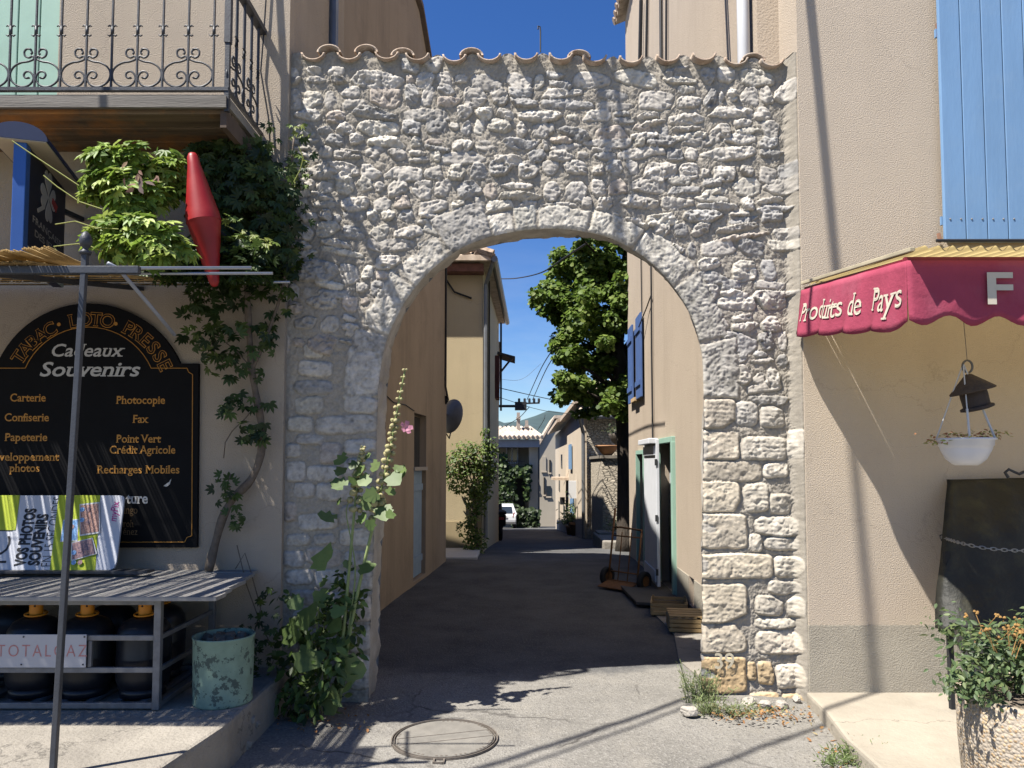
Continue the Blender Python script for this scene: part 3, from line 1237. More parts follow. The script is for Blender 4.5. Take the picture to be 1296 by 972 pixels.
    T = np.vstack([T, np.ones((240, 3)) * 0.34])
    f = np.vstack([f, f2])
    return V, f, T


STONE = mat('limestone', (1, 1, 1), rough=0.93, var=0.10, scale=70, bump=0.55, bscale=240, attr='tint', spec=0.2, bdist=0.004, gain=0.8)
V_, F_, T_ = make_wall()
arch = thing('arch_wall', 'pale rubble stone wall pierced by a round archway over the street', 'wall', (0.2, AY, 0))
np_mesh('rubble_masonry', V_, F_, STONE, arch, smooth=False, tint=T_)

TILE = mat('roman_tile', (0.40, 0.26, 0.17), 0.92, 0.35, 14, bump=0.7, bscale=70, col2=(0.50, 0.40, 0.31), stain=0.85, stain_scale=7, stain_col=(0.30, 0.275, 0.235))


def canal_tile(name, cx, z, up, m, parent, y0=AY - 0.05, y1=AB + 0.08, r=0.088, th=0.014, jx=0.0):
    b = MB()
    n = 10
    rows = []
    for (yy, rr, dz) in ((y0, r, 0), (y1, r * 0.9, 0.012)):
        for rad in (rr, rr - th):
            row = []
            for k in range(n + 1):
                t = math.pi * (0.04 + 0.92 * k / n)
                row.append((cx + jx * (1 if yy == y0 else -1) - rad * math.cos(t), yy, z + dz + (1 if up else -1) * (rad * 0.72 * math.sin(t))))
            rows.append(row)
    base = []
    for row in rows:
        base.append(len(b.v))
        b.v.extend(row)

    def s(i, j, fl):
        for k in range(n):
            q = (base[i] + k, base[i] + k + 1, base[j] + k + 1, base[j] + k)
            b.f.append(q if fl else q[::-1])
            b.mi.append(0)
    s(0, 2, up)
    s(1, 3, not up)
    s(0, 1, not up)
    s(2, 3, up)
    b.f.append((base[0], base[1], base[3], base[2]))
    b.mi.append(0)
    b.f.append((base[0] + n, base[2] + n, base[3] + n, base[1] + n))
    b.mi.append(0)
    return b.build(name, m, parent, smooth=True)


x = PEAK0 - PERIOD
i = 0
while x < WX1 - 0.02:
    if x > WX0:
        zz = float(ztop(x)) - 0.028 + random.uniform(-.010, .008)
        if i in (1, 2, 3, 5, 8, 13):
            canal_tile('coping_tile', x + random.uniform(-.012, .012), zz, True, TILE, arch, y0=AY - random.uniform(0.015, 0.06), jx=random.uniform(-.008, .008))
    xc = x + PERIOD / 2
    if WX0 < xc < WX1 - 0.05:
        canal_tile('coping_tile', xc + random.uniform(-.012, .012), float(ztop(xc)) + 0.064 + random.uniform(-.006, .006), False, TILE, arch, y0=AY - random.uniform(0.03, 0.07), jx=random.uniform(-.008, .008))
    x += PERIOD
    i += 1
# faded painted house number on the ochre foot stone
b = MB()
PAINT = mat('faded_white_paint', (0.60, 0.53, 0.39), 0.9, 0.25, 40)
put_text(b, '39', at(917, 846, AY - 0.036), (1, 0, 0), (0, 0, 1), (0, -1, 0), 0.15, serif=False, bold=0.012, fit=0.135)
b.build('house_number', PAINT, arch)
# bent iron rod on top of the wall
b = MB()
b.tube([at(684, 66, 5.35), at(684, 40, 5.35), at(683.5, 34, 5.35), at(681, 33, 5.35), at(681, 37, 5.35)], 0.006)
tag(b.build('iron_rod', mat('dark_iron', (0.05, 0.05, 0.055), 0.6, 0.2, 20, metal=0.3)), 'thin hooked iron rod standing on the tile coping of the arch wall', 'rod')
# ------------------------------------------------------------------ renders (wall plasters) and paints
BEIGE = mat('beige_render', (0.55, 0.46, 0.36), 0.93, 0.07, 1.2, bump=0.7, bscale=120, stain=0.25, stain_scale=0.6, stain_col=(0.48, 0.39, 0.29), bdist=0.011, drip=.22, drip_col=(.34, .28, .21))
PLINTH = mat('grey_plinth_render', (0.40, 0.36, 0.29), 0.95, 0.10, 4, bump=0.8, bscale=115, bdist=0.012)
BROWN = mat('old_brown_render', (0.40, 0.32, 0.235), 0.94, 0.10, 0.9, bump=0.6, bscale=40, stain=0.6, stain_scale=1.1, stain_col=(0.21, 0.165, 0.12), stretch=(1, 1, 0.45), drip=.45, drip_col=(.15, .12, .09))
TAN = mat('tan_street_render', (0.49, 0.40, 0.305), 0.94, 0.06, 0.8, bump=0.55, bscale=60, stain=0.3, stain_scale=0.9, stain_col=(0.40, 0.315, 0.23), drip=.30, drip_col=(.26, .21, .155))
YELLOW = mat('straw_yellow_render', (0.58, 0.47, 0.29), 0.93, 0.07, 1.0, bump=0.4, bscale=50, drip=.25, drip_col=(.32, .26, .17))
SHOPWALL = mat('shop_render', (0.47, 0.39, 0.30), 0.94, 0.07, 1.1, bump=0.7, bscale=120, stain=0.35, stain_scale=1.2, stain_col=(0.36, 0.30, 0.24), bdist=0.012, drip=.35, drip_col=(.24, .20, .155))
CREAM = mat('cream_render', (0.62, 0.52, 0.40), 0.93, 0.06, 1.0, bump=0.3, bscale=30)
GREYR = mat('grey_render', (0.50, 0.44, 0.35), 0.93, 0.08, 0.6, bump=0.3, bscale=30)
ZINC = mat('zinc', (0.22, 0.23, 0.24), 0.5, 0.15, 8, metal=0.4)
DARKMETAL = mat('wrought_iron', (0.055, 0.058, 0.066), 0.5, 0.25, 25, metal=0.3, bump=0.2, bscale=120)
WHITEPIPE = mat('white_plastic', (0.74, 0.75, 0.76), 0.4, 0.04, 4)
BLUE = mat('blue_shutter_paint', (0.185, 0.33, 0.54), 0.65, 0.09, 5, bump=0.15, bscale=40, stain=0.25, stain_scale=5, stain_col=(0.27, 0.39, 0.54), stretch=(1, 1, .2))
DEEPBLUE = mat('deep_blue_paint', (0.075, 0.14, 0.34), 0.55, 0.1, 8)
PALEBLUE = mat('pale_blue_door_paint', (0.30, 0.42, 0.56), 0.7, 0.1, 6, stain=0.3, stain_scale=6, stain_col=(0.42, 0.46, 0.50))
GREENP = mat('green_shutter_paint', (0.32, 0.50, 0.40), 0.6, 0.07, 6)
WHITEP = mat('white_paint', (0.72, 0.73, 0.76), 0.55, 0.05, 6)
DARKIN = mat('dark_interior', (0.02, 0.02, 0.022), 0.9, 0.2, 3)
GLASS = mat('window_glass', (0.03, 0.04, 0.05), 0.08, 0.1, 1, spec=0.8)
ROOFT = mat('roof_tiles', (0.58, 0.44, 0.32), 0.9, 0.25, 7, col2=(0.64, 0.52, 0.40), stain=0.5, stain_scale=5, stain_col=(0.36, 0.27, 0.20))
BLACKC = mat('black_cable', (0.02, 0.02, 0.022), 0.6, 0.1, 10)
CONC = mat('pale_concrete', (0.315, 0.285, 0.24), 0.93, 0.20, 3.5, bump=0.8, bscale=45, stain=0.7, stain_scale=2.6, stain_col=(0.19, 0.17, 0.145), bdist=.015, drip=.5, drip_col=(.20, .18, .15), crack=.85)

# ------------------------------------------------------------------ left shop house
LY = 5.15
hl = thing('shop_house', 'shop house with iron railed balcony and bamboo sunshade left of the arch', 'house', (-3.2, LY, 0))
lx1 = at(361, 400, LY).x
b = MB()
# facade with the balcony door and the shop window behind the sunshade
b.panel((0, LY, 0), (1, 0, 0), (0, -1, 0), -7.5, lx1, 0.0, 7.2, holes=[(at(-62, 0, LY).x, at(76, 0, LY).x, 3.96, 6.1)], thick=2.4, reveal=0.16)
b.build('facade', SHOPWALL, hl)
b = MB()
xa, xb = at(-62, 0, LY).x, at(76, 0, LY).x
for k in range(5):
    x0 = xa + (xb - xa) * k / 5
    b.box(x0 + .004, xa + (xb - xa) * (k + 1) / 5 - .004, LY + .03, LY + .07, 3.99, 6.08)
b.build('shutter', GREENP, hl, bevel=.006)
# dark side panel at the far left behind the sign (the shop's display window)
# balcony
BX = -1.785
BZ = 3.90
BYF = 4.52
b = MB()
b.box(-7.0, BX, BYF, LY - .002, BZ - .012, BZ + .05)
balc = b.build('balcony', CONC, hl)
WOODU = mat('weathered_bounce_lit_boards', (0.19, 0.135, 0.085), 0.85, 0.45, 3, bump=0.4, bscale=30, stretch=(.4, 6, 6), stain=1.0, stain_scale=1.3, stain_col=(0.80, 0.30, 0.05))  # orange blotches put bounced light into the weathered board colour
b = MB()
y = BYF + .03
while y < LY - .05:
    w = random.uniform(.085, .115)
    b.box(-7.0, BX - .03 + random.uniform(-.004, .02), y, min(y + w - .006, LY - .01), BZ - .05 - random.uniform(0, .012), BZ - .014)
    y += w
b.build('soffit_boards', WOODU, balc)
b = MB()
b.box(-7.0, BX + .005, BYF - .03, BYF - .003, BZ - .045, BZ + .03)
b.build('fascia', mat('weathered_grey_timber', (0.20, 0.18, 0.155), 0.85, 0.3, 4, stretch=(.3, 5, 5), bump=.4, bscale=30), balc)
b = MB()
b.box(BX - .04, BX - .001, BYF, LY - .02, BZ - .16, BZ - .052)
b.build('bracket_beam', mat('brown_beam', (0.13, 0.09, 0.065), 0.85, 0.3, 6), balc)
# railing
b = MB()
RZ = BZ + 0.10
RT = BZ + 0.82
SPC = 0.160
px0 = at(355 / 3.24, 60, BYF).x  # baluster with a scroll
front = []
k = -30
while True:
    x = px0 + k * SPC
    if x > BX + .03:
        break
    if x > -6.9:
        front.append((x, k))
    k += 1
b.box(-7.0, BX + .012, BYF - .018, BYF + .012, RZ - .03, RZ - .008)      # bottom rail
b.box(-7.0, BX + .022, BYF - .024, BYF + .018, RT, RT + .02)             # top rail
b.box(BX - .012, BX + .012, BYF, LY, RZ - .03, RZ - .008)
b.box(BX - .026, BX + .026, BYF, LY, RT - .012, RT + .028)
for x, k in front:
    b.tube([(x, BYF, RZ - .01), (x, BYF, RT)], 0.0078, 5)
for yy in np.linspace(BYF + .14, LY - .09, 4):
    b.tube([(BX, yy, RZ - .01), (BX, yy, RT)], 0.010, 6)
b.box(BX - .014, BX + .014, BYF - .014, BYF + .014, BZ - .06, RT)
b.box(BX - .019, BX + .019, BYF - .019, BYF + .019, RZ + .28, RT)
rail = b.build('railing', DARKMETAL, balc)
# scrolls and collars: one pattern, so they stay one mesh
b = MB()
q = 1 / 3.24 / (F / BYF)


def scroll(b, o, u, sgn):
    pts = [(-20, 236), (-14, 228), (-22, 215), (-38, 214), (-47, 226), (-43, 243), (-28, 251), (-12, 244), (-6, 256), (-30, 267), (-60, 272), (-88, 288), (-103, 315), (-98, 345),
           (-78, 365), (-50, 374), (-22, 366), (-6, 345), (-8, 325), (-22, 310), (-38, 311), (-46, 324), (-38, 337), (-26, 336)]
    P = catmull(pts, 4)
    z0 = 374
    out = [Vector(o) + Vector(u) * (sgn * p[0] * q) + Vector((0, 0, (z0 - p[1]) * q * 1.02)) for p in P]
    b.tube(out, 0.0064, 5)
    for c in (out[8], out[-1]):
        b.lathe([(.001, -.008), (.011, 0), (.001, .008)], c, 6)


def collar(b, o, u):
    for zz in (.34, .385):
        for s in (-1, 1):
            c = Vector(o) + Vector((0, 0, zz))
            b.tube([c, c + Vector(u) * s * .018 + Vector((0, 0, .012 if zz > .36 else -.012)), c + Vector(u) * s * .03 + Vector((0, 0, .004 if zz > .36 else -.004))], [.006, .006, .003], 5)
    b.tube([Vector(o) + Vector((0, 0, .335)), Vector(o) + Vector((0, 0, .39))], .010, 6)


for x, k in front:
    if k % 2 == 0:
        scroll(b, (x, BYF, RZ), (1, 0, 0), 1)
        scroll(b, (x, BYF, RZ), (1, 0, 0), -1)
    collar(b, (x, BYF, RZ), (1, 0, 0))
ys = np.linspace(BYF + .14, LY - .09, 4)
for i, yy in enumerate(ys):
    if i % 2 == 0:
        scroll(b, (BX, yy, RZ), (0, 1, 0), 1)
        scroll(b, (BX, yy, RZ), (0, 1, 0), -1)
    collar(b, (BX, yy, RZ), (0, 1, 0))
b.build('scrollwork', DARKMETAL, balc, smooth=True)
# grey cable down the corner of the house
b = MB()
b.tube([at(338, -20, 5.13), at(334, 40, 5.13), at(330, 90, 5.13), at(340, 150, 5.13), at(343, 200, 5.13)], .006, 5)
b.build('cable', BLACKC, hl)

# ------------------------------------------------------------------ raised pavements either side
b = MB()
sx0 = atz(324, 885, .25).x
pts = [(-7.5, LY, .25), (sx0, LY, .25), (sx0 - .01, 4.37, .25), (atz(300, 905, .25).x, 4.05, .25), (atz(212, 964, .25).x, 3.45, .25), (-1.72, 3.05, .25), (-7.5, 3.0, .25)]
nv = 40
b.ext(pts, (0, 0, -.32))
st = b.build('pavement', CONC, None, bevel=.022)
struct(st)
b = MB()
# broken render along the step's end
for i in range(16):
    t = i / 15
    p = Vector((sx0 - .02 - .14 * t, 4.5 - 1.1 * t, random.uniform(.02, .2)))
    s = random.uniform(.03, .07)
    b.obox(p, (s, s * 1.4, s * .8), Matrix.Rotation(random.uniform(0, 3), 3, 'Z') @ Matrix.Rotation(random.uniform(-.5, .5), 3, 'X'))
struct(b.build('pavement_edge', CONC, None, bevel=.012))
b = MB()
RSZ = .10
rsx = at(1020, 880, 5.09).x
b.ext([(rsx, 5.09, RSZ), (7.5, 5.09, RSZ), (7.5, 2.7, RSZ), (1.75, 2.7, RSZ), (atz(1112, 972, RSZ).x, 3.7, RSZ), (atz(1060, 925, RSZ).x, 4.25, RSZ), (rsx - .03, 4.7, RSZ)], (0, 0, -.2))
STEPM = mat('worn_limestone_step', (0.385, 0.34, 0.27), 0.9, 0.16, 3.0, bump=0.6, bscale=40, stain=0.6, stain_scale=2.0, stain_col=(0.30, 0.26, 0.20), drip=.35, drip_col=(.27, .235, .19), crack=.6)
struct(b.build('doorstep', STEPM, None, bevel=.02))

# ------------------------------------------------------------------ right shop house
RY = 5.09
fx = at(1018, 500, RY).x
hr = thing('rendered_house', 'beige rendered shop house with blue shutter right of the arch', 'house', (4.0, RY, 0))
b = MB()
shx0, shx1 = at(1191, 150, RY).x, at(1191, 150, RY).x + 1.1
pz = at(1100, 791, RY).z
b.panel((0, RY, 0), (1, 0, 0), (0, -1, 0), fx, 7.5, pz, 8.5, holes=[], thick=.42)
b.build('facade', BEIGE, hr)
b = MB()
b.box(fx - .004, 7.5, RY - .006, RY + .42, 0.0, pz - .001)
b.build('plinth', PLINTH, hr)
# blue plank shutter folded back against the wall
b = MB()
px = [1190, 1217, 1244, 1270, 1297, 1324, 1350]
zb, zt = at(1240, 307, 5.030).z, 5.6
for a_, c_ in zip(px[:-1], px[1:]):
    b.box(at(a_, 150, 5.030).x + .003, at(c_, 150, 5.030).x - .003, 5.015, 5.045, zb + random.uniform(0, .004), zt)
sh = b.build('shutter', BLUE, hr, bevel=.005)
b = MB()
for zz in (zb + .16, zb + 1.5):
    b = MB()
    b.box(at(1190, 0, 5.030).x - .03, at(1350, 0, 5.030).x, 5.047, 5.065, zz - .03, zz + .03)
    b.build('batten', BLUE, sh)
b = MB()
for a_, c_ in zip(px[:-1], px[1:]):
    for t in (.25, .75):
        xx = at(a_ + (c_ - a_) * t, 150, 5.030).x
        b.lathe([(.0, 0), (.007, .002), (.007, .004), (0, .006)], (xx, 5.015, zb + .16), 6, Matrix.Rotation(R(90), 3, 'X'))
b.build('rivets', mat('rusty_rivet', (.30, .30, .30), .7, .3, 20), sh)
b = MB()
b.tube([at(1186, 30, 5.060), at(1187, 46, 5.050), at(1190, 46, 5.030)], .012, 6)
b.build('hinge', mat('rusty_iron', (.20, .10, .06), .85, .3, 20), sh)
b = MB()
b.tube([at(1188, 296, 5.060), at(1190, 306, 5.040)], .014, 6)
b.build('hinge', mat('rusty_iron', (.20, .10, .06), .85, .3, 20), sh)

# ------------------------------------------------------------------ right street house (long lit wall behind the arch)
hs_ = thing('street_house', 'long tan rendered house with blue upper shutters along the right of the lane', 'house', (2.0, 9.0, 0))
ou = Vector((1.86, 5.5, 0))
uu = Vector((0.034, 1, 0)).normalized()
nn = Vector((-1, 0.034, 0)).normalized()


def rs(Y):
    return (Y - 5.5) / uu.y


def rw(Y, z, d=0.0):
    """point on the right street wall, d out from it"""
    return ou + uu * rs(Y) + nn * d + Vector((0, 0, z))


DT = 1.90
b = MB()
b.panel(ou, uu, nn, rs(5.44), rs(13.5), -.4, 10.0, holes=[(rs(9.0), rs(10.22), 0.03, DT), (rs(11.45), rs(12.25), 0.03, 1.78), (rs(12.02), rs(12.42), 2.72, 3.95), (rs(7.95), rs(8.22), 0.10, 0.40)], thick=4.5, reveal=.22)
b.build('facade', TAN, hs_)
b = MB()
for (a_, c_) in ((5.5, 7.94), (8.23, 8.9)):
    b.bar(rw(a_, .17, .004), rw(c_, .17, .004), .012, .46)
b.bar(rw(7.94, .03, .004), rw(8.23, .03, .004), .012, .14)
b.build('plinth', PLINTH, hs_)
# roof edge overhanging high up
b = MB()
b.ext([rw(5.4, 10.0, .16), rw(13.7, 10.0, .16), rw(13.7, 11.2, -3.0), rw(5.4, 11.2, -3.0)], (0, 0, .10))
roof = b.build('roof', ROOFT, hs_)
b = MB()
for i in range(18):
    Y = 13.7 - i * .22
    b.tube([rw(Y, 10.06, .20), rw(Y, 10.3, -.4)], .075, 8)
b.build('eaves_tile', TILE, roof)
# door: green frame, white leaf ajar, pale leaf inside
b = MB()
b.bar(rw(9.0, .03, .012), rw(9.0, DT, .012), .07, .09, up=uu)
b.bar(rw(10.22, .03, .012), rw(10.22, DT, .012), .07, .09, up=uu)
b.bar(rw(8.965, DT + .03, .012), rw(10.255, DT + .03, .012), .07, .07)
df = b.build('door_frame', GREENP, hs_, bevel=.006)
b = MB()
b.bar(rw(9.05, .97, -.16), rw(10.18, .97, -.16), .03, 1.80)
b.build('inner_door', mat('pale_inner_door', (.55, .60, .63), .6, .08, 6), hs_)
b = MB()
b.bar(rw(9.06, .48, -.135), rw(10.17, .48, -.135), .02, .86)
b.build('door_panel', mat('cream_board', (.50, .44, .33), .85, .15, 8), hs_)
# the white leaf
h0 = Vector((1.875, 10.42, 0))
f0 = Vector((1.83, 9.30, 0))
dd = (f0 - h0)
b = MB()
b.bar(h0 + Vector((0, 0, 1.02)), f0 + Vector((0, 0, 1.02)), .04, 1.84)
lf = b.build('door_leaf', WHITEP, hs_, bevel=.006)
b = MB()
nd = Vector((0, 0, 1)).cross(dd).normalized()
if nd.x > 0:
    nd = -nd
for zz, hh in ((.22, .14), (1.80, .12)):
    b = MB()
    b.bar(h0 + dd * .06 + nd * .03 + Vector((0, 0, zz)), f0 - dd * .06 + nd * .03 + Vector((0, 0, zz)), .02, hh)
    b.build('ledge_board', WHITEP, lf, bevel=.004)
b = MB()
b.bar(h0 + dd * .08 + nd * .05 + Vector((0, 0, 1.92)), f0 - dd * .02 + nd * .05 + Vector((0, 0, 1.92)), .12, .07)
b.build('roller_box', WHITEP, hs_, bevel=.01)
b = MB()
for zz in (.28, .95, 1.65):
    b = MB()
    b.bar(f0 + nd * .022 + Vector((0, 0, zz - .04)), f0 + nd * .022 + Vector((0, 0, zz + .04)), .03, .02, up=(0, 1, 0))
    b.build('hinge', DARKMETAL, lf)
# second, farther doorway
b = MB()
for Y in (11.45, 12.25):
    b.bar(rw(Y, .03, .01), rw(Y, 1.78, .01), .06, .07, up=uu)
b.bar(rw(11.42, 1.81, .01), rw(12.28, 1.81, .01), .06, .06)
b.build('door_frame', GREENP, hs_)
b = MB()
b.bar(rw(11.5, .9, -.12), rw(12.2, .9, -.12), .03, 1.72)
b.build('door', mat('dark_green_door', (.04, .055, .05), .6, .2, 5), hs_)
# vent opening grille
b = MB()
b.bar(rw(8.05, .25, -.06), rw(8.12, .25, -.06), .02, .28)
b.build('vent', mat('terracotta_vent', (.35, .17, .10), .9, .2, 10), hs_)
# upper window and its shutters
for (ya, yb) in ((11.42, 12.0), (12.46, 13.02)):
    b = MB()
    n_ = 5
    for k in range(n_):
        p = rw(ya + (yb - ya) * k / n_ + .004, 3.33, .05)
        q2 = rw(ya + (yb - ya) * (k + 1) / n_ - .004, 3.33, .05)
        b.bar(p, q2, .03, 1.32)
    for zz in (2.9, 3.75):
        b.bar(rw(ya + .03, zz, .076), rw(yb - .03, zz, .076), .022, .09)
    s_ = b.build('shutter', DEEPBLUE, hs_, bevel=.004)
b = MB()
b.bar(rw(12.03, 3.33, -.12), rw(12.41, 3.33, -.12), .01, 1.2)
b.build('window', GLASS, hs_)
b = MB()
b.bar(rw(11.98, 2.68, .03), rw(12.46, 2.68, .03), .12, .06)
b.build('window_sill', mat('ochre_sill', (.55, .38, .20), .9, .1, 6), hs_)
# white downpipe and cables on the wall
b = MB()
b.tube([rw(5.56, 2.0, .07), rw(5.56, 8.9, .07)], .048, 12)
b.build('downpipe', WHITEPIPE, hs_, smooth=True)
b = MB()
b.tube([rw(9.45, 8.6, .03), rw(9.5, 6.2, .03), rw(9.62, 5.4, .03)], .022, 6)
b.build('cable', BLACKC, hs_)
b = MB()
b.tube([rw(8.95, 8.6, .03), rw(9.15, 6.4, .03), rw(9.25, 5.0, .03)], .015, 6)
b.build('cable', BLACKC, hs_)
b = MB()
b.tube([rw(11.1, 8.8, .05), rw(11.6, 6.5, .05), rw(11.7, 5.0, .05)], .03, 6)
b.build('cable', BLACKC, hs_)
b = MB()
b.tube([rw(10.6, 8.6, .03), rw(11.0, 6.4, .03), rw(11.1, 5.0, .03)], .02, 6)
b.build('cable', BLACKC, hs_)
b = MB()
b.tube([rw(10.55, 5.2, .03), rw(10.5, 4.2, .03), rw(10.53, 3.2, .03), rw(10.5, 1.95, .03)], .014, 6)
b.build('cable', BLACKC, hs_)
b = MB()
b.tube([rw(10.53, 4.05, .03), rw(10.9, 3.95, .04), rw(11.4, 3.75, .09)], .010, 6)
b.build('cable', BLACKC, hs_)
b = MB()
b.tube([rw(11.6, 5.4, .02), rw(11.55, 4.0, .02)], .010, 6)
b.build('cable', BLACKC, hs_)
b = MB()
b.obox(rw(11.6, 7.2, .08), (.2, .3, .4))
b.build('junction_box', WHITEPIPE, hs_, bevel=.02)

# ------------------------------------------------------------------ left street house (brown shaded wall behind the arch)
hb = thing('gabled_house', 'brown rendered gabled house shading the left of the lane behind the arch', 'house', (-1.5, 9, 0))
ol = Vector((-1.7, 5.6, 0))
ul = Vector((0.088, 1, 0)).normalized()
nl = Vector((1, -0.088, 0)).normalized()


def lw(Y, z, d=0.0):
    return ol + ul * ((Y - 5.6) / ul.y) + nl * d + Vector((0, 0, z))


def ls(Y):
    return (Y - 5.6) / ul.y


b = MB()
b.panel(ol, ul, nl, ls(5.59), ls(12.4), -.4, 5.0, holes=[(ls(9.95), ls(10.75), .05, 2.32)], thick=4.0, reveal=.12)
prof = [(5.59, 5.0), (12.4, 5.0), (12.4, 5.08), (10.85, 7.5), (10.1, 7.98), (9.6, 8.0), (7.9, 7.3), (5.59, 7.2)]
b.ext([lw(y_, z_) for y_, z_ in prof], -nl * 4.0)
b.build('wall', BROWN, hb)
b = MB()
P = [(12.5, 5.0), (10.9, 7.5), (10.1, 8.02), (9.6, 8.04), (7.9, 7.34), (5.45, 7.24)]
b.ext([lw(y_, z_, .06) for y_, z_ in P] + [lw(y_, z_ + .07, .06) for y_, z_ in reversed(P)], -nl * 4.2)
b.build('roof', mat('dark_verge_tiles', (.20, .15, .12), .9, .3, 8), hb)
b = MB()
b.bar(lw(10.0, .80, -.07), lw(10.7, .80, -.07), .04, 1.46)
dr = b.build('door', PALEBLUE, hb, bevel=.004)
b = MB()
for zz in (.3, 1.3):
    b = MB()
    b.bar(lw(10.02, zz, -.04), lw(10.68, zz, -.04), .02, .09)
    b.build('ledge_board', PALEBLUE, dr)
b = MB()
b.bar(lw(9.98, 1.93, -.10), lw(10.72, 1.93, -.10), .02, .72)
b.build('window', GLASS, hb)
b = MB()
b.bar(lw(9.93, 1.56, -.03), lw(10.77, 1.56, -.03), .10, .05)
b.build('window_sill', mat('stone_sill', (.45, .42, .38), .9, .1, 6), hb)
b = MB()
pY = None
best = 9
for Y in np.linspace(5.7, 9, 200):
    p = lw(Y, 5.0, .06)
    pxx = 648 + 936 * p.x / p.y
    if abs(pxx - 413) < best:
        best, pY = abs(pxx - 413), Y
b.tube([lw(pY, 0.1, .07), lw(pY, 7.1, .07)], .045, 10)
b.build('downpipe', ZINC, hb, smooth=True)
b = MB()
b.tube([lw(12.2, 6.0, .02), lw(12.2, 4.4, .02), lw(12.2, 2.9, .02), lw(12.22, 2.68, .06), lw(12.26, 2.62, .02), lw(12.24, 2.75, .02)], .018, 6)
b.build('cable', BLACKC, hb)
b = MB()
b.tube([lw(8.1, 2.46, .01), lw(8.8, 2.36, .01), lw(9.4, 2.38, .01), lw(9.9, 2.34, .01)], .006, 5)
b.build('cable', BLACKC, hb)
# grey satellite dish fixed to its far corner
b = MB()
Md = Vector((.62, .62, -.15)).to_track_quat('Z', 'Y').to_matrix()
dc = at(565, 525, 12.75)
prof = [(.0, .0), (.10, .012), (.2, .05), (.30, .10), (.305, .11), (.295, .108), (.2, .062), (.1, .024), (.0, .012)]
dish = thing('satellite_dish', 'grey satellite dish seen from behind at the corner of the brown house', 'satellite dish', dc)
b.lathe(prof, dc, 24, Md, cap=False)
b.build('reflector', ZINC, dish, smooth=True)
b = MB()
b.tube([dc, dc + Vector((-.25, -.15, -.1))], .02, 6)
b.tube([dc - Vector((0, 0, .33)), dc + Vector((.03, .25, -.40)), dc + Vector((.05, .4, -.25))], .012, 6)
b.build('arm', DARKMETAL, dish)

# ------------------------------------------------------------------ straw yellow house beyond
hy = thing('yellow_house', 'tall straw yellow house beyond the brown one with a creeper on its corner', 'house', (-1.2, 15, 0))
YF = 14.2
cx0 = at(611, 500, YF).x
cx1 = -.36
YB = 20.0
ez = at(606, 338, YF).z
b = MB()
b.ext([(cx0, YF, -.6), (cx1, YB, -.6), (-6, YB, -.6), (-6, YF, -.6)], (0, 0, ez + .6))
b.build('wall', YELLOW, hy)
b = MB()
b.box(-6, cx0 - .02, YF - .02, YF - .002, -.6, .52)
b.build('plinth', mat('ochre_plinth', (.42, .33, .19), .93, .1, 2), hy)
b = MB()
ov = .42
e1 = Vector((cx0 + .16, YF - ov, ez + .02))
e2 = Vector((cx1 + .16, YB + .2, ez + .02))
apex = Vector((-3.0, 17, ez + 1.5))
b.add([e1, e2, (-6.2, YB + .2, ez + .02), (-6.2, YF - ov, ez + .02), apex] + [e1 + Vector((0, 0, .1)), e2 + Vector((0, 0, .1)), Vector((-6.2, YB + .2, ez + .12)), Vector((-6.2, YF - ov, ez + .12)), apex + Vector((0, 0, .1))],
      [(0, 3, 2, 1), (0, 1, 6, 5), (1, 2, 7, 6), (2, 3, 8, 7), (3, 0, 5, 8), (5, 6, 9), (6, 7, 9), (7, 8, 9), (8, 5, 9)])
rf = b.build('roof', ROOFT, hy)
b = MB()
for i in range(26):
    t = i / 25
    p = e1.lerp(e2, t)
    b.tube([p + Vector((.05, 0, .12)), p + Vector((-1.2, .2, .55))], .085, 6)
for i in range(12):
    p = Vector((e1.x - i * .23, e1.y, e1.z))
    b.tube([p + Vector((0, .02, .12)), p + Vector((-.3, 1.0, .5))], .085, 6)
b.build('roof_tiles', TILE, rf)
b = MB()
b.tube([e1 + Vector((.07, 0, .03)), e2 + Vector((.07, 0, .03))], .065, 8)
b.build('gutter', ZINC, hy)
b = MB()
b.box(-6, cx0 + .02, YF - .30, YF - .002, ez - .16, ez - .01)
b.build('cornice', mat('brick_cornice', (.22, .10, .07), .9, .3, 9), hy)
b = MB()
b.tube([e1 + Vector((.05, .1, 0)), Vector((cx0 + .06, YF - .03, ez - .35)), Vector((cx0 + .06, YF - .03, .2))], .045, 8)
b.build('downpipe', ZINC, hy)
b = MB()
b.tube([(cx0 + .10, YF + .7, ez - .1), (cx0 + .10, YF + .7, 1.2)], .02, 6)
b.build('cable', BLACKC, hy)
b = MB()
b.tube([(cx0 - .75, YF - .03, ez - .2), (cx0 - .55, YF - .05, ez - .5), (cx0 - .22, YF - .03, ez - .62)], .02, 6)
b.build('cable', BLACKC, hy)
b = MB()
b.tube([(cx1 + .07, 19.4, ez - .1), (cx1 + .07, 19.4, 3.0)], .03, 6)
b.build('cable', BLACKC, hy)
b = MB()
p = at(629, 480, 18.5)
b.box(p.x - .10, p.x + .06, 18.2, 18.9, at(0, 505, 18.5).z, at(0, 452, 18.5).z)
b.build('shutter', mat('red_brown_paint', (.14, .04, .03), .7, .2, 8), hy)
b = MB()
p = at(632, 452, 19.6)
b.ext([(p.x - .2, 19.3, p.z + .15), (p.x + .42, 19.3, p.z - .02), (p.x + .42, 19.3, p.z - .08), (p.x - .2, 19.3, p.z + .09)], (0, 1.0, 0))
b.bar((p.x - .05, 19.3, p.z - .55), (p.x + .34, 19.3, p.z - .06), .05, .05, up=(0, 1, 0))
b.build('porch_roof', mat('dark_timber', (.10, .075, .06), .85, .3, 6), hy)

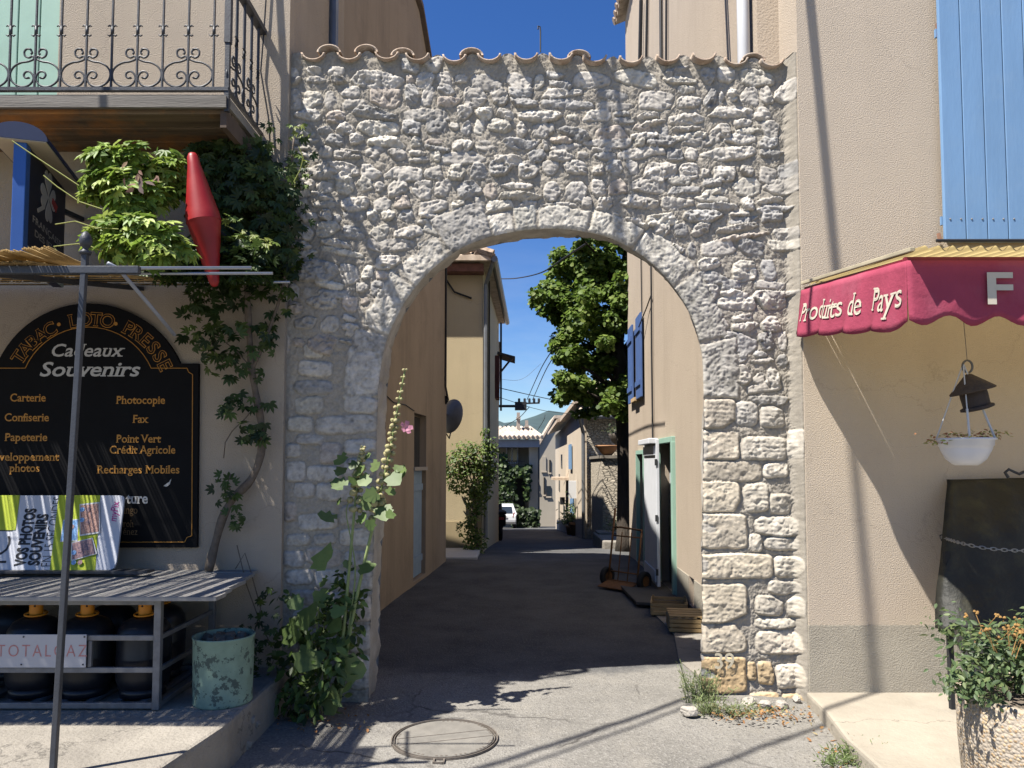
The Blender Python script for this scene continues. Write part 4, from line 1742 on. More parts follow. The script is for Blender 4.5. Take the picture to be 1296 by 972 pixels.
# next house of the left row, in shade past the yellow one
nh = thing('shaded_row_house', 'dim house front continuing the left row past the yellow house', 'house', (-2, 30, gz(30)))
b = MB()
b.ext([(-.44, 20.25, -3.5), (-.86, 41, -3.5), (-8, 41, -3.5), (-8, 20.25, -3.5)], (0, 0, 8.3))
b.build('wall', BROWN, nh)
b = MB()
b.ext([(-.30, 20.22, 4.81), (-.72, 41.2, 4.81), (-4, 41.2, 6.0), (-4, 20.22, 6.0)], (0, 0, .14))
b.build('roof', ROOFT, nh)
b = MB()
for y_ in (24, 28.5, 33):
    b = MB()
    b.box(-.64 - (y_ - 24) * .02, -.46 - (y_ - 24) * .02, y_, y_ + 1.0, .6, 2.2)
    b.build('shutter', DEEPBLUE, nh)
# ------------------------------------------------------------------ shop sign on the wall
SY = LY - .035


def sg(x, y, d=0.0):
    p = at(x, y, SY)
    return Vector((p.x, SY - d, p.z))


BLACKP = mat('black_sign_paint', (0.008, 0.008, 0.009), 0.75, 0.15, 6, spec=.12)
GOLD = mat('gold_lettering', (0.52, 0.235, 0.035), 0.6, 0.15, 30)
DIMGOLD = mat('worn_gold_lettering', (0.16, 0.10, 0.045), 0.7, 0.3, 50)
PALE = mat('pale_lettering', (0.55, 0.53, 0.50), 0.6, 0.1, 30)
sign = thing('shop_sign', 'black arch topped shop board with gold and white lettering on the left wall', 'sign', sg(112, 690))
out = [(-28, 693), (249, 693), (251, 460), (228, 460)]
cxs, cys, rr = 112, 510, 126
a0 = math.degrees(math.atan2(50, 116))
for k in range(25):
    t = R(a0 + (180 - 2 * a0) * k / 24)
    out.append((cxs + rr * math.cos(t), cys - rr * math.sin(t)))
out += [(-4, 460), (-28, 460)]
b = MB()
b.ext([sg(x, y) for x, y in out], (0, .033, 0))
b.build('board', BLACKP, sign)
b = MB()
inn = [(112 - 80, 466)]
r3, cy3 = 87, 501
a1 = math.degrees(math.atan2(35, 80))
inn = [(-20, 466), (32, 466)]
for k in range(21):
    t = R(180 - a1 - (180 - 2 * a1) * k / 20)
    inn.append((112 + r3 * math.cos(t), cy3 - r3 * math.sin(t)))
inn += [(192, 466), (237, 466), (239, 471), (244, 474), (243, 678), (237, 680), (234, 686), (-20, 686)]
ln = [sg(x, y, .002) for x, y in inn]
for p, q2 in zip(ln[:-1], ln[1:]):
    b.bar(p, q2, .004, .006, up=(0, 1, 0))
U, Wv, N = Vector((1, 0, 0)), Vector((0, 0, 1)), Vector((0, -1, 0))
pxm = SY / F
for s, x0, x1, yb, cap in (('Carterie', 13, 58, 508, 10), ('Confiserie', 6, 62, 533, 10), ('Papeterie', 6, 60, 558, 10), ('Développement', -17, 75, 583, 10), ('photos', 12, 50, 597, 10),
                           ('Photocopie', 147, 209, 511, 10), ('Fax', 168, 188, 535, 10), ('Point Vert', 147, 204, 560, 10), ('Crédit Agricole', 139, 222, 574, 10), ('Recharges Mobiles', 123, 227, 599, 10)):
    put_text(b, s, sg((x0 + x1) / 2, yb), U, Wv, N, cap * pxm / .70, bold=.012, fit=(x1 - x0) * pxm)
for word, a_, c_ in (('TABAC', 147, 119), ('LOTO', 102, 78.5), ('PRESSE', 63, 26.5)):
    put_text_arc(b, word, sg(112, 510), 99 * pxm, a_, c_, U, Wv, N, 17 * pxm / .70, bold=.030)
for a_ in (110.5, 70.8):
    c_ = sg(112 + 106 * math.cos(R(a_)), 510 - 106 * math.sin(R(a_)), .003)
    b.lathe([(.0, 0), (.013, .0), (.013, .002), (0, .002)], c_, 10, Matrix.Rotation(R(90), 3, 'X'))
b.build('gold_lettering', GOLD, sign)
b = MB()
for word, a_, c_ in (('TABAC', 147, 119), ('LOTO', 102, 78.5), ('PRESSE', 63, 26.5)):
    put_text_arc(b, word, sg(112, 510), 99 * pxm, a_, c_, U, Wv, N, 17 * pxm / .70, bold=-.004, lift=.0045)
b.build('letter_fill', BLACKP, sign)
b = MB()
put_text(b, 'Cadeaux', sg(112, 451), U, Wv, N, 16 * pxm / .70, bold=.014, shear=.25, fit=93 * pxm)
put_text(b, 'Souvenirs', sg(114, 476), U, Wv, N, 18 * pxm / .70, bold=.016, shear=.25, fit=128 * pxm)
put_text(b, 'ture', sg(159, 637), U, Wv, N, 13 * pxm / .70, bold=.02, align='L', fit=28 * pxm)
b.ext([sg(207, 615, .003), sg(214, 610, .003), sg(217, 606, .003), sg(215, 613, .003), sg(211, 616, .003)], (0, .002, 0))
b.build('white_lettering', PALE, sign)
b = MB()
put_text(b, 'ingo', sg(157, 650), U, Wv, N, 10 * pxm / .70, align='L', fit=17 * pxm)
put_text(b, 'roh', sg(156, 667), U, Wv, N, 9 * pxm / .70, align='L', fit=13 * pxm)
put_text(b, 'énez', sg(156, 677), U, Wv, N, 9 * pxm / .70, align='L', fit=18 * pxm)
b.build('worn_lettering', DIMGOLD, sign)

# ------------------------------------------------------------------ photo booth panel leaning on the counter
pan = thing('advert_panel', 'white and lime photo print advert panel leaning on the counter', 'advert panel', at(60, 722, 4.86))
A_ = at(144, 722, 4.86)
B_ = at(158, 627, 5.04)
L_ = at(-90, 722, 4.86)
wv = (B_ - A_)
uv = Vector((1, 0, 0))
wn_v = (at(-80, 627, 5.04) - L_)
nv_ = uv.cross(wv).normalized()
if nv_.y > 0:
    nv_ = -nv_


def pp(x, y, d=0.0):
    """pixel on the panel"""
    t = (722 - y) / 95.0
    xl = x - 14 * t
    base = A_ + uv * ((xl - 144) * 4.86 / F)
    return base + wv * t + nv_ * d


pts = [(-90, 722), (138, 722), (144, 719), (147, 712), (157, 632), (156, 628), (152, 627), (-76, 627)]
b = MB()
b.ext([pp(x, y) for x, y in pts], -nv_ * .015)
b.build('board', mat('white_board', (.60, .61, .66), .45, .03, 3), pan)
LIME = mat('lime_print', (.42, .50, .02), .5, .06, 5)
b = MB()
for poly in ([(-70, 627), (21, 627), (18, 672), (-76, 672)], [(72, 627), (126, 627), (121, 722), (64, 722)]):
    b.ext([pp(x, y, .0035) for x, y in poly], -nv_ * .003)
b.build('lime_print', LIME, pan)
b = MB()
uu2 = wv.normalized()
ww2 = -uv
put_text(b, 'VOS PHOTOS', pp(32.5, 717), uu2, ww2, nv_, 13 * pxm / .70, align='L', serif=False, bold=.05, fit=72 * pxm)
put_text(b, 'SOUVENIRS', pp(49.5, 716), uu2, ww2, nv_, 13 * pxm / .70, align='L', serif=False, bold=.05, fit=64 * pxm)
put_text(b, 'EN 15 SECONDES', pp(65.5, 717), uu2, ww2, nv_, 13 * pxm / .70, align='L', serif=False, bold=-.010, fit=87 * pxm)
put_text(b, 'ICI', pp(9, 713), uu2, ww2, nv_, 30 * pxm / .70, align='L', serif=False, bold=-.015, fit=42 * pxm)
b.build('black_lettering', mat('black_print', (.012, .012, .014), .5, .1, 5), pan)
b = MB()
put_text(b, 'myPix', pp(147, 661), uu2, ww2, nv_, 9 * pxm / .70, align='L', serif=False, bold=.01, shear=.2, fit=26 * pxm)
b.build('pink_lettering', mat('magenta_print', (.42, .02, .22), .5, .1, 5), pan)
pm = [mat('photo_print_white', (.62, .62, .62), .4, .05, 3)] + [mat('photo_print_' + nme, c_, .4, .4, 90, col2=c2) for nme, c_, c2 in
      (('sky', (.10, .30, .62), (.25, .42, .68)), ('faces', (.28, .12, .09), (.52, .32, .25)), ('crowd', (.05, .06, .16), (.40, .24, .20)))]
b = MB()
for i, poly in enumerate(([(79, 659), (99, 658), (98, 686), (76, 687)], [(100, 639), (126, 636), (127, 676), (101, 680)], [(91, 688), (118, 682), (124, 702), (91, 711)])):
    b.ext([pp(x, y, .006 + .003 * i) for x, y in poly], -nv_ * .0025)
    c_ = np.mean(poly, axis=0)
    b.ext([pp(c_[0] + (x - c_[0]) * .9, c_[1] + (y - c_[1]) * .9, .0075 + .003 * i) for x, y in poly], -nv_ * .0012, mi=i + 1)
    for k in range(5 if i else 2):
        xx, yy = poly[0][0] + 4 + (k % 3) * 8, poly[0][1] + 10 + (k // 3) * 12 + random.uniform(-3, 3)
        b.lathe([(0, 0), (.016, 0), (.016, .001), (0, .001)], pp(xx, yy, .009 + .003 * i), 10, nv_.to_track_quat('Z', 'Y').to_matrix(), mi=[1, 3, 2][k % 3])
b.build('photo_collage', pm, pan)
b = MB()
b.box(-3.6, at(210, 0, 4.86).x, 4.80, 4.90, .934, .95)
b.build('foot', DARKMETAL, pan)

# ------------------------------------------------------------------ counter, rack and gas bottles
GALV = mat('galvanised_steel', (.20, .20, .205), .55, .25, 15, metal=.35, bump=.15, bscale=100)
ct = thing('gas_rack', 'steel gas bottle rack under a grey plank counter', 'rack', (-3, 4.6, .25))
b = MB()
PLK = mat('grey_planks', (.30, .285, .265), .85, .25, 5, bump=.4, bscale=40, stretch=(.4, 5, 5))
y = 4.13
zc = .905
while y < 5.05:
    b.box(-6.5, -1.63 - .13 * (y - 4.13) / .9 + random.uniform(-.015, .015), y, y + .147, zc - .022, zc + random.uniform(0, .004))
    y += .152
b.build('counter_top', PLK, ct, bevel=.004)
b = MB()
rx = -2.0
for yy in (4.26, 5.02):
    b.box(rx - .03, rx + .01, yy - .018, yy + .018, .255, .883)
    b.box(-6.4, rx - .031, yy - .014, yy + .014, .84, .88)
    b.box(-6.4, rx - .031, yy - .014, yy + .014, .262, .295)
for zz in (.655, .475):
    b.box(-6.4, rx - .031, 4.248, 4.272, zz - .015, zz + .015)
    b.box(rx - .015, rx + .005, 4.28, 5.0, zz - .013, zz + .013)
b.box(rx - .015, rx + .005, 4.28, 5.0, .262, .292)
xq = at(111, 820, 4.25).x
b.box(xq, xq + .022, 4.25, 4.27, .492, .638)
x = rx - .12
while x > -5:
    b.box(x - .02, x + .02, 4.28, 5.0, .258, .28)
    x -= .155
b.build('frame', GALV, ct, bevel=.004)
b = MB()
zt_, zb_ = at(50, 803, 4.235).z, at(50, 845, 4.235).z
b.box(-4.2, xq, 4.234, 4.240, zb_, zt_)
pl = b.build('plate', mat('dull_white_plate', (.50, .49, .50), .5, .06, 6, stain=.25, stain_scale=6, stain_col=(.36, .34, .33)), ct, bevel=.002)
b = MB()
put_text(b, 'TOTALGAZ', at(53, 831, 4.234), U, Wv, N, 15 * 4.234 / F / .7, serif=False, bold=-.005, fit=112 * 4.234 / F, space=1.3, lift=.001)
b.build('faded_lettering', mat('faded_red', (.50, .22, .20), .7, .35, 60), pl)
b = MB()
for x_, y_ in ((30, 806), (107, 806), (27, 841), (105, 841)):
    b.lathe([(0, 0), (.005, 0), (.005, .003), (0, .004)], at(x_, y_, 4.233), 6, Matrix.Rotation(R(90), 3, 'X'))
b.build('rivets', DARKMETAL, pl)

GASB = mat('dark_bottle_paint', (.010, .012, .018), .38, .3, 8, spec=.35, stain=.3, stain_scale=7, stain_col=(.025, .025, .027))
ORANGE = mat('orange_cap', (.85, .30, .02), .5, .12, 12)
bot = thing('gas_bottle', 'dark gas bottle with orange cap', 'gas bottle', (0, 0, 0), 'gas bottles in the rack')
b = MB()
b.lathe([(.0, .035), (.10, .035), (.135, .055), (.148, .09), (.15, .12), (.15, .215), (.1515, .22), (.1515, .232), (.15, .237), (.15, .34), (.143, .385), (.118, .425), (.075, .448), (.03, .457), (0, .458)], (0, 0, 0), 28)
b.build('body', GASB, bot, smooth=True)
b = MB()
b.lathe([(.115, 0), (.128, 0), (.128, .05), (.115, .05), (.115, 0)], (0, 0, 0), 24, cap=False)
b.build('foot_ring', GASB, bot, smooth=True)
b = MB()
b.lathe([(.0, .452), (.035, .452), (.037, .46), (.037, .53), (.033, .537), (0, .538)], (0, 0, 0), 14)
cp = b.build('cap', ORANGE, bot, smooth=True)
b = MB()
b.tube([(.058 * math.cos(t), .058 * math.sin(t), .468 + .006 * math.sin(t)) for t in np.linspace(0, 2 * math.pi, 20, endpoint=False)], .0055, 6, closed=True)
b.tube([(-.058, 0, .468), (-.034, 0, .475)], .005, 5)
b.tube([(.058, 0, .468), (.034, 0, .475)], .005, 5)
b.build('handle', ORANGE, cp, smooth=True)
b = MB()
b.lathe([(0, 0), (.006, 0), (.006, .003), (0, .003)], (0, -.036, .518), 8, Matrix.Rotation(R(90), 3, 'X'))
b.build('vent_hole', DARKIN, cp)
spots = [(183, 4.47, 'gas bottle with orange cap in front row next to the rack post'),
         (110, 4.47, 'gas bottle with orange cap in front row, behind right end of the white plate'),
         (45, 4.47, 'gas bottle with orange cap in front row, partly behind the leftmost visible plate rivets'),
         (203, 4.84, 'gas bottle in rear row, its orange cap just behind the rack post'),
         (142, 4.84, 'gas bottle in rear row, seen between the two rightmost front bottles'),
         (16, 4.84, 'gas bottle in rear row, leftmost one seen')]
for i, (x_, Y_, lab) in enumerate(spots):
    loc = (at(x_, 800, Y_).x, Y_, .28)
    if i == 0:
        bot.location = loc
        bot['label'] = lab
    else:
        dup(bot, loc, lab, random.uniform(-.7, .7))

# bucket with flaking green paint
bk = thing('planter_bucket', 'old tin tub with flaking pale green paint beside the gas rack', 'tub', (at(282, 887, 4.42).x, 4.42, .25))
m = mat('flaking_green_paint', (.215, .31, .235), .8, .2, 10, bump=.2, bscale=30)
n_, l_ = m.node_tree.nodes, m.node_tree.links
pr = n_['Principled BSDF']
old = pr.inputs['Base Color'].links[0].from_socket
tcn = n_.new('ShaderNodeTexCoord')
nn_ = n_.new('ShaderNodeTexNoise')
nn_.inputs['Scale'].default_value = 15
nn_.inputs['Detail'].default_value = 6
nn_.inputs['Roughness'].default_value = .74
l_.new(tcn.outputs['Object'], nn_.inputs['Vector'])
mrn = n_.new('ShaderNodeMapRange')
mrn.inputs['From Min'].default_value = .55
mrn.inputs['From Max'].default_value = .565
l_.new(nn_.outputs['Fac'], mrn.inputs['Value'])
mxn = n_.new('ShaderNodeMix')
mxn.data_type = 'RGBA'
l_.new(mrn.outputs['Result'], mxn.inputs['Factor'])
l_.new(old, mxn.inputs['A'])
mxn.inputs['B'].default_value = (.06, .085, .07, 1)
l_.new(mxn.outputs['Result'], pr.inputs['Base Color'])
b = MB()
c_ = bk.location
b.lathe([(.0, 0), (.162, 0), (.167, .008), (.164, .02), (.168, .19), (.171, .372), (.176, .380), (.174, .388), (.165, .386), (.163, .33)], c_, 32, cap=False)
b.build('tub', m, bk, smooth=True)
b = MB()
prof = [(.0, .350), (.06, .358), (.12, .345), (.163, .335)]
b.lathe(prof, c_, 24, cap=False)
for i in range(14):
    t, q3 = random.uniform(0, 6.3), random.uniform(.02, .14)
    b.obox(c_ + Vector((q3 * math.cos(t), q3 * math.sin(t), .355)), (.05, .04, .04), Matrix.Rotation(random.uniform(0, 3), 3, 'Z') @ Matrix.Rotation(.6, 3, 'X'))
b.build('soil', mat('dry_soil', (.16, .13, .10), .95, .3, 20, bump=.8, bscale=60), bk)

# ------------------------------------------------------------------ bamboo sunshade on its post
ss = thing('bamboo_sunshade', 'bamboo reed sunshade on a steel frame over the shop front', 'sunshade', at(70, 970, 3.4))
GREYP = mat('grey_post_paint', (.055, .060, .072), .5, .15, 20, metal=.2, bump=.15, bscale=80)
top = at(108, 322, 3.4)
bot_ = at(67, 975, 3.4)
bot_.z = .25
b = MB()
b.bar(bot_, top, .025, .025, up=(0, 1, 0))
po = b.build('post', GREYP, ss, bevel=.003)
b = MB()
b.lathe([(0, 0), (.024, 0), (.026, .012), (.014, .02), (.012, .03), (.02, .038), (.028, .055), (.027, .075), (.018, .096), (.006, .108), (0, .11)], top, 14)
b.build('finial', DARKMETAL, po, smooth=True)


def zs(Y):
    return 2.565 + .185 * (Y - 3.4)


b = MB()
b.box(-6.5, at(186, 0, 3.4).x, 3.385, 3.415, zs(3.4) - .04, zs(3.4) - .005)
b.bar((-2.6, 3.4, zs(3.4) - .02), (-2.6, 5.14, zs(5.14) - .02), .03, .03)
b.bar((-4.0, 3.4, zs(3.4) - .02), (-4.0, 5.14, zs(5.14) - .02), .03, .03)
b.build('beam', GREYP, ss, bevel=.003)
ALU = mat('bare_aluminium', (.42, .43, .45), .4, .08, 10, metal=.6)
for (xe, ye, Y_) in ((318, 339, 3.62), (345, 346, 4.22), (367, 357, 4.85)):
    p = at(xe, ye, Y_)
    b = MB()
    b.tube([(-6.5, Y_, p.z - .01), p], .0085, 8)
    b.build('tube', ALU, ss, smooth=True)
b = MB()
b.tube([at(136, 333, 3.42), at(150, 340, 3.46), at(160, 352, 3.52), at(190, 387, 3.7), at(221, 424, 3.9)], .0095, 8)
b.build('crank', mat('grey_crank', (.30, .32, .37), .5, .1, 10, metal=.3), ss, smooth=True)
# reeds laid front to back, with chinks between them
REED = mat('bamboo_reed', (.47, .31, .13), .7, .35, 9, trans=.30, col2=(.60, .43, .20))
V, Fc = [], []
x = -6.4
nb = 0
while x < -2.22:
    w = random.uniform(.006, .012)
    y0 = 3.36 + random.uniform(-.03, .03)
    y1 = 5.10 - random.uniform(0, .05)
    if x > -2.25:
        y1 = 5.10 - (x + 2.25) * .35 - random.uniform(0, .08)
    zo = random.uniform(.008, .016)
    sag = random.uniform(-.004, .004)
    K = 5
    base = len(V)
    for k in range(K):
        yy = y0 + (y1 - y0) * k / (K - 1)
        zz = zs(yy) + zo + sag * math.sin(k * 2.1)
        xx = x + .004 * math.sin(k + x * 40)
        V += [(xx, yy, zz), (xx + w / 2, yy, zz + w * .5), (xx + w, yy, zz), (xx + w / 2, yy, zz - w * .5)]
    for k in range(K - 1):
        for j in range(4):
            Fc.append((base + k * 4 + j, base + k * 4 + (j + 1) % 4, base + (k + 1) * 4 + (j + 1) % 4, base + (k + 1) * 4 + j))
    x += w * random.uniform(.80, .95) + (random.uniform(.007, .013) if random.random() < .17 else 0)
mt = np_mesh('reed_mat', V, Fc, REED, ss)
b = MB()
for Y_ in np.linspace(3.45, 5.05, 9):
    b.tube([(-6.4, Y_, zs(Y_) + .002), (-2.24, Y_, zs(Y_) + .002)], .003, 4)
b.build('binding_wire', BLACKC, mt)
# loose curled reeds lifting at the front
V, Fc = [], []
x = -6.3
while x < at(88, 0, 3.4).x:
    w = random.uniform(.007, .012)
    base = len(V)
    lift = .055 + .03 * math.sin(x * 3.0) + random.uniform(-.008, .008)
    for k in range(4):
        yy = 3.30 + .30 * k / 3
        zz = zs(yy) + .02 + lift * (1 - (k / 3)) ** 1.2
        V += [(x, yy, zz), (x + w / 2, yy, zz + w / 2), (x + w, yy, zz), (x + w / 2, yy, zz - w / 2)]
    for k in range(3):
        for j in range(4):
            Fc.append((base + k * 4 + j, base + k * 4 + (j + 1) % 4, base + (k + 1) * 4 + (j + 1) % 4, base + (k + 1) * 4 + j))
    x += w * 1.05
np_mesh('curled_mat', V, Fc, REED, ss)

# ------------------------------------------------------------------ lottery sign standing out from the wall
Np = at(33, 315, 4.25)
Fp = at(81, 318, 4.95)
u3 = Vector((Fp.x - Np.x, Fp.y - Np.y, 0))
Lp = u3.length
u3.normalize()
n3 = u3.cross(Vector((0, 0, 1)))
if n3.x < 0:
    n3 = -n3
z0p = 2.83
Hp = at(33, 186, 4.25).z - z0p
O3 = Vector((Np.x, Np.y, z0p))
lot = thing('lottery_sign', 'blue lottery sign with white clover jutting from the shop wall', 'sign', O3)


def q3_(s, t, d=0.0):
    return O3 + u3 * (s * Lp) + Vector((0, 0, t * Hp)) + n3 * d


b = MB()
b.ext([q3_(0.02, 0, -.001), q3_(1, 0, -.001), q3_(1, 1, -.001), q3_(0.02, 1, -.001)], -n3 * .058)
b.build('panel', mat('navy_panel', (.012, .016, .040), .5, .1, 4), lot)
b = MB()
b.ext([q3_(-.085, -.02, .004), q3_(.015, -.02, .004), q3_(.015, 1.0, .004), q3_(-.085, 1.0, .004)], -n3 * .066)
b.build('frame', mat('royal_blue_frame', (.035, .12, .42), .45, .06, 5), lot, bevel=.004)
b = MB()
c_ = [(-.15, 0)] + [(.15 * math.cos(R(180 - k * 12)), .10 * math.sin(R(180 - k * 12))) for k in range(16)]
b.ext([O3 - u3 * .10 + n3 * (-.03 + a_) + Vector((0, 0, Hp + .004 + z_)) for a_, z_ in c_[1:]], u3 * (Lp + .25))
b.build('canopy', mat('dark_blue_canopy', (.018, .030, .085), .5, .1, 5), lot, smooth=False)
b = MB()
b.ext([O3 - u3 * .095 + n3 * a_ + Vector((0, 0, Hp - .0005)) for a_ in (-.172, .112)] + [O3 + u3 * (Lp + .14) + n3 * a_ + Vector((0, 0, Hp - .0005)) for a_ in (.112, -.172)], (0, 0, .004))
b.build('diffuser', mat('white_diffuser', (.50, .47, .42), .6, .05, 5), lot)
b = MB()


def heart(cx, cy, ang, s):
    pts = []
    for k in range(24):
        t = 2 * math.pi * k / 24
        hx = 16 * math.sin(t) ** 3 / 17
        hy = (13 * math.cos(t) - 5 * math.cos(2 * t) - 2 * math.cos(3 * t) - math.cos(4 * t)) / 17
        hy = (hy + 1) * .5
        hx *= .42
        c2, s2 = math.cos(R(ang)), math.sin(R(ang))
        pts.append((cx + s * (hx * c2 - hy * s2), cy + s * (hx * s2 + hy * c2)))
    return pts


def flat(pts, d):
    b.ext([q3_(x_, y_, d) for x_, y_ in pts], -n3 * .003)


asp = Hp / Lp
for ang, s in ((8, .29), (100, .28), (-82, .26), (188, .27)):
    hp = heart(0, 0, ang, s)
    flat([(.50 + x_ * asp * .95, .735 + y_) for x_, y_ in hp], .004)
flat([(.42, .63), (.40, .59), (.24, .50), (.22, .53), (.36, .61)], .004)
zt3 = Vector((0, 0, 1))
put_text(b, 'FRANÇAISE', q3_(.5, .375), u3, zt3, n3, .060, serif=True, fit=Lp * .78, lift=.003)
put_text(b, 'DES JEUX', q3_(.5, .265), u3, zt3, n3, .060, serif=True, fit=Lp * .64, lift=.003)
b.build('white_clover', mat('white_print', (.58, .55, .52), .5, .05, 5), lot)
b = MB()
flat([(.60, .775), (.74, .735), (.70, .665), (.58, .715)], .0065)
b.build('red_clover', mat('red_print', (.50, .03, .03), .5, .05, 5), lot)
b = MB()
flat([(.02, .0), (1, .0), (1, .055), (.02, .13)], .004)
b.build('pale_strip', mat('pale_aqua_print', (.30, .40, .40), .5, .05, 5), lot)
b = MB()
b.bar(q3_(1, .8, -.03), Vector((q3_(1, .8).x, LY, z0p + .8 * Hp)), .03, .03)
b.bar(q3_(1, .2, -.03), Vector((q3_(1, .2).x, LY, z0p + .2 * Hp)), .03, .03)
b.build('bracket', DARKMETAL, lot)

# ------------------------------------------------------------------ red tobacconist's lozenge
A3, B3 = at(243, 193, 4.42), at(272, 363, 4.42)
ax = (A3 - B3)
Lc = ax.length
Mc = ax.normalized().to_track_quat('Z', 'Y').to_matrix()
RED = mat('red_sign_plastic', (.33, .012, .014), .45, .18, 5, spec=.4, stain=.35, stain_scale=5, stain_col=(.38, .07, .06))
lz = thing('tobacco_sign', 'red double cone tobacconist lozenge hanging before the creeper', 'sign', B3)
b = MB()
b.lathe([(0, 0), (.018, .006), (.03, .03), (.034, .06), (.098, Lc * .47), (.10, Lc * .475)], B3, 28, Mc, cap=False)
b.build('lower_cone', RED, lz, smooth=True)
b = MB()
b.lathe([(.102, Lc * .475), (.101, Lc * .49), (.097, Lc * .54), (.038, Lc - .08), (.033, Lc - .03), (.022, Lc - .008), (0, Lc)], B3, 28, Mc, cap=False)
b.build('upper_cone', RED, lz, smooth=True)
b = MB()
pm_ = B3 + Mc @ Vector((0, 0, Lc * .5))
b.tube([pm_ + Vector((0, .08, 0)), Vector((pm_.x, LY, pm_.z))], .015, 8)
b.build('bracket', DARKMETAL, lz)

# ------------------------------------------------------------------ virginia creeper
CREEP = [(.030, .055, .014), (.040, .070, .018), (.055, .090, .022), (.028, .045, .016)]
LIT_TINTS = [(.22, .31, .045), (.27, .36, .06), (.17, .26, .04), (.33, .40, .10), (.14, .22, .035)]  # same creeper, with sunlight put into brighter leaf colours
vc = thing('virginia_creeper', 'virginia creeper climbing the corner of the shop and spilling over the sunshade', 'climbing plant', at(266, 715, 5.1))
BARK = mat('creeper_bark', (.16, .125, .095), .9, .3, 20, bump=.8, bscale=60, bdist=.01)
b = MB()
tr = [(264, 722), (272, 690), (282, 655), (296, 630), (318, 607), (330, 575), (331, 540), (325, 505), (319, 470), (316, 430), (314, 395), (312, 360), (306, 330), (300, 300)]
P = catmull([tuple(at(x_, y_, 5.06)) for x_, y_ in tr], 4)
b.tube([Vector(p) for p in P], [.030 - .010 * i / len(P) + .003 * math.sin(i) for i in range(len(P))], 8)
P = catmull([tuple(at(x_, y_, 5.05)) for x_, y_ in [(318, 470), (332, 440), (345, 405), (356, 370), (362, 330), (366, 280), (368, 220), (372, 175)]], 4)
b.tube([Vector(p) for p in P], [.012 - .006 * i / len(P) for i in range(len(P))], 6)
for pts_ in ([(326, 510), (310, 530), (294, 545), (285, 560), (283, 580)], [(322, 470), (300, 445), (275, 425), (255, 415)], [(296, 630), (288, 612), (292, 600)],
             [(298, 720), (310, 700), (318, 725), (330, 770), (322, 800)], [(306, 330), (270, 320), (235, 330)], [(300, 690), (312, 740), (330, 790), (345, 820)]):
    b.tube([at(x_, y_, 5.04) for x_, y_ in pts_], .004, 5)
b.build('trunk', BARK, vc, smooth=True)
r = np.random.default_rng(3)
PP, NN, SZ = [], [], []


def cluster(x0, x1, y0, y1, Y0, Y1, n, s=.066):
    for _ in range(n):
        x_, y_ = r.uniform(x0, x1), r.uniform(y0, y1)
        p = at(x_, y_, r.uniform(Y0, Y1))
        PP.append(p)
        NN.append((r.normal(.15, .3), -1, r.normal(.35, .3)))
        SZ.append(s)


cluster(248, 372, 205, 330, 4.75, 5.12, 700)
cluster(240, 340, 178, 260, 4.75, 5.1, 420)
for _ in range(1150):
    p = Vector((r.uniform(-2.25, -1.60), r.uniform(4.45, 5.1), 0))
    p.z = zs(p.y) + .02 + abs(r.normal(0, .11))
    PP.append(p)
    NN.append((r.normal(0, .3), -.3, .9))
    SZ.append(.075)
cluster(240, 330, 330, 395, 4.8, 5.1, 110)
cluster(330, 380, 240, 372, 5.0, 5.13, 100)
cluster(366, 394, 190, 330, 5.02, 5.12, 24, .055)
cluster(366, 396, 150, 240, 5.02, 5.12, 14, .05)
cluster(338, 372, 330, 420, 5.0, 5.12, 26, .06)
cluster(230, 275, 375, 430, 4.85, 5.05, 22)
cluster(245, 310, 405, 460, 4.9, 5.1, 36, .065)
cluster(255, 285, 440, 472, 4.9, 5.05, 9, .065)
cluster(318, 350, 405, 450, 4.95, 5.08, 18, .06)
cluster(285, 340, 455, 480, 4.95, 5.05, 14, .06)
cluster(285, 342, 495, 520, 4.95, 5.08, 10, .07)
cluster(300, 340, 535, 560, 4.95, 5.05, 20, .07)
cluster(282, 305, 500, 525, 4.95, 5.05, 14, .065)
cluster(270, 300, 600, 640, 4.95, 5.05, 14, .06)
cluster(288, 312, 640, 670, 4.95, 5.05, 10, .05)
cluster(300, 350, 740, 860, 4.85, 5.05, 42, .05)
cluster(335, 352, 150, 190, 4.95, 5.1, 8, .05)
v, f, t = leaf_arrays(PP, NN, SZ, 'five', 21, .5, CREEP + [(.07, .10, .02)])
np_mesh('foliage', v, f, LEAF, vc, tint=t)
# shoots over the sunshade, sunlight put into their brighter leaf tints
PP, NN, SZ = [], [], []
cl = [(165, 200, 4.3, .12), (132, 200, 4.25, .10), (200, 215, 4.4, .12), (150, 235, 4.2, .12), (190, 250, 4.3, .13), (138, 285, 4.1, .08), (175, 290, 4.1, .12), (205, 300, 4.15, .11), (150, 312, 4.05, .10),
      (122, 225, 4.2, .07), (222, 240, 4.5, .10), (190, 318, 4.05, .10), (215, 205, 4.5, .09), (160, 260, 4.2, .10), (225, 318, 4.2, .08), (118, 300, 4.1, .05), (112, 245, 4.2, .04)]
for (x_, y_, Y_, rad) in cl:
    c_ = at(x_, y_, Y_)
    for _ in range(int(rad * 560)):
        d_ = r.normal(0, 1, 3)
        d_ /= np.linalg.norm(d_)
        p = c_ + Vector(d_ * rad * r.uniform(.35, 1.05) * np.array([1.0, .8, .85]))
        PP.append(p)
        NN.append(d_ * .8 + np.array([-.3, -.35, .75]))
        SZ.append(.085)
v, f, t = leaf_arrays(PP, NN, SZ, 'five', 22, .45, LIT_TINTS + [(.10, .17, .03)])
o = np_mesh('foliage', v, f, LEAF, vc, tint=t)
o['label'] = 'bright green shoots over the sunshade, sunlight put into the leaf colour'
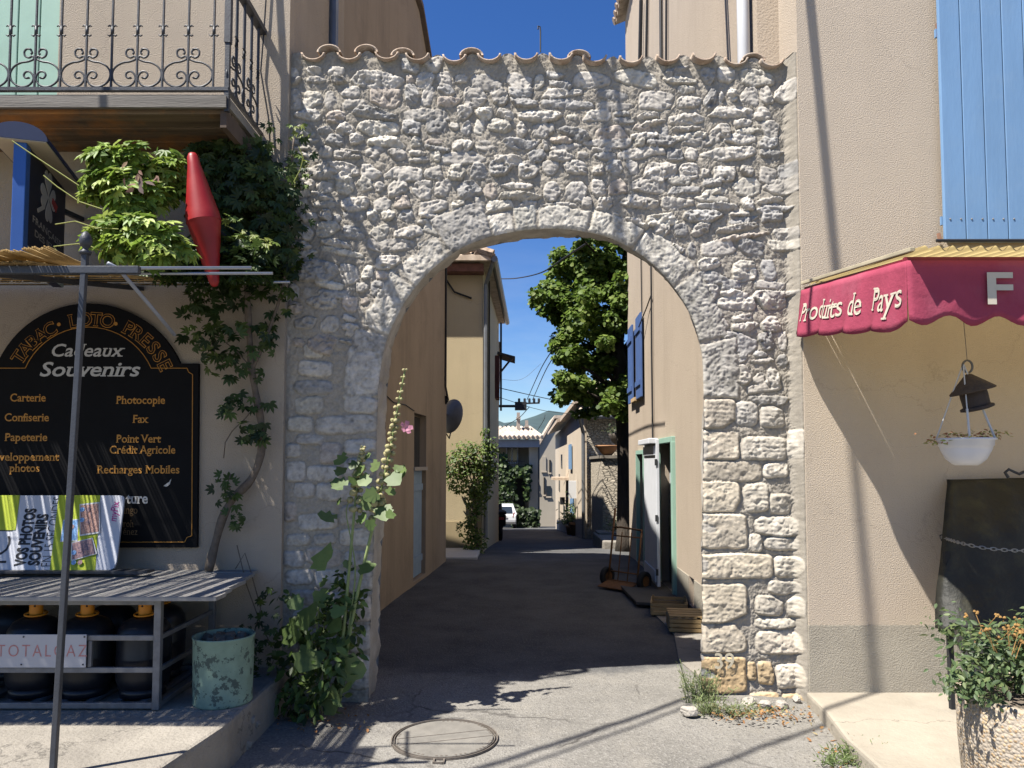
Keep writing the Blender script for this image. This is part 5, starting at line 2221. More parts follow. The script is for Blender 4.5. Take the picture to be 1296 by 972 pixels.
# a few dead leaves and yellow tendrils
PP = [at(r.uniform(150, 205), r.uniform(195, 245), 3.93) for _ in range(12)]
v, f, t = leaf_arrays(PP, [(0, -1, .3)] * 12, [.055] * 12, 'ovate', 23, 1.0, [(.20, .12, .09), (.30, .20, .12), (.14, .10, .09)])
np_mesh('dead_leaves', v, f, LEAF_DRY, vc, tint=t)
b = MB()
for pts_ in ([(100, 235), (70, 215), (40, 195), (15, 178)], [(130, 265), (100, 255), (72, 236), (55, 222)], [(150, 290), (120, 288), (95, 280), (70, 284)], [(130, 318), (105, 308), (85, 310), (68, 312), (72, 318)],
             [(285, 285), (300, 292), (318, 300), (335, 304), (342, 312)], [(372, 230), (380, 215), (384, 200), (378, 185)]):
    b.tube([at(x_, y_, 4.0 if x_ < 200 else 4.7) for x_, y_ in pts_], .0032, 4)
b.build('tendrils', mat('yellow_green_tendril', (.25, .27, .06), .7, .15, 10), vc)
PP = [at(x_ + r.uniform(-6, 6), y_ + r.uniform(-5, 5), 4.68) for x_, y_ in [(305, 294), (318, 300), (335, 304), (342, 310), (300, 275), (285, 276)] for _ in range(3)]
PP += [at(r.uniform(366, 392), r.uniform(150, 235), 5.06) for _ in range(22)]
v, f, t = leaf_arrays(PP, [(0, -.7, .6)] * len(PP), [.045] * len(PP), 'five', 24, .5, [(.22, .26, .05), (.17, .24, .05)])
np_mesh('young_leaves', v, f, LEAF, vc, tint=t)

# ------------------------------------------------------------------ hollyhock and the shrub at the foot of the pier
STEMG = mat('green_stem', (.24, .30, .11), .7, .2, 15)
hk = thing('hollyhock', 'tall hollyhock with seed buds and one pink flower before the left pier', 'flower', at(428, 888, 4.9))


def zp(x_, y_):
    return 320 + x_ / 2.025, 440 + y_ / 2.025


st1 = [(215, 908), (235, 700), (250, 530), (265, 370), (275, 300), (282, 255)]
st2 = [(222, 905), (240, 780), (270, 620), (300, 490), (325, 380), (350, 270), (368, 170), (390, 58)]
st3 = [(218, 906), (250, 690), (262, 560), (240, 430), (248, 390)]
b = MB()
curves = []
for s_, r0 in ((st1, .013), (st2, .014), (st3, .007)):
    P = catmull([tuple(at(*zp(x_, y_), 4.86)) for x_, y_ in s_], 6)
    curves.append(P)
    b.tube([Vector(p) for p in P], [r0 * (1 - .65 * i / len(P)) for i in range(len(P))], 7)
b.build('stem', STEMG, hk, smooth=True)
PP, NN, SZ = [], [], []
for (x_, y_, s_) in [(175, 515, 66), (305, 548, 56), (235, 355, 46), (212, 440, 40), (240, 275, 38), (230, 305, 40), (365, 345, 52), (345, 400, 46), (320, 290, 28), (375, 300, 30), (190, 870, 66),
                     (140, 660, 78), (225, 660, 56), (200, 700, 66), (230, 765, 56), (120, 720, 60), (170, 620, 50), (290, 380, 34), (270, 450, 36), (350, 325, 40), (330, 405, 40), (215, 820, 60), (160, 770, 70), (300, 270, 28), (100, 640, 44), (255, 330, 34), (300, 330, 30), (280, 300, 30), (320, 370, 36), (345, 360, 32), (225, 390, 30), (300, 440, 30), (360, 420, 34), (265, 290, 26), (250, 560, 34), (190, 590, 36)]:
    PP.append(at(*zp(x_, y_), 4.80 + r.uniform(-.06, .1)))
    NN.append((r.normal(-.15, .35), -.8, r.uniform(.2, .9)))
    SZ.append(s_ / 2.025 * 4.9 / F)
v, f, t = leaf_arrays(PP, NN, SZ, 'lobed', 31, .7, [(.13, .185, .06), (.155, .21, .075), (.11, .165, .05)], jit=.2)
np_mesh('leaves', v, f, LEAF, hk, tint=t, smooth=True)
BUD = mat('seed_bud', (.34, .36, .14), .75, .25, 30, col2=(.40, .33, .18))
b = MB()
for ci, lo in ((0, .52), (1, .50)):
    P = curves[ci]
    n = 70 if ci else 44
    for k in range(n):
        t_ = lo + (1 - lo) * k / n
        i = min(len(P) - 1, int(t_ * len(P)))
        s_ = .023 * (1.15 - .75 * (t_ - lo) / (1 - lo)) * random.uniform(.8, 1.2)
        a_ = k * 2.4
        o_ = Vector(P[i]) + Vector((math.cos(a_) * .026, math.sin(a_) * .026, random.uniform(-.01, .01))) * (1.3 - .9 * (t_ - lo) / (1 - lo))
        b.lathe([(0, -s_ * .8), (s_ * .7, -s_ * .5), (s_, 0), (s_ * .75, s_ * .6), (0, s_ * 1.1)], o_, 7, Matrix.Rotation(random.uniform(-.6, .6), 3, 'X') @ Matrix.Rotation(random.uniform(-.6, .6), 3, 'Y'))
b.build('buds', BUD, hk, smooth=True)
b = MB()
fc = at(513, 542, 4.82)
Mf = Vector((.5, -.7, .3)).to_track_quat('Z', 'Y').to_matrix()
for k in range(5):
    a_ = 2 * math.pi * k / 5
    pts_ = [Vector((0, 0, 0)), Vector((math.cos(a_ - .6) * .03, math.sin(a_ - .6) * .03, .012)), Vector((math.cos(a_ - .3) * .047, math.sin(a_ - .3) * .047, .022)), Vector((math.cos(a_ + .3) * .047, math.sin(a_ + .3) * .047, .02)), Vector((math.cos(a_ + .6) * .03, math.sin(a_ + .6) * .03, .014 + .002 * k))]
    b.add([fc + Mf @ p for p in pts_], [(0, 1, 2, 3, 4)])
b.build('flower', mat('pink_petal', (.62, .27, .36), .6, .1, 20, trans=.3), hk)
sb = thing('leafy_shrub', 'dark leafy shrub at the foot of the left pier beside the hollyhock', 'shrub', at(395, 905, 4.9))
PP, NN, SZ = [], [], []
SH_ = [(402, 800, 28, 4.9, 95), (425, 770, 26, 4.9, 80), (385, 840, 28, 4.85, 80), (425, 840, 30, 4.8, 100), (370, 870, 22, 4.85, 50), (410, 882, 24, 4.8, 60), (372, 795, 20, 4.95, 40), (440, 800, 20, 4.9, 50), (352, 835, 12, 4.95, 16), (378, 895, 18, 4.8, 40), (452, 760, 14, 4.92, 24), (348, 888, 10, 4.85, 14), (432, 730, 12, 4.95, 16), (360, 755, 12, 5.0, 14)]
for (x_, y_, rad, Y_, n) in SH_:
    c_ = at(x_, y_, Y_)
    rm = rad * Y_ / F
    for _ in range(n):
        d_ = r.normal(0, 1, 3)
        d_ /= np.linalg.norm(d_)
        p = c_ + Vector(d_ * rm * r.uniform(.3, 1.1))
        p.y = min(p.y, 5.12)
        p.z = max(p.z, .03)
        PP.append(p)
        NN.append(d_ * .5 + np.array([-.1, -.6, .7]))
        SZ.append(.065 if r.random() < .75 else .09)
v, f, t = leaf_arrays(PP, NN, SZ, 'ovate', 41, .5, [(.050, .085, .02), (.065, .11, .022), (.085, .14, .03), (.04, .065, .02), (.12, .17, .04)])
np_mesh('foliage', v, f, LEAF, sb, tint=t)
b = MB()
g0 = at(392, 905, 4.92)
g0.z = 0
for _ in range(16):
    q4 = PP[r.integers(0, len(PP))]
    b.tube([g0 + Vector((r.uniform(-.15, .15), r.uniform(-.05, .05), 0)), g0.lerp(q4, .5) + Vector((0, 0, .05)), q4], .004, 5)
b.build('stems', STEMG, sb)
# ------------------------------------------------------------------ awning on the right shop
aw = thing('shop_awning', 'red cloth valanced awning with pale corrugated roof over the right shop', 'awning', (2.6, 5.0, 2.4))
D_ = 1.31
yf = 5.09 - D_
w0 = at(1017, 364, 5.080)
cT = at(1147, 325, yf)
cB = at(1163, 402, yf)
XR = 6.5
xw = w0.x - .02
xc = cT.x
RIB = mat('awning_cloth', (.38, .066, .112), .9, .10, 4, bump=.35, bscale=14, stain=.6, stain_scale=2.6, stain_col=(.44, .13, .18), trans=.10, spec=.15, bdist=.02)
# side valance
nu, nvv = 70, 10
V, Fc = [], []
for i in range(nu):
    t = i / (nu - 1)
    base = Vector((xw, 5.075, w0.z)).lerp(cT, t)
    drop = .305 + (.345 - .305) * t + .024 * abs(math.sin(t * math.pi * 4.0)) - .03 * max(0, t - .9) * 10
    for j in range(nvv):
        s = j / (nvv - 1)
        wob = .013 * math.sin(t * 26 + s * 2.2) * (0.3 + s) + .005 * math.sin(t * 53 + 1) * s
        V.append((base.x - (.055 * s * (1 - t * .6) - wob) * min(1, (1 - t) * 8), base.y + .01 * s, base.z - .02 - drop * s))
for i in range(nu - 1):
    for j in range(nvv - 1):
        Fc.append((i * nvv + j, i * nvv + j + 1, (i + 1) * nvv + j + 1, (i + 1) * nvv + j))
sv = np_mesh('side_valance', V, Fc, RIB, aw, smooth=True)
sd = sv.modifiers.new('thick', 'SOLIDIFY')
sd.thickness = .004
# front valance with scallops
SC = (1252 - 1186) / F * yf
V, Fc = [], []
xs_ = np.arange(xc, XR, .03)
for i, x in enumerate(xs_):
    drop = .315 + .026 * math.cos((x - at(1219, 0, yf).x) / SC * 2 * math.pi)
    for j in range(nvv):
        s = j / (nvv - 1)
        V.append((x, yf - .012 * math.sin(x * 9 + s) * s - .006 * math.sin(x * 31) * s, cT.z - .02 - drop * s))
for i in range(len(xs_) - 1):
    for j in range(nvv - 1):
        Fc.append((i * nvv + j, (i + 1) * nvv + j, (i + 1) * nvv + j + 1, i * nvv + j + 1))
fv = np_mesh('front_valance', V, Fc, RIB, aw, smooth=True)
sd = fv.modifiers.new('thick', 'SOLIDIFY')
sd.thickness = .004
# corrugated roof (thin translucent sheet), with a chink left beside the side rail
PLY = mat('pale_corrugated_plastic', (.66, .52, .24), .6, .12, 3, trans=.68, stain=.3, stain_scale=3, stain_col=(.42, .36, .20))
V, Fc = [], []
xs_ = np.arange(xw + .048, XR, .0095)
ys_ = [5.065, 4.5, 4.0, yf - .09]
for x in xs_:
    for y in ys_:
        t = (5.09 - y) / D_
        V.append((x, y, w0.z + .03 + (cT.z - w0.z) * t + .014 * math.cos(x / .072 * 2 * math.pi)))
k = len(ys_)
for i in range(len(xs_) - 1):
    for j in range(k - 1):
        Fc.append((i * k + j, i * k + j + 1, (i + 1) * k + j + 1, (i + 1) * k + j))
co = np_mesh('corrugated_roof', V, Fc, PLY, aw, smooth=True)
b = MB()
e0, e1_ = Vector((xw + .014, 5.075, w0.z + .028)), Vector((xw + .014 + (xc - xw), yf - .06, cT.z + .03))
b.bar((xw + .012, 5.075, w0.z + .03), (xc + .012, yf - .04, cT.z + .028), .028, .022)
b.build('side_rail', mat('yellowed_rail', (.46, .40, .28), .7, .2, 6), aw, bevel=.004)
b = MB()
b.box(xc, XR, yf + .012, yf + .035, cT.z - .03, cT.z + .003)
b.bar((xw + .03, 5.070, w0.z - .01), (xc + .02, yf + .02, cT.z - .012), .02, .02)
b.box(xc + .015, xc + .04, yf + .04, 5.070, cT.z - .022, cT.z - .002)
b.build('frame', mat('dark_red_frame', (.22, .02, .035), .6, .15, 10), aw)
b = MB()
b.tube([(xc + .1, yf - .10, cT.z + .055), (XR, yf - .10, cT.z + .06)], .008, 6)
b.build('roller_cable', BLACKC, aw)
LET = mat('cream_lettering', (.60, .54, .43), .75, .06, 20)
b = MB()
ud = (cT - Vector((xw, 5.075, w0.z)))
ud.normalize()
ns = Vector((-1, -.45, 0))
ns = (ns - ud * ns.dot(ud)).normalized()
wd_ = ns.cross(ud)
if wd_.z < 0:
    wd_ = -wd_
# letters follow the cloth: sampled onto its folds
v2, f2, ly2 = text2d('Produits  de  Pays', .195, bold=.004, serif=True, xs=.80, shear=.12)
x0_, x1_ = min(p[0] for p in v2), max(p[0] for p in v2)
vs = []
for (px_, py_), l_ in zip(v2, ly2):
    t = .05 + .92 * (px_ - x0_) / (x1_ - x0_)
    s = .68 - py_ / .34 * .95
    base = Vector((xw, 5.075, w0.z)).lerp(cT, t)
    drop = .305 + .04 * t + .024 * abs(math.sin(t * math.pi * 4.0)) - .03 * max(0, t - .9) * 10
    wob = .013 * math.sin(t * 26 + s * 2.2) * (0.3 + s) + .005 * math.sin(t * 53 + 1) * s
    vs.append((base.x - (.055 * s * (1 - t * .6) - wob) * min(1, (1 - t) * 8) - .0055 - l_, base.y + .01 * s, base.z - .02 - drop * s))
bm_ = MB()
bm_.add(vs, f2)
bm_.build('lettering', LET, aw)
b = MB()
fz0, fz1 = at(1270, 384, yf).z, at(1270, 344, yf).z
put_text(b, 'F', at(1250, 384, yf - .022), (1, 0, 0), (0, 0, 1), (0, -1, 0), (fz1 - fz0) / .72, align='L', serif=False, bold=.022, fit=33 * yf / F)
b.build('lettering', LET, aw)

# ------------------------------------------------------------------ hanging things below the awning
WIRE = mat('thin_wire', (.16, .15, .13), .6, .1, 10, metal=.3)
fd = thing('bird_feeder', 'small brown bird feeder with conical roof hanging under the awning', 'bird feeder', at(1229, 515, 4.15))
c0 = at(1229, 488, 4.15)
tl = Matrix.Rotation(R(-14), 3, 'Y')
b = MB()
b.lathe([(0, .072), (.02, .062), (.117, -.028), (.115, -.036), (.02, .045)], c0, 20, tl, cap=False)
b.build('roof', mat('brown_thatch', (.075, .052, .036), .85, .3, 20, bump=.6, bscale=80), fd, smooth=True)
b = MB()
b.lathe([(0, -.03), (.068, -.03), (.07, -.06), (.068, -.115), (.085, -.122), (.086, -.135), (.06, -.142), (0, -.142)], c0, 20, tl)
b.build('body', mat('dark_brown_wood', (.060, .042, .032), .8, .25, 12), fd, smooth=False)
b = MB()
t0 = c0 + tl @ Vector((0, 0, .07))
b.tube([t0 + Vector((.028 * math.sin(a_), 0, .040 - .035 * math.cos(a_))) for a_ in np.linspace(0.3, 5.9, 18)], .006, 6)
b.tube([t0 + Vector((0, 0, .07)), at(1219, 400, 4.15)], .002, 4)
b.build('hook', WIRE, fd)
hp_ = thing('hanging_planter', 'white plastic bowl planter with sparse trailing plants hanging below the bird feeder', 'hanging planter', at(1222, 590, 4.15))
c1 = at(1223, 589, 4.15)
b = MB()
rw_ = 33 * 4.15 / F
b.lathe([(0, 0), (.055, 0), (.07, .008), (.10, .035), (.125, .085), (.133, .108), (.138, .110), (.140, .138), (rw_ + .004, .142), (rw_ + .006, .152), (rw_ - .008, .153), (.128, .13), (.115, .09), (0, .08)], c1, 36)
b.build('bowl', mat('white_bowl_plastic', (.74, .73, .75), .35, .03, 4), hp_, smooth=True)
b = MB()
tp = at(1219, 460, 4.15)
for a_, m_ in ((2.6, 0), (-.4, 0), (4.3, 0)):
    e_ = c1 + Vector((math.cos(a_) * rw_ * .97, math.sin(a_) * rw_ * .97, .15))
    b.tube([tp, e_], .0035, 5)
for a_ in (-.4, 4.3):
    e_ = c1 + Vector((math.cos(a_) * rw_ * .97, math.sin(a_) * rw_ * .97, .15))
    b.tube([e_, e_.lerp(tp, .38)], .006, 6)
b.build('hanger', mat('white_hanger', (.66, .65, .62), .5, .04, 5), hp_)
r = np.random.default_rng(8)
PP = [c1 + Vector((r.normal(0, .09), r.normal(0, .08), .155 + r.uniform(0, .03))) for _ in range(90)] + [c1 + Vector((-.14 - r.uniform(0, .07), r.normal(0, .05), .15 - r.uniform(0, .035))) for _ in range(34)] + [c1 + Vector((.12 + r.uniform(0, .09), r.normal(0, .05), .16 + r.uniform(0, .035))) for _ in range(40)]
v, f, t = leaf_arrays(PP, [(0, -.4, .8)] * len(PP), [.026] * len(PP), 'ovate', 51, .3, [(.22, .26, .07), (.30, .30, .10), (.34, .16, .08), (.28, .12, .06)])
np_mesh('plants', v, f, LEAF, hp_, tint=t)

# ------------------------------------------------------------------ tarpaulin, chain
tp_ = thing('tarpaulin', 'dark weathered tarpaulin draped over a stand against the right wall', 'tarpaulin', at(1240, 800, 4.6))
V, Fc = [], []
nu, nvv = 90, 40
T0, T1 = at(1203, 607, 5.020), at(1186, 797, 4.55)
for i in range(nu):
    u_ = i / (nu - 1)
    for j in range(nvv):
        s = j / (nvv - 1)
        xl = T0.x + (T1.x - T0.x) * s - .02 * math.sin(s * 5)
        x_ = xl + (4.6 - xl) * u_
        z_ = T0.z + .04 * u_ * (1 - s) + (T1.z - T0.z) * s + .02 * math.sin(u_ * 14) * s
        y_ = 5.020 + (T1.y - 5.020) * s ** .8
        y_ += .030 * math.sin(u_ * 17 + s * 3) * s + .018 * math.sin(s * 9 + u_ * 11) * s * (1 - s) * 4 + .02 * math.sin(u_ * 6 - s * 7) * s + .012 * math.sin(u_ * 51 - s * 5) + .014 * float(fbm(np.array([u_ * 3.]), np.array([s * 2.]), 2, 5, 3)[0])
        if i == 0:
            y_ += .05
        V.append((x_, min(y_, 5.075), z_))
for i in range(nu - 1):
    for j in range(nvv - 1):
        Fc.append((i * nvv + j, i * nvv + j + 1, (i + 1) * nvv + j + 1, (i + 1) * nvv + j))
TARP = mat('dark_tarpaulin', (.020, .020, .015), .62, .35, 5, stain=.9, stain_scale=5, stain_col=(.06, .055, .025), bump=.5, bscale=14, bdist=.03)
tm = np_mesh('sheet', V, Fc, TARP, tp_, smooth=True)
sd = tm.modifiers.new('thick', 'SOLIDIFY')
sd.thickness = .006
b = MB()
p = at(1205, 800, 4.72)
b.bar((p.x, 4.74, RSZ), (p.x - .01, 4.74, p.z + .5), .03, .03, up=(0, 1, 0))
b.build('leg', DARKIN, tp_)
b = MB()
b.bar((4.3, 4.74, RSZ), (4.3, 4.74, p.z + .5), .03, .03, up=(0, 1, 0))
b.build('leg', DARKIN, tp_)
b = MB()
b.tube([at(1276, 604, 4.98), at(1272, 598, 4.97), at(1277, 594, 4.96), at(1283, 597, 4.97), at(1290, 600, 4.96), at(1296, 597, 4.97)], .010, 6)
b.build('tie', DARKMETAL, tp_)
ch = thing('chain', 'thin steel chain hooked to the wall and crossing the tarpaulin', 'chain', at(1195, 682, 5.070))
b = MB()
P = catmull([tuple(at(x_, y_, Y_)) for x_, y_, Y_ in ((1192, 680, 4.9), (1215, 687, 4.55), (1250, 694, 4.42), (1300, 697, 4.38), (1360, 694, 4.4))], 30)
s = 0
L_ = np.concatenate([[0], np.cumsum(np.linalg.norm(np.diff(P, axis=0), axis=1))])
k = 0
while s < L_[-1] - .03:
    c_ = Vector([np.interp(s, L_, P[:, d]) for d in range(3)])
    c2 = Vector([np.interp(s + .01, L_, P[:, d]) for d in range(3)])
    d_ = (c2 - c_).normalized()
    sd_ = d_.cross(Vector((0, 0, 1))).normalized() if k % 2 else Vector((0, 0, 1))
    b.tube([c_ + d_ * (.019 * math.cos(a_)) + sd_ * (.009 * math.sin(a_)) for a_ in np.linspace(0, 2 * math.pi, 12, endpoint=False)], .0028, 5, closed=True)
    s += .028
    k += 1
b.build('links', mat('steel_chain', (.34, .33, .31), .45, .15, 20, metal=.6), ch)
b = MB()
b.tube([at(1196, 676, 5.080), at(1190, 678, 5.020), at(1192, 684, 4.90), at(1197, 682, 4.9)], .006, 6)
b.build('hook', DARKMETAL, ch)

# ------------------------------------------------------------------ pebble planter with its bush
pt = thing('pebble_planter', 'round exposed pebble concrete planter on the right step', 'planter', (2.37, 3.30, RSZ))
c_ = Vector((2.37, 3.30, RSZ))
m = bpy.data.materials.new('exposed_pebbles')
m.use_nodes = True
n_, l_ = m.node_tree.nodes, m.node_tree.links
p_ = n_['Principled BSDF']
p_.inputs['Roughness'].default_value = .85
t_ = n_.new('ShaderNodeTexCoord')
vo = n_.new('ShaderNodeTexVoronoi')
vo.inputs['Scale'].default_value = 75
l_.new(t_.outputs['Object'], vo.inputs['Vector'])
sp_ = n_.new('ShaderNodeSeparateColor')
l_.new(vo.outputs['Color'], sp_.inputs['Color'])
cr = n_.new('ShaderNodeValToRGB')
e_ = cr.color_ramp.elements
e_[0].color = (.27, .17, .09, 1)
e_[1].color = (.32, .27, .21, 1)
for pos, col in ((.25, (.37, .26, .14, 1)), (.5, (.45, .35, .22, 1)), (.75, (.29, .26, .22, 1))):
    q_ = e_.new(pos)
    q_.color = col
l_.new(sp_.outputs['Red'], cr.inputs['Fac'])
mr_ = n_.new('ShaderNodeMapRange')
mr_.inputs['From Min'].default_value = .55
mr_.inputs['From Max'].default_value = .35
l_.new(vo.outputs['Distance'], mr_.inputs['Value'])
mi_ = n_.new('ShaderNodeMix')
mi_.data_type = 'RGBA'
mi_.inputs['A'].default_value = (.32, .27, .21, 1)
l_.new(mr_.outputs['Result'], mi_.inputs['Factor'])
l_.new(cr.outputs['Color'], mi_.inputs['B'])
l_.new(mi_.outputs['Result'], p_.inputs['Base Color'])
bp_ = n_.new('ShaderNodeBump')
bp_.inputs['Strength'].default_value = 1
bp_.inputs['Distance'].default_value = .007
bp_.invert = True
l_.new(vo.outputs['Distance'], bp_.inputs['Height'])
l_.new(bp_.outputs['Normal'], p_.inputs['Normal'])
b = MB()
b.lathe([(0, 0), (.33, 0), (.345, .02), (.365, .30), (.37, .52), (.36, .535), (.32, .535), (.31, .50)], c_, 48, cap=False)
b.build('pot', m, pt, smooth=True)
b = MB()
b.lathe([(0, .50), (.15, .51), (.315, .49)], c_, 24, cap=False)
b.build('soil', MATS['dry_soil'], pt)
bs = thing('planter_bush', 'grey green bushy plant with dry orange flower heads in the pebble planter', 'plant', c_ + Vector((0, 0, .5)))
r = np.random.default_rng(12)
PP, NN, SZ = [], [], []
for _ in range(80):
    a_, q_ = r.uniform(0, 2 * math.pi), r.uniform(0, .43)
    cc = c_ + Vector((q_ * math.cos(a_), q_ * math.sin(a_) * .85, .56 + r.uniform(0, .30) * (1.15 - q_)))
    rad = r.uniform(.06, .12)
    for _ in range(60):
        d_ = r.normal(0, 1, 3)
        d_ /= np.linalg.norm(d_)
        pnt = cc + Vector(d_ * rad * r.uniform(.3, 1.1))
        pnt.z = max(pnt.z, c_.z + .50)
        PP.append(pnt)
        NN.append(d_ * .7 + np.array([-.2, -.3, .6]))
        SZ.append(.036)
# a spray leaning out to the left
for _ in range(160):
    t = r.uniform(0, 1)
    PP.append(c_ + Vector((-.36 - .14 * t + r.normal(0, .02), -.05 + r.normal(0, .05), .56 + .05 * t + r.normal(0, .03))))
    NN.append((-.3, -.5, .6))
    SZ.append(.032)
v, f, t = leaf_arrays(PP, NN, SZ, 'ovate', 61, .2, [(.075, .115, .045), (.09, .135, .055), (.06, .095, .04), (.12, .155, .06)])
np_mesh('foliage', v, f, LEAF, bs, tint=t)
b = MB()
SEED = mat('dry_flower_head', (.24, .125, .035), .85, .35, 30, col2=(.33, .19, .06))
for _ in range(85):
    a_, q_ = r.uniform(0, 2 * math.pi), r.uniform(0, .36)
    base = c_ + Vector((q_ * math.cos(a_) - .02, q_ * math.sin(a_) * .8, .74 + r.uniform(-.03, .03)))
    tip = base + Vector((r.normal(0, .03), r.normal(0, .03), .05 + r.uniform(0, .06)))
    b.tube([base, tip], .0018, 4)
    for _ in range(3):
        b.lathe([(0, -.006), (.0075, 0), (.005, .006), (0, .008)], tip + Vector((r.normal(0, .008), r.normal(0, .008), r.normal(0, .006))), 6)
b.build('flower_heads', SEED, bs)

# ------------------------------------------------------------------ weeds, loose stones, fallen leaves
def weed(name, label, px_list, seed, cols, group=None, size=.03, h=.16):
    r = np.random.default_rng(seed)
    g = px_list[0]
    t0 = atz(g[0], g[1], 0)
    w_ = thing(name, label, 'weeds', t0, group)
    PP, NN, SZ = [], [], []
    b = MB()
    for (x_, y_, sp_, n_, hh) in px_list:
        o_ = atz(x_, y_, 0.0)
        for _ in range(n_):
            s0 = o_ + Vector((r.normal(0, sp_), r.normal(0, sp_ * .5), 0))
            if s0.y > 5.1 and s0.x > 1.3:
                s0.y = 5.1
            top_ = s0 + Vector((r.normal(0, .05), r.normal(-.01, .04), r.uniform(.5, 1.1) * hh))
            b.tube([s0, s0.lerp(top_, .5) + Vector((0, 0, .01)), top_], .0018, 3)
            for k in range(9):
                PP.append(s0.lerp(top_, r.uniform(.15, 1.05)) + Vector(r.normal(0, .011, 3)))
                NN.append((r.normal(0, .4), -.4, .8))
                SZ.append(size)
    b.build('stems', STEMG, w_)
    v, f, t = leaf_arrays(PP, NN, SZ, 'narrow' if size < .04 else 'ovate', seed + 1, -.1, cols, jit=.5)
    np_mesh('leaves', v, f, LEAF, w_, tint=t)


GRN = [(.13, .165, .07), (.16, .19, .085), (.11, .14, .06), (.22, .21, .10)]
weed('weed_clump', 'straggling grey green weeds at the foot of the right pier', [(886, 893, .055, 46, .22), (902, 905, .06, 40, .13), (925, 908, .08, 26, .09), (880, 876, .04, 24, .2), (955, 905, .08, 18, .07)], 71, GRN, size=.032)
weed('weed_clump', 'low green weed at the corner of the right step near the bottom edge', [(1085, 962, .06, 46, .08), (1065, 968, .05, 26, .06), (1098, 955, .035, 20, .10)], 75, [(.11, .16, .05), (.15, .20, .07), (.09, .13, .04)], size=.034)


def rock(name, label, p, s, seed, colr=(.46, .42, .36)):
    r = np.random.default_rng(seed)
    bm = bmesh.new()
    bmesh.ops.create_icosphere(bm, subdivisions=3, radius=1)
    for _ in range(9):
        n_ = Vector(r.normal(0, 1, 3)).normalized()
        d_ = r.uniform(.55, .85)
        for v_ in bm.verts:
            e = v_.co.dot(n_) - d_
            if e > 0:
                v_.co -= n_ * e
    for v_ in bm.verts:
        q_ = v_.co
        v_.co = q_ * (1 + .06 * math.sin(q_.x * 9 + seed) * math.sin(q_.y * 8) + .03 * math.sin(q_.z * 17))
        v_.co = Vector((v_.co.x * s[0], v_.co.y * s[1], v_.co.z * s[2]))
    me = bpy.data.meshes.new(name)
    bm.to_mesh(me)
    bm.free()
    me.materials.append(mat('loose_limestone', colr, .92, .15, 12, bump=.6, bscale=80, stain=.4, stain_scale=9, stain_col=(.40, .35, .29)))
    o = bpy.data.objects.new(name, me)
    C.objects.link(o)
    o.location = p
    return tag(o, label, 'stone')


g_ = 'loose stones by the right pier'
for x_, y_, s_, sd_, lab in ((872, 901, (.062, .045, .045), 1, 'pale loose stone lying left of the weeds at the right pier'), (949, 889, (.055, .05, .045), 2, 'broken stone at the foot of the right pier, next to the weeds'),
                             (990, 892, (.042, .04, .04), 3, 'grey rounded stone between the right pier and the step'), (968, 893, (.05, .04, .035), 5, 'jagged stone in the middle of the foot of the right pier'), (1008, 886, (.03, .03, .03), 7, 'smallest stone, tucked in the corner by the beige wall')):
    o = rock('loose_stone', lab, atz(x_, y_, .045), s_, sd_)
    o['group'] = g_
r = np.random.default_rng(19)
PP = []
for _ in range(200):
    x_, y_ = r.normal(965, 42), r.normal(903, 6)
    if 885 < x_ < 1050:
        PP.append(atz(x_, y_, .022 + .03 * math.exp(-((x_ - 960) / 50) ** 2)))
for _ in range(60):
    PP.append(atz(r.normal(1068, 26), r.normal(945, 14), .012))
for _ in range(70):
    PP.append(atz(r.uniform(330, 470), r.uniform(895, 925), .014))
v, f, t = leaf_arrays(PP, [(0, 0, 1)] * len(PP), [.03] * len(PP), 'ovate', 81, 0, [(.30, .15, .06), (.36, .21, .09), (.24, .12, .05), (.33, .27, .15)], jit=.5)
o = np_mesh('fallen_leaves', v, f, LEAF_DRY, tint=t)
o['kind'] = 'stuff'
tag(o, 'scattered dry brown leaves along the wall foot and kerb', 'dry leaves')

# ------------------------------------------------------------------ manhole cover
mc = atz(563, 936, 0)
mh = thing('manhole_cover', 'round cast manhole cover set flush in the asphalt before the arch', 'manhole cover', mc)
RM = 66 * mc.y / F
IRON = mat('worn_cast_iron', (.17, .145, .12), .7, .25, 30, metal=.15, bump=.3, bscale=90)
CAST = mat('cement_filled_cover', (.215, .20, .175), .9, .2, 9, bump=.6, bscale=110, stain=.4, stain_scale=5, stain_col=(.28, .255, .215))
zz = .013
b = MB()
b.lathe([(0, zz), (RM * .90, zz), (RM * .91, zz - .005)], mc, 64, cap=False)
b.build('plate', CAST, mh)
b = MB()
for r0, r1 in ((.935, .947), (.98, 1.0)):
    b.lathe([(RM * r0, zz - .012), (RM * r0, zz + .0015), (RM * r1, zz + .0015), (RM * r1, zz - .012)], mc, 64, cap=False)
a_ = R(16)
for s_ in (-.16, .16):
    d_ = Vector((math.cos(a_), math.sin(a_), 0))
    nrm = Vector((-d_.y, d_.x, 0))
    L2 = math.sqrt(.9 ** 2 - s_ ** 2) * RM
    o_ = mc + nrm * s_ * RM + Vector((0, 0, zz))
    b.bar(o_ - d_ * L2, o_ + d_ * L2, .005, .004)
b.box(mc.x - .035, mc.x - .025, mc.y - RM - .05, mc.y - RM, .004, zz + .002)
b.box(mc.x + .02, mc.x + .03, mc.y - RM - .05, mc.y - RM, .004, zz + .002)
b.box(mc.x - .025, mc.x + .02, mc.y - RM - .052, mc.y - RM - .045, .004, zz + .002)
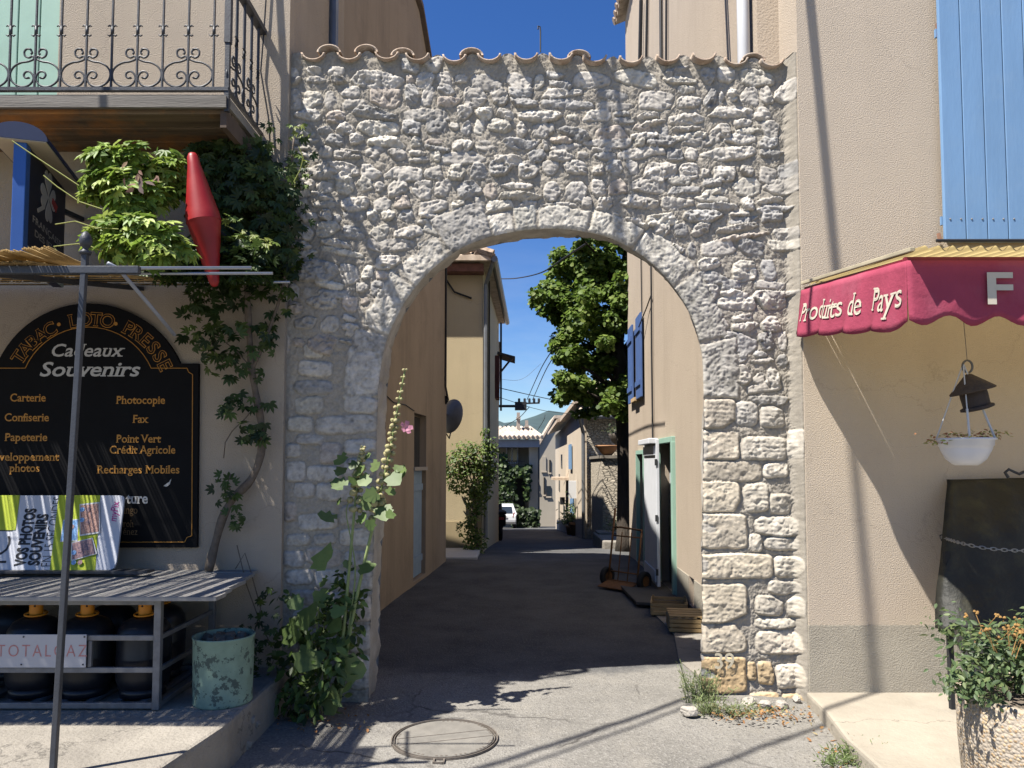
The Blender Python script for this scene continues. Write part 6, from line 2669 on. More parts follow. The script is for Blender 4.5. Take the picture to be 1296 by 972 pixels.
for k in range(64):
    if k % 9 in (0, 1, 5) or 18 < k < 30:
        continue
    t_ = 2 * math.pi * k / 64
    o_ = mc + Vector((math.cos(t_) * RM * .875, math.sin(t_) * RM * .875, zz + .0005))
    b.bar(o_, o_ + Vector((-math.sin(t_), math.cos(t_), 0)) * .012, .012, .002)
b.build('rim', IRON, mh)

# ------------------------------------------------------------------ crates, trolley, ramp plate
WOODC = mat('fruit_crate_wood', (.36, .25, .12), .8, .25, 8, bump=.3, bscale=50, stretch=(1, 1, 4), stain=.4, stain_scale=6, stain_col=(.24, .15, .07))


def crate(label, loc, rz, w, d, h, lid):
    o = thing('wooden_crate', label, 'crate', (0, 0, 0), 'wooden crates by the right wall')
    for nm, sg_ in (('long_side', -1), ('long_side', 1)):
        b = MB()
        for k in range(3):
            b.box(-w / 2, w / 2, sg_ * d / 2 - .005, sg_ * d / 2 + .005, .012 + k * h / 3, .012 + (k + 1) * h / 3 - .009)
        b.build(nm, WOODC, o)
    for sg_ in (-1, 1):
        b = MB()
        for k in range(3):
            b.box(sg_ * w / 2 - .006, sg_ * w / 2 + .006, -d / 2 + .006, d / 2 - .006, .012 + k * h / 3, .012 + (k + 1) * h / 3 - .009)
        b.build('end_board', WOODC, o)
    b = MB()
    for k in range(5):
        y_ = -d / 2 + .01 + k * (d - .02) / 5
        b.box(-w / 2 + .008, w / 2 - .008, y_, y_ + (d - .02) / 5 - .012, .004, .012)
    for sx_ in (-1, 1):
        for sy_ in (-1, 1):
            b.box(sx_ * (w / 2 - .018) - .010, sx_ * (w / 2 - .018) + .010, sy_ * (d / 2 - .016) - .009, sy_ * (d / 2 - .016) + .009, .012, h + .02)
    b.build('base', WOODC, o)
    if lid:
        b = MB()
        n_ = 4
        for k in range(n_):
            y_ = -d / 2 + k * d / n_
            b.box(-w / 2 - .004, w / 2 + .004, y_ + .012, y_ + d / n_ - .014, h + .022, h + .031)
        for k in range(5):
            x_ = -w / 2 + .02 + k * (w - .04) / 4
            b.box(x_ - .018, x_ + .018, -d / 2, d / 2, h + .0125, h + .0215)
        b.build('lid', WOODC, o)
    o.location = loc
    o.rotation_euler = (0, 0, rz)
    return o


p = atz(867, 800, 0)
crate('wooden slatted crate upside down with its slats on top, nearest the arch pier', (p.x + .03, p.y + .12, .012), R(-8), .33, .44, .125, True)
p = atz(850, 782, 0)
crate('open wooden crate behind the upturned one, beside the wall', (p.x + .02, p.y + .22, .012), R(-12), .38, .42, .13, False)

RUST = mat('rusty_orange_paint', (.20, .085, .025), .75, .35, 15, bump=.3, bscale=60)
ht = thing('hand_truck', 'rusty orange hand truck leaning against the right wall of the lane', 'hand truck', atz(785, 745, 0))
h = {}
bl, br_ = atz(774, 727, .02), atz(800, 742, .02)
tl_, tr_ = Vector(at(789, 672, 10.6)), Vector(at(812, 682, 10.3))
ex = (br_ - bl).normalized()
bl, br_ = bl + Vector((0, 0, .12)), br_ + Vector((0, 0, .12))
up_ = Vector((.20, .18, 1.0)).normalized()
wd2 = .48
bl = Vector((1.28, 9.9, .10))
br_ = Vector((1.60, 9.55, .10))
exd = (br_ - bl).normalized()
lean = Vector((.12, .16, .95))
tl_, tr_ = bl + lean * .66, br_ + lean * .66
b = MB()
b.tube([bl, bl + lean * .98, ], .014, 8)
b.tube([br_, tr_], .014, 8)
b.tube([tl_, tl_ + lean * .05, tl_.lerp(tr_, .25) + lean * .06, tr_ + lean * .04, tr_], .013, 8)
for t in (.33, .66):
    b.tube([bl.lerp(br_, t), tl_.lerp(tr_, t)], .008, 6)
for t in (.0, .12, .6):
    b.tube([bl + lean * t, br_ + lean * t], .010, 6)
b.build('frame', RUST, ht, smooth=True)
b = MB()
fw = Vector((-exd.y, exd.x, 0))
if fw.y > 0:
    fw = -fw
b.ext([bl, br_, br_ + fw * .22 - Vector((0, 0, .06)), bl + fw * .22 - Vector((0, 0, .06))], (0, 0, -.012))
b.build('toe_plate', RUST, ht)
for e_, sgn in ((bl, -1), (br_, 1)):
    Mw = exd.to_track_quat('Z', 'Y').to_matrix()
    cw = e_ + exd * sgn * .07 - fw * .06 + Vector((0, 0, .03))
    b = MB()
    b.lathe([(.07, -.03), (.12, -.034), (.125, -.02), (.125, .02), (.115, .03), (.07, .03), (.07, -.03)], cw, 24, Mw, cap=False)
    wh = b.build('wheel', mat('black_rubber', (.018, .018, .018), .8, .2, 20), ht, smooth=True)
    b = MB()
    b.lathe([(0, -.02), (.07, -.026), (.07, .026), (0, .02)], cw, 16, Mw)
    b.build('rim', RUST, wh)
b = MB()
p0, p1, p2, p3 = rw(9.9, .03, .02), rw(8.35, .03, .02), rw(8.45, .035, .55), rw(9.85, .035, .62)
b.ext([p0, p1, p2, p3], (0, 0, .035))
tag(b.build('ramp_plate', mat('dark_slab', (.075, .07, .065), .8, .2, 6, bump=.3, bscale=50), None, bevel=.006), 'thin dark slab lying as a ramp before the white door', 'ramp')
b = MB()
pz_ = [rw(5.6, 0, 0), rw(8.3, 0, 0), rw(8.3, 0, .42), rw(7.2, 0, .36), rw(6.2, 0, .5), rw(5.6, 0, .42)]
b.ext([q_ + Vector((0, 0, .012)) for q_ in pz_], (0, 0, -.1))
struct(b.build('gutter_strip', CONC, None))

# ------------------------------------------------------------------ beyond: tree, garden wall, stone house, far houses
tree = thing('lane_tree', 'tall leafy green tree beyond the right house over the lane', 'tree', (at(792, 700, 14.6).x, 14.6, gz(14.6)))
tb = Vector(tree.location)
BK = mat('dark_tree_bark', (.070, .055, .042), .92, .3, 8, bump=1.0, bscale=30, stretch=(1, 1, .25), bdist=.03)
cc = at(752, 405, 14.6)
b = MB()
tw = .17
b.tube([tb - Vector((0, 0, .1)), tb + Vector((0, 0, .25)), tb + Vector((.02, 0, 1.6)), tb + Vector((-.03, .05, 3.2)), tb + Vector((-.15, .1, 4.6)), tb + Vector((-.3, .15, 6.2))], [tw * 1.35, tw * 1.05, tw, tw * .88, tw * .6, tw * .2], 14)
r = np.random.default_rng(33)
clumps = []
CROWN = [(735, 330, 34), (765, 318, 34), (720, 350, 30), (700, 375, 28), (715, 395, 36), (745, 375, 44), (775, 365, 40), (760, 410, 46), (725, 425, 34), (740, 450, 40), (775, 445, 40), (712, 455, 22), (755, 480, 30),
         (785, 480, 30), (735, 492, 24), (720, 495, 16), (770, 508, 24), (745, 510, 18), (790, 400, 40), (810, 340, 40), (820, 400, 50), (830, 450, 46), (805, 500, 30), (790, 300, 30), (762, 290, 26), (735, 300, 22), (810, 280, 40)]
PP, NN, SZ = [], [], []
for (x_, y_, rad) in CROWN:
    Yc = 14.6 + r.uniform(-.75, .9)
    c_ = at(x_, y_, Yc)
    rm = rad * Yc / F
    b.tube([tb + Vector((-.05, .08, max(2.6, min(5.5, c_.z - tb.z - .7)))), tb.lerp(c_, .6) + Vector((0, 0, (c_.z - tb.z) * .35)), c_], [.05, .03, .008], 6)
    sub = [(c_ + Vector(r.normal(0, .5, 3)) * rm, rm * r.uniform(.25, .55)) for _ in range(8)]
    for (sc_, sr) in sub:
        for _ in range(int(250 * sr / .3)):
            d_ = r.normal(0, 1, 3)
            d_ /= np.linalg.norm(d_)
            PP.append(sc_ + Vector(d_ * sr * r.uniform(.55, 1.05) * np.array([1, 1, .75])))
            NN.append(d_ * .5 + np.array([-.1, -.3, .7]))
            SZ.append(r.choice([.07, .085, .105]))
b.build('trunk', BK, tree, smooth=True)
v, f, t = leaf_arrays(PP, NN, SZ, 'round', 91, .35, [(.12, .19, .03), (.15, .225, .04), (.10, .16, .028), (.20, .26, .06), (.07, .12, .022)], jit=.5)
np_mesh('crown', v, f, TREELEAF, tree, tint=t)
print('tree leaves', len(PP))

RUB = rubble_mat('far_rubble', (.66, .57, .44), (.54, .47, .37), (.42, .37, .29), 8.0)
gwl = thing('garden_wall', 'stone garden wall with square pillar beside the tree', 'wall', (2.3, 17.5, gz(17.5)))
b = MB()
c00 = at(763, 695, 17.5)
gz0 = gz(17.5) - .3
topz = at(770, 580, 17.5).z
b.ext([(c00.x, 17.5, gz0), (3.9, 17.3, gz0), (3.9, 17.7, gz0), (c00.x + .5, 17.9, gz0), (at(748, 600, 22).x + .4, 22, gz0), (at(748, 600, 22).x, 22, gz0)], (0, 0, topz - gz0))
b.build('masonry', RUB, gwl)
b = MB()
b.ext([(c00.x - .04, 17.44, topz), (3.95, 17.24, topz), (3.95, 17.76, topz), (c00.x + .5, 17.95, topz), (at(748, 600, 22).x + .45, 22, topz), (at(748, 600, 22).x - .05, 22, topz)], (0, 0, .07))
b.build('coping', mat('mossy_coping', (.24, .21, .17), .95, .25, 6), gwl)
us = thing('terracotta_bowl', 'shallow terracotta bowl on the garden wall', 'bowl', at(762, 578, 17.7))
c_ = at(769, 578, 17.7)
c_.z = topz + .07
b = MB()
b.lathe([(0, 0), (.10, 0), (.13, .03), (.27, .20), (.30, .21), (.30, .24), (.27, .24), (.12, .06), (0, .05)], c_, 22)
b.build('bowl', mat('terracotta', (.46, .24, .12), .85, .12, 6), us, smooth=True)
us.location = us.location
un = thing('stone_urn', 'dark planted urn on the pillar behind the terracotta bowl', 'urn', at(784, 570, 18.6))
c_ = at(784, 572, 18.6)
b = MB()
b.lathe([(0, 0), (.14, 0), (.14, .05), (.06, .10), (.07, .16), (.20, .26), (.26, .40), (.27, .46), (.22, .46), (0, .42)], c_, 20)
b.build('vase', mat('weathered_urn', (.10, .085, .07), .9, .25, 10), un, smooth=True)
PP = [c_ + Vector((r.normal(0, .16), r.normal(0, .14), .50 + abs(r.normal(0, .10)))) for _ in range(160)]
v, f, t = leaf_arrays(PP, [(0, -.3, .8)] * 160, [.09] * 160, 'ovate', 97, .2, [(.05, .07, .025), (.07, .07, .03)])
np_mesh('plants', v, f, LEAF, un, tint=t)
b = MB()
b.box(c_.x - .16, c_.x + .16, 18.45, 18.75, topz - .1, c_.z)
b.build('pedestal', RUB, un)
b = MB()
s0 = at(764, 708, 15.2)
b.ext([(s0.x, 15.2, gz(15.2) - .2), (s0.x + 1.2, 15.0, gz(15.2) - .2), (s0.x + 1.2, 17.2, gz(15.2) - .2), (s0.x, 17.2, gz(15.2) - .2)], (0, 0, .2 + .16))
struct(b.build('stone_step', CONC, None, bevel=.03))
b = MB()
s1 = at(757, 693, 16.6)
b.ext([(s1.x, 16.6, gz(16.6) - .2), (s1.x + 1.3, 16.5, gz(16.6) - .2), (s1.x + 1.3, 17.25, gz(16.6) - .2), (s1.x, 17.25, gz(16.6) - .2)], (0, 0, .2 + .30))
struct(b.build('stone_step', CONC, None, bevel=.03))
PP = []
pc = at(781, 672, 16.9)
fern = thing('wall_plant', 'bright green plant on the stone ledge below the garden wall', 'plant', pc)
for _ in range(260):
    d_ = r.normal(0, 1, 3)
    PP.append(pc + Vector(d_ * np.array([.14, .1, .15])))
v, f, t = leaf_arrays(PP, [(0, -.5, .7)] * len(PP), [.10] * len(PP), 'narrow', 98, .0, [(.10, .17, .04), (.08, .13, .03), (.14, .2, .06)])
np_mesh('leaves', v, f, LEAF, fern, tint=t)
b = MB()
for _ in range(12):
    b.tube([pc - Vector((0, 0, .25)), pc + Vector(r.normal(0, .1, 3))], .008, 4)
b.build('stems', STEMG, fern)

# stone house behind the garden wall
sh_ = thing('stone_house', 'rubble stone house with tiled eaves and gutter behind the tree', 'house', (3.5, 22.2, gz(22)))
x0_ = at(742, 600, 22.2).x + .02
ez_ = at(760, 527, 22.2).z
b = MB()
b.box(x0_, 8.5, 22.2, 22.9, gz(24) - 1.2, ez_)
b.build('wall', RUB, sh_)
b = MB()
b.ext([(x0_ - .25, 21.8, ez_), (8.6, 21.8, ez_), (8.6, 26, ez_ + 1.35), (x0_ - .25, 26, ez_ + 1.35)], (0, 0, .12))
rf_ = b.build('roof', ROOFT, sh_)
b = MB()
for i in range(26):
    x_ = x0_ - .2 + i * .235
    b.tube([(x_, 21.72, ez_ + .12), (x_, 26, ez_ + 1.46)], .085, 8)
b.build('roof_tiles', ROOFT, rf_)
b = MB()
b.tube([(x0_ - .3, 21.72, ez_ - .03), (8.6, 21.72, ez_ - .03)], .075, 8)
b.build('gutter', ZINC, sh_)
b = MB()
b.tube([(x0_ - .25, 21.75, ez_ - .06), (x0_ - .12, 22.08, ez_ - .5), (x0_ - .12, 22.1, gz(22))], .055, 8)
b.build('downpipe', ZINC, sh_)
b = MB()
dw = at(756, 640, 22.12)
b.box(at(750, 0, 22.1).x, at(757, 0, 22.1).x, 22.1, 22.19, gz(22) + .4, at(0, 607, 22.1).z)
b.build('door', mat('ochre_door_surround', (.50, .40, .28), .9, .1, 5), sh_)

# cream row on the right of the lane
cr_ = thing('cream_house', 'cream rendered lane house with blue shutters and clay roof', 'house', (3.5, 33, gz(33)))
P0, P1 = at(739, 610, 22.25), at(703, 610, 45)
dz = (P1 - P0)
n_c = Vector((-dz.y, dz.x, 0)).normalized()
if n_c.x > 0:
    n_c = -n_c
zA, zB_ = at(736, 533, 23.5).z + .1, at(703, 551, 45).z


def cw_(t, z, d=0.0):
    q_ = P0.lerp(P1, t) + n_c * d
    return Vector((q_.x, q_.y, z))


b = MB()
b.ext([cw_(0, -5), cw_(1, -5), cw_(1, zB_), cw_(0.42, zB_), cw_(0.42, zA + .3), cw_(0, zA + .3)], -n_c * 5)
b.build('wall', CREAM, cr_)
b = MB()
b.ext([cw_(.40, zB_ + .05, .45), cw_(1.02, zB_ + .05, .45), cw_(1.02, zB_ + 1.3, -3), cw_(.40, zB_ + 1.3, -3)], (0, 0, .14))
b.ext([cw_(-.02, zA + .32, .3), cw_(.41, zA + .32, .3), cw_(.41, zA + 1.4, -3), cw_(-.02, zA + 1.4, -3)], (0, 0, .14))
b.build('roof', ROOFT, cr_)
for (px_, py0, py1, tt) in ((725, 562, 594, .24), (727, 624, 652, .20)):
    Yc = cw_(tt, 0).y
    zt2, zb2 = at(px_, py0, Yc).z, at(px_, py1, Yc).z
    b = MB()
    b.bar(cw_(tt, (zt2 + zb2) / 2, .06), cw_(tt + .06, (zt2 + zb2) / 2, .06), .05, zt2 - zb2)
    b.build('shutter', BLUE, cr_)
for (tt, py0, py1) in ((.72, 600, 622), (.60, 575, 592), (.74, 635, 660), (.5, 640, 664)):
    Yc = cw_(tt, 0).y
    zt2, zb2 = at(700, py0, Yc).z, at(700, py1, Yc).z
    b = MB()
    b.bar(cw_(tt, (zt2 + zb2) / 2, .0), cw_(tt + .05, (zt2 + zb2) / 2, .0), .06, zt2 - zb2)
    b.build('window', GLASS, cr_)
b = MB()
b.bar(cw_(.36, at(0, 605, 32).z, .3), cw_(.46, at(0, 605, 33).z, .3), .7, .12)
b.build('door_canopy', ROOFT, cr_)
b = MB()
lp_ = cw_(.42, at(0, 632, 33).z, .2)
b.bar(lp_ - n_c * .2, lp_, .03, .03)
b.obox(lp_, (.2, .2, .3))
b.build('wall_lamp', DARKMETAL, cr_)
b = MB()
b.obox(cw_(.16, at(0, 617, 28).z, .1), (.3, .3, .6))
b.build('meter_box', WHITEPIPE, cr_)
# pots by its foot
TERRA = MATS['terracotta']
for i, (px_, py_, Yp, s_, lab) in enumerate(((722, 673, 28.0, .34, 'smaller terracotta pot with green plant at the foot of the cream house'), (729, 676, 26.5, .46, 'larger terracotta pot with bushy plant at the foot of the cream house'))):
    c_ = at(px_, py_, Yp)
    c_.z = gz(Yp)
    pt_ = thing('flower_pot', lab, 'potted plant', c_, 'pots by the cream house')
    b = MB()
    b.lathe([(0, 0), (s_ * .36, 0), (s_ * .5, s_ * .8), (s_ * .56, s_ * .82), (s_ * .56, s_), (s_ * .46, s_), (0, s_ * .9)], c_, 18)
    b.build('pot', TERRA, pt_, smooth=True)
    PP = [c_ + Vector((r.normal(0, s_ * .45), r.normal(0, s_ * .4), s_ * 1.2 + abs(r.normal(0, s_ * .75)))) for _ in range(220)]
    v, f, t = leaf_arrays(PP, [(0, -.4, .7)] * len(PP), [.14] * len(PP), 'ovate', 120 + i, .2, [(.06, .10, .03), (.09, .13, .04)])
    np_mesh('plant', v, f, LEAF, pt_, tint=t)
b = MB()
rp_ = at(736, 690, 24.5)
b.tube([(rp_.x, 24.5, gz(24.5)), (rp_.x, 24.5, gz(24.5) + 1.1)], .05, 8)
tag(b.build('red_pipe', mat('red_pipe_paint', (.36, .04, .03), .6, .1, 8)), 'short red pipe standing at the corner of the cream house', 'pipe')

# grey gabled house at the end
gh = thing('grey_gable_house', 'grey rendered house with sloping roofline at the end of the lane', 'house', (2.6, 60, gz(60)))
YG = 60.0
b = MB()
g = [at(672, 690, YG), at(712, 690, YG), at(712, 533, YG), at(702, 531, YG), at(675, 577, YG)]
b.ext([Vector((q_.x, YG, q_.z)) for q_ in g], (0, 8, 0))
b.build('wall', GREYR, gh)
b = MB()
e0, e1_, e2 = at(674, 579, YG - .2), at(702, 529.5, YG - .2), at(720, 529.5, YG - .2)
b.ext([e0, e1_, e2, e2 + Vector((0, 0, .25)), e1_ + Vector((0, 0, .25)), e0 + Vector((-.1, 0, .2))], (0, 8.4, 0))
b.build('roof', ROOFT, gh)
for (x0q, y0q, x1q, y1q, m_) in ((686, 578, 691, 596, GREYR), (695, 582, 697, 598, DARKIN), (692, 615, 697, 628, GLASS), (688, 604, 690, 626, DARKIN), (681, 612, 682.5, 622, DARKIN)):
    b = MB()
    p_, q_ = at(x0q, y0q, YG), at(x1q, y1q, YG)
    b.box(p_.x, q_.x, YG - .08, YG - .01, q_.z, p_.z)
    w_ = b.build('window', m_, gh)
    b = MB()
    b.box(p_.x - .06, q_.x + .06, YG - .10, YG - .012, q_.z - .12, q_.z - .003)
    b.build('window_sill', CREAM, w_)

# house with balcony and tiled roof at the left end
fh = thing('balcony_house', 'shaded house with pale tiled roof and creeper hung balcony at the lane end', 'house', (-1.5, 52, gz(52)))
YH = 52.0
xr = at(681, 600, YH).x
ze = at(660, 556, YH).z
b = MB()
b.box(at(662, 0, YH).x + .4, xr, YH + .3, YH + 3.6, -6, ze)
b.box(-9, at(662, 0, YH).x + .4, YH + 2.2, YH + 3.6, -6, ze)
b.build('wall', GREYR, fh)
b = MB()
b.box(-9, xr + .1, YH - .4, YH + 2.2, at(0, 566, YH).z, ze - .02)
b.box(-9, at(664, 0, YH).x, YH, YH + 2.19, at(0, 602, YH).z, at(0, 598, YH).z)
b.build('lintel', mat('blue_grey_lintel', (.28, .30, .35), .9, .1, 3), fh)
b = MB()
b.ext([(-9.5, YH - .8, ze), (xr + .35, YH - .8, ze), (xr - .6, YH + 4, ze + .85), (-9.5, YH + 4, ze + .85)], (0, 0, .18))
rf_ = b.build('roof', ROOFT, fh)
b = MB()
for i in range(26):
    x_ = xr + .25 - i * .32
    b.tube([(x_, YH - .9, ze + .16), (x_ - .75, YH + 4, ze + 1.05)], .11, 6)
b.build('roof_tiles', mat('pale_roof_tiles', (.50, .40, .31), .9, .3, 3, col2=(.58, .49, .40)), rf_)
for px_, py0, w_ in ((656, 531, 4.4), (666.5, 541, 4.2)):
    b = MB()
    p_ = at(px_, py0, YH + 2.5)
    ww = w_ / 2 * 54 / F
    b.box(p_.x - ww, p_.x + ww, YH + 2, YH + 2.8, ze, p_.z)
    b.box(p_.x - ww * 1.25, p_.x + ww * 1.25, YH + 1.9, YH + 2.9, p_.z, p_.z + .14)
    b.box(p_.x - ww * .9, p_.x + ww * .9, YH + 2.1, YH + 2.7, p_.z + .145, p_.z + .5)
    b.build('chimney', mat('chimney_render', (.40, .33, .27), .9, .2, 3), fh)
b = MB()
p_, q_ = at(641, 564, YH + 2.0), at(655, 585, YH + 2.0)
b.box(p_.x, q_.x, YH + 2.12, YH + 2.16, q_.z, p_.z)
wf = b.build('window', GLASS, fh)
b = MB()
for x_ in (p_.x, (p_.x + q_.x) / 2, q_.x):
    b.box(x_ - .05, x_ + .05, YH + 2.05, YH + 2.11, q_.z - .05, p_.z + .05)
b.box(p_.x, q_.x, YH + 2.05, YH + 2.11, q_.z - .1, q_.z)
b.box(p_.x, q_.x, YH + 2.05, YH + 2.11, p_.z, p_.z + .1)
b.build('window_frame', WHITEP, wf)
b = MB()
z0_ = at(0, 600, YH).z
for i in range(30):
    x_ = -4 + i * .16
    if x_ < at(664, 0, YH).x:
        b.tube([(x_, YH + .1, z0_), (x_, YH + .1, z0_ + .9)], .015, 4)
b.tube([(-5, YH + .1, z0_ + .92), (at(664, 0, YH).x, YH + .1, z0_ + .92)], .025, 5)
b.build('railing', DARKMETAL, fh)
b = MB()
b.box(at(650, 0, YH).x, at(664, 0, YH).x, YH + 2.0, YH + 2.18, at(0, 668, YH).z, at(0, 603, YH).z)
b.build('garage_opening', DARKIN, fh)
b = MB()
b.tube([(xr + .05, YH + .1, ze), (xr + .05, YH + .1, gz(YH))], .07, 6)
b.build('downpipe', DARKMETAL, fh)
fcr = thing('balcony_creeper', 'dark creeper trailing from the balcony of the shaded far house', 'climbing plant', (-.5, YH, 0))
PP, NN, SZ = [], [], []
for (x0q, x1q, y0q, y1q, n_) in ((630, 662, 592, 604, 320), (630, 652, 600, 625, 420), (663, 671, 590, 600, 90), (664, 670, 598, 632, 150), (630, 640, 575, 600, 160), (630, 655, 620, 650, 200)):
    for _ in range(n_):
        PP.append(at(r.uniform(x0q, x1q), r.uniform(y0q, y1q), YH - .1 + r.uniform(-.3, .4)))
        NN.append((0, -1, .4))
        SZ.append(.24)
v, f, t = leaf_arrays(PP, NN, SZ, 'round', 130, .4, CREEP + [(.07, .11, .03)])
np_mesh('foliage', v, f, LEAF, fcr, tint=t)
hg = thing('dark_hedge', 'dark bushes in shade beside the parked car at the lane end', 'bush', (.9, 50, gz(50)))
PP, NN, SZ = [], [], []
for _ in range(700):
    PP.append(at(r.uniform(650, 681), r.uniform(648, 672) - 4 * r.random(), 50.5 + r.uniform(-.5, .5)))
    NN.append((0, -.8, .5))
    SZ.append(.25)
v, f, t = leaf_arrays(PP, NN, SZ, 'round', 131, .3, [(.03, .05, .018), (.04, .06, .02)])
np_mesh('foliage', v, f, LEAF, hg, tint=t)

# ------------------------------------------------------------------ parked white hatchback
CARP = mat('white_car_paint', (.72, .73, .75), .25, .02, 2, spec=.6)
TYRE = MATS['black_rubber']
car = thing('parked_car', 'small white hatchback parked facing away at the end of the lane', 'car', (0, 0, 0))
prof_side = [(0, .30), (-.03, .55), (.0, .80), (.06, .92), (.30, 1.40), (.45, 1.47), (1.2, 1.52), (1.9, 1.46), (2.55, 1.02), (3.3, .90), (3.6, .72), (3.65, .45), (3.58, .28)]
b = MB()
W2 = .82


def wd_at(z):
    return W2 if z < .95 else W2 - .17 * (z - .95) / .55


n_ = len(prof_side)
vs = [(sx_ * wd_at(z_), y_, z_) for sx_ in (-1, 1) for (y_, z_) in prof_side]
fs = [tuple(range(n_)), tuple(reversed(range(n_, 2 * n_)))]
for i in range(n_):
    j = (i + 1) % n_
    fs.append((i, i + n_, j + n_, j))
b.add(vs, fs)
b.build('body', CARP, car, bevel=.05, smooth=False)
b = MB()
b.ext([(-.60, -.005 + .10, .96), (.60, .095, .96), (.54, .285, 1.36), (-.54, .285, 1.36)], Vector((0, -.04, .02)))
b.build('rear_window', GLASS, car)
for sx_ in (-1, 1):
    b = MB()
    b.ext([(sx_ * .815, .55, .98), (sx_ * .815, 2.35, .98), (sx_ * .70, 1.85, 1.38), (sx_ * .70, .65, 1.38)], (sx_ * .02, 0, 0))
    b.build('side_window', GLASS, car)
    b = MB()
    b.ext([(sx_ * .60, -.01, .74), (sx_ * .83, .10, .74), (sx_ * .80, .16, 1.02), (sx_ * .66, .09, 1.02)], (0, -.035, 0))
    b.build('tail_light', mat('red_tail_light', (.30, .02, .02), .25, .05, 5), car)
    for y_ in (.62, 2.95):
        b = MB()
        Mw = Vector((1, 0, 0)).to_track_quat('Z', 'Y').to_matrix()
        b.lathe([(0, -.09), (.24, -.09), (.30, -.07), (.30, .07), (.24, .09), (0, .09)], (sx_ * .74, y_, .30), 20, Mw)
        wh = b.build('wheel', TYRE, car, smooth=False)
        b = MB()
        b.lathe([(0, .0), (.19, -.005), (.19, .012), (0, .016)], (sx_ * .825, y_, .30), 16, Mw if sx_ > 0 else Mw)
        b.build('rim', ZINC, wh)
b = MB()
b.box(-.26, .26, -.065, -.045, .70, .81)
b.build('number_plate', mat('plate_white', (.60, .60, .58), .5, .05, 6), car)
b = MB()
b.box(-.83, .83, -.07, .02, .36, .42)
b.build('bumper', mat('grey_bumper_strip', (.04, .04, .04), .6, .1, 8), car)
cgl = at(640, 671.5, 47)
car.location = (at(653.5, 660, 47).x - .84, 46.6, gz(47))

# ------------------------------------------------------------------ scooter in the shade of the yellow house
sc = thing('motor_scooter', 'dark motor scooter parked in shade by the yellow house', 'scooter', (0, 0, 0))
MDARK = mat('scooter_black', (.02, .02, .024), .4, .2, 5)
Mw = Vector((1, 0, 0)).to_track_quat('Z', 'Y').to_matrix()
for y_ in (0, 1.2):
    b = MB()
    b.lathe([(.12, -.05), (.22, -.055), (.26, -.03), (.26, .03), (.22, .055), (.12, .05), (.12, -.05)], (0, y_, .26), 20, Mw, cap=False)
    wh = b.build('wheel', TYRE, sc, smooth=True)
    b = MB()
    b.lathe([(0, -.03), (.12, -.04), (.12, .04), (0, .03)], (0, y_, .26), 12, Mw)
    b.build('rim', ZINC, wh)
b = MB()
b.ext([(-.14, -.2, .42), (-.14, .45, .38), (-.14, .55, .3), (-.14, .95, .3), (-.14, 1.05, .95), (-.14, .95, .98), (-.14, .82, .42), (-.14, .5, .46), (-.14, .42, .72), (-.14, -.3, .74)], (.28, 0, 0))
b.build('body', MDARK, sc, bevel=.03)
b = MB()
b.box(-.15, .15, -.32, .42, .745, .83)
b.build('seat', TYRE, sc, bevel=.03)
b = MB()
b.tube([(-.32, .85, 1.05), (0, .97, 1.0), (.32, .85, 1.05)], .018, 6)
b.tube([(0, 1.2, .3), (0, 1.0, 1.0)], .03, 6)
b.build('handlebar', DARKMETAL, sc)
b = MB()
b.box(-.08, .08, -.36, -.33, .6, .68)
b.build('tail_light', MATS['red_tail_light'], sc)
sc.location = (at(634, 690, 20.6).x - .02, 20.4, gz(20.6))
sc.rotation_euler = (0, 0, R(6))

# ------------------------------------------------------------------ creeper on the yellow house corner
yc = thing('wall_creeper', 'bushy green creeper on the sunlit corner of the straw yellow house', 'climbing plant', (at(600, 700, 14).x, 14.0, gz(14)))
PP, NN, SZ = [], [], []
for (x_, y_, rad, n_) in ((590, 578, 22, 420), (575, 590, 18, 300), (606, 580, 22, 420), (615, 600, 14, 200), (600, 605, 24, 380), (580, 610, 16, 220), (612, 622, 12, 130), (600, 632, 14, 150), (608, 645, 9, 70), (598, 655, 10, 70), (590, 668, 12, 90), (600, 676, 12, 110), (605, 690, 14, 150), (594, 690, 10, 80), (618, 560, 10, 90), (614, 545, 6, 30), (622, 570, 10, 90), (620, 590, 9, 80)):
    for _ in range(n_):
        d_ = r.normal(0, 1, 3)
        d_ /= np.linalg.norm(d_)
        p_ = at(x_, y_, 13.88) + Vector(d_ * rad * 13.9 / F * r.uniform(.5, 1.05) * np.array([1, .55, 1]))
        p_.y = min(p_.y, 14.15) if p_.x < -.56 else p_.y + .15
        p_.z = max(p_.z, gz(14))
        PP.append(p_)
        NN.append(d_ * .4 + np.array([-.1, -.5, .6]))
        SZ.append(.075)
v, f, t = leaf_arrays(PP, NN, SZ, 'ovate', 140, .4, [(.07, .12, .02), (.10, .155, .03), (.055, .09, .02), (.14, .19, .035)])
np_mesh('foliage', v, f, LEAF, yc, tint=t)
b = MB()
b.tube([(at(606, 0, 14.1).x, 14.12, gz(14)), (at(603, 0, 14.1).x, 14.12, .8), (at(600, 0, 14.1).x, 14.12, 1.9)], [.04, .03, .02], 7)
b.build('trunk', BARK, yc)
b = MB()
b.box(-4, at(607, 0, 13.2).x, 12.75, 14.15, -.4, gz(13) + .045)
struct(b.build('kerb', mat('white_concrete_kerb', (.55, .53, .50), .9, .06, 4), None, bevel=.02))

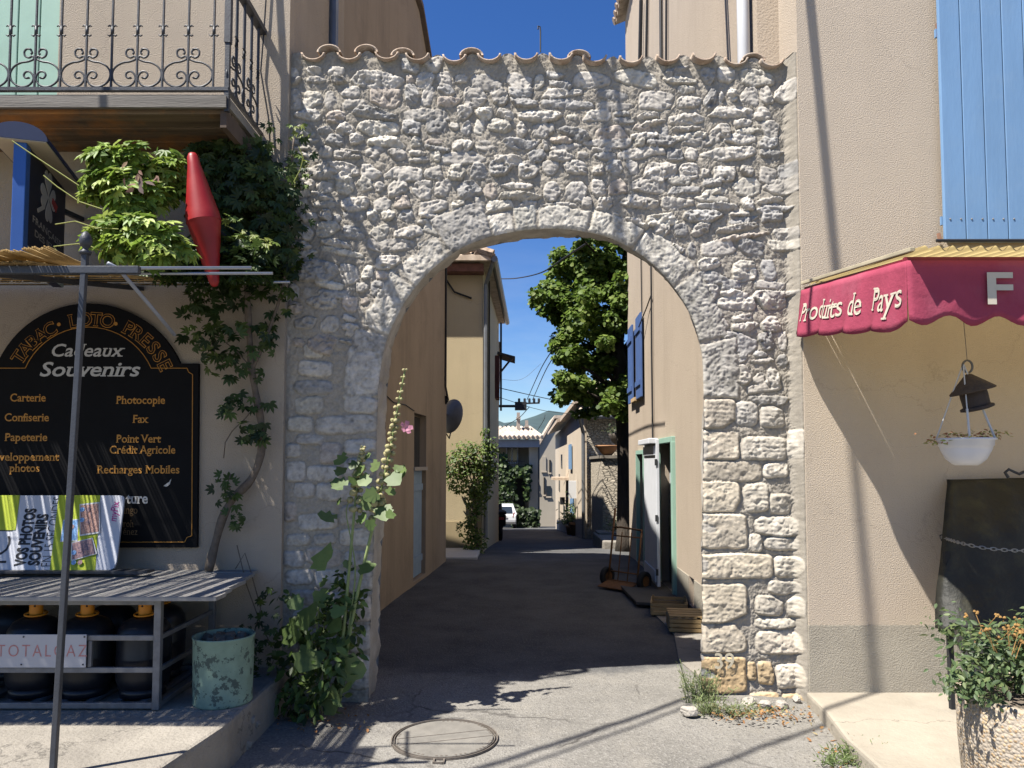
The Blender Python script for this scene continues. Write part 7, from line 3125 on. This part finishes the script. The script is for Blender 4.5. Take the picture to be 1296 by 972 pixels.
# ------------------------------------------------------------------ overhead wires and the bracket
ba = thing('cable_bracket', 'black iron bracket with insulators carrying the overhead wires', 'bracket', at(632, 514, 24))
b = MB()
b.bar(at(630, 514, 24), at(666, 514, 24), .08, .08)
b.bar(at(652, 511, 24), at(683, 510, 24), .05, .05)
b.obox(at(659, 514, 24), (.38, .3, .26))
for x_ in (657, 664, 670, 676, 682):
    b.lathe([(0, 0), (.04, 0), (.04, .12), (0, .14)], at(x_, 510, 24) + Vector((0, 0, .02)), 8)
b.build('arm', DARKMETAL, ba)
WIRES = [([(632, 353, 18), (655, 352, 16.5), (685, 345, 14), (715, 326, 11), (741, 309, 9)], .013, 'thick black cable sagging high across the arch opening'),
         ([(632, 491, 22), (690, 504, 22), (760, 518, 22)], .012, 'dark wire running from the yellow house above the bracket to the stone house'),
         ([(632, 503, 22), (690, 520, 22), (758, 526, 22)], .008, 'thin wire below the dark wire to the stone house'),
         ([(667, 506, 24), (684, 468, 18), (702, 438, 13)], .011, 'left one of two wires rising steeply from the bracket'),
         ([(674, 506, 24), (690, 470, 18), (708, 440, 13)], .011, 'right one of two wires rising steeply from the bracket'),
         ([(632, 480, 30), (660, 480, 30), (685, 460, 30)], .006, 'faint thin wire sagging beside the yellow house'),
         ([(632, 543, 40), (655, 530, 32), (670, 515, 24)], .014, 'thin wire dropping from the bracket towards the far tiled roof'),
         ([(690, 525, 30), (688, 532, 30), (680, 545, 34)], .012, 'short loose wire hanging under the bracket wires')]
for pts_, rad, lab in WIRES:
    b = MB()
    P = catmull([tuple(at(*q_)) for q_ in pts_], 8)
    b.tube([Vector(q_) for q_ in P], rad, 5)
    tag(b.build('overhead_wire', BLACKC), lab, 'wire', 'overhead wires')


def sagged(a, c, sag, n=16):
    a, c = Vector(a), Vector(c)
    return [a.lerp(c, t) - Vector((0, 0, sag * 4 * t * (1 - t))) for t in np.linspace(0, 1, n)]


# service cables crossing the little square above the picture; they throw the thin shadows on wall and road
b = MB()
b.tube(sagged((2.02, 5.08, 6.1), (-5.24, -.02, 6.1), .05), .020, 6)
tag(b.build('service_cable', BLACKC), 'black service cable above the right awning, fixed to the beige wall', 'cable')
b = MB()
b.tube(sagged((1.86, 6.36, 6.2), (-5.5, .44, 6.2), .05), .024, 6)
tag(b.build('service_cable', BLACKC), 'thicker black service cable passing over the arch wall', 'cable')
b = MB()
b.tube(sagged((1.87, 6.30, 6.05), (-5.4, .30, 6.0), .05), .014, 6)
tag(b.build('service_cable', BLACKC), 'thinner black service cable passing over the arch wall', 'cable')
b = MB()
b.tube(sagged((-1.72, 5.14, 5.5), (-7.5, 1.1, 5.3), .05), .016, 6)
tag(b.build('service_cable', BLACKC), 'black service cable leaving the shop house above its balcony', 'cable')
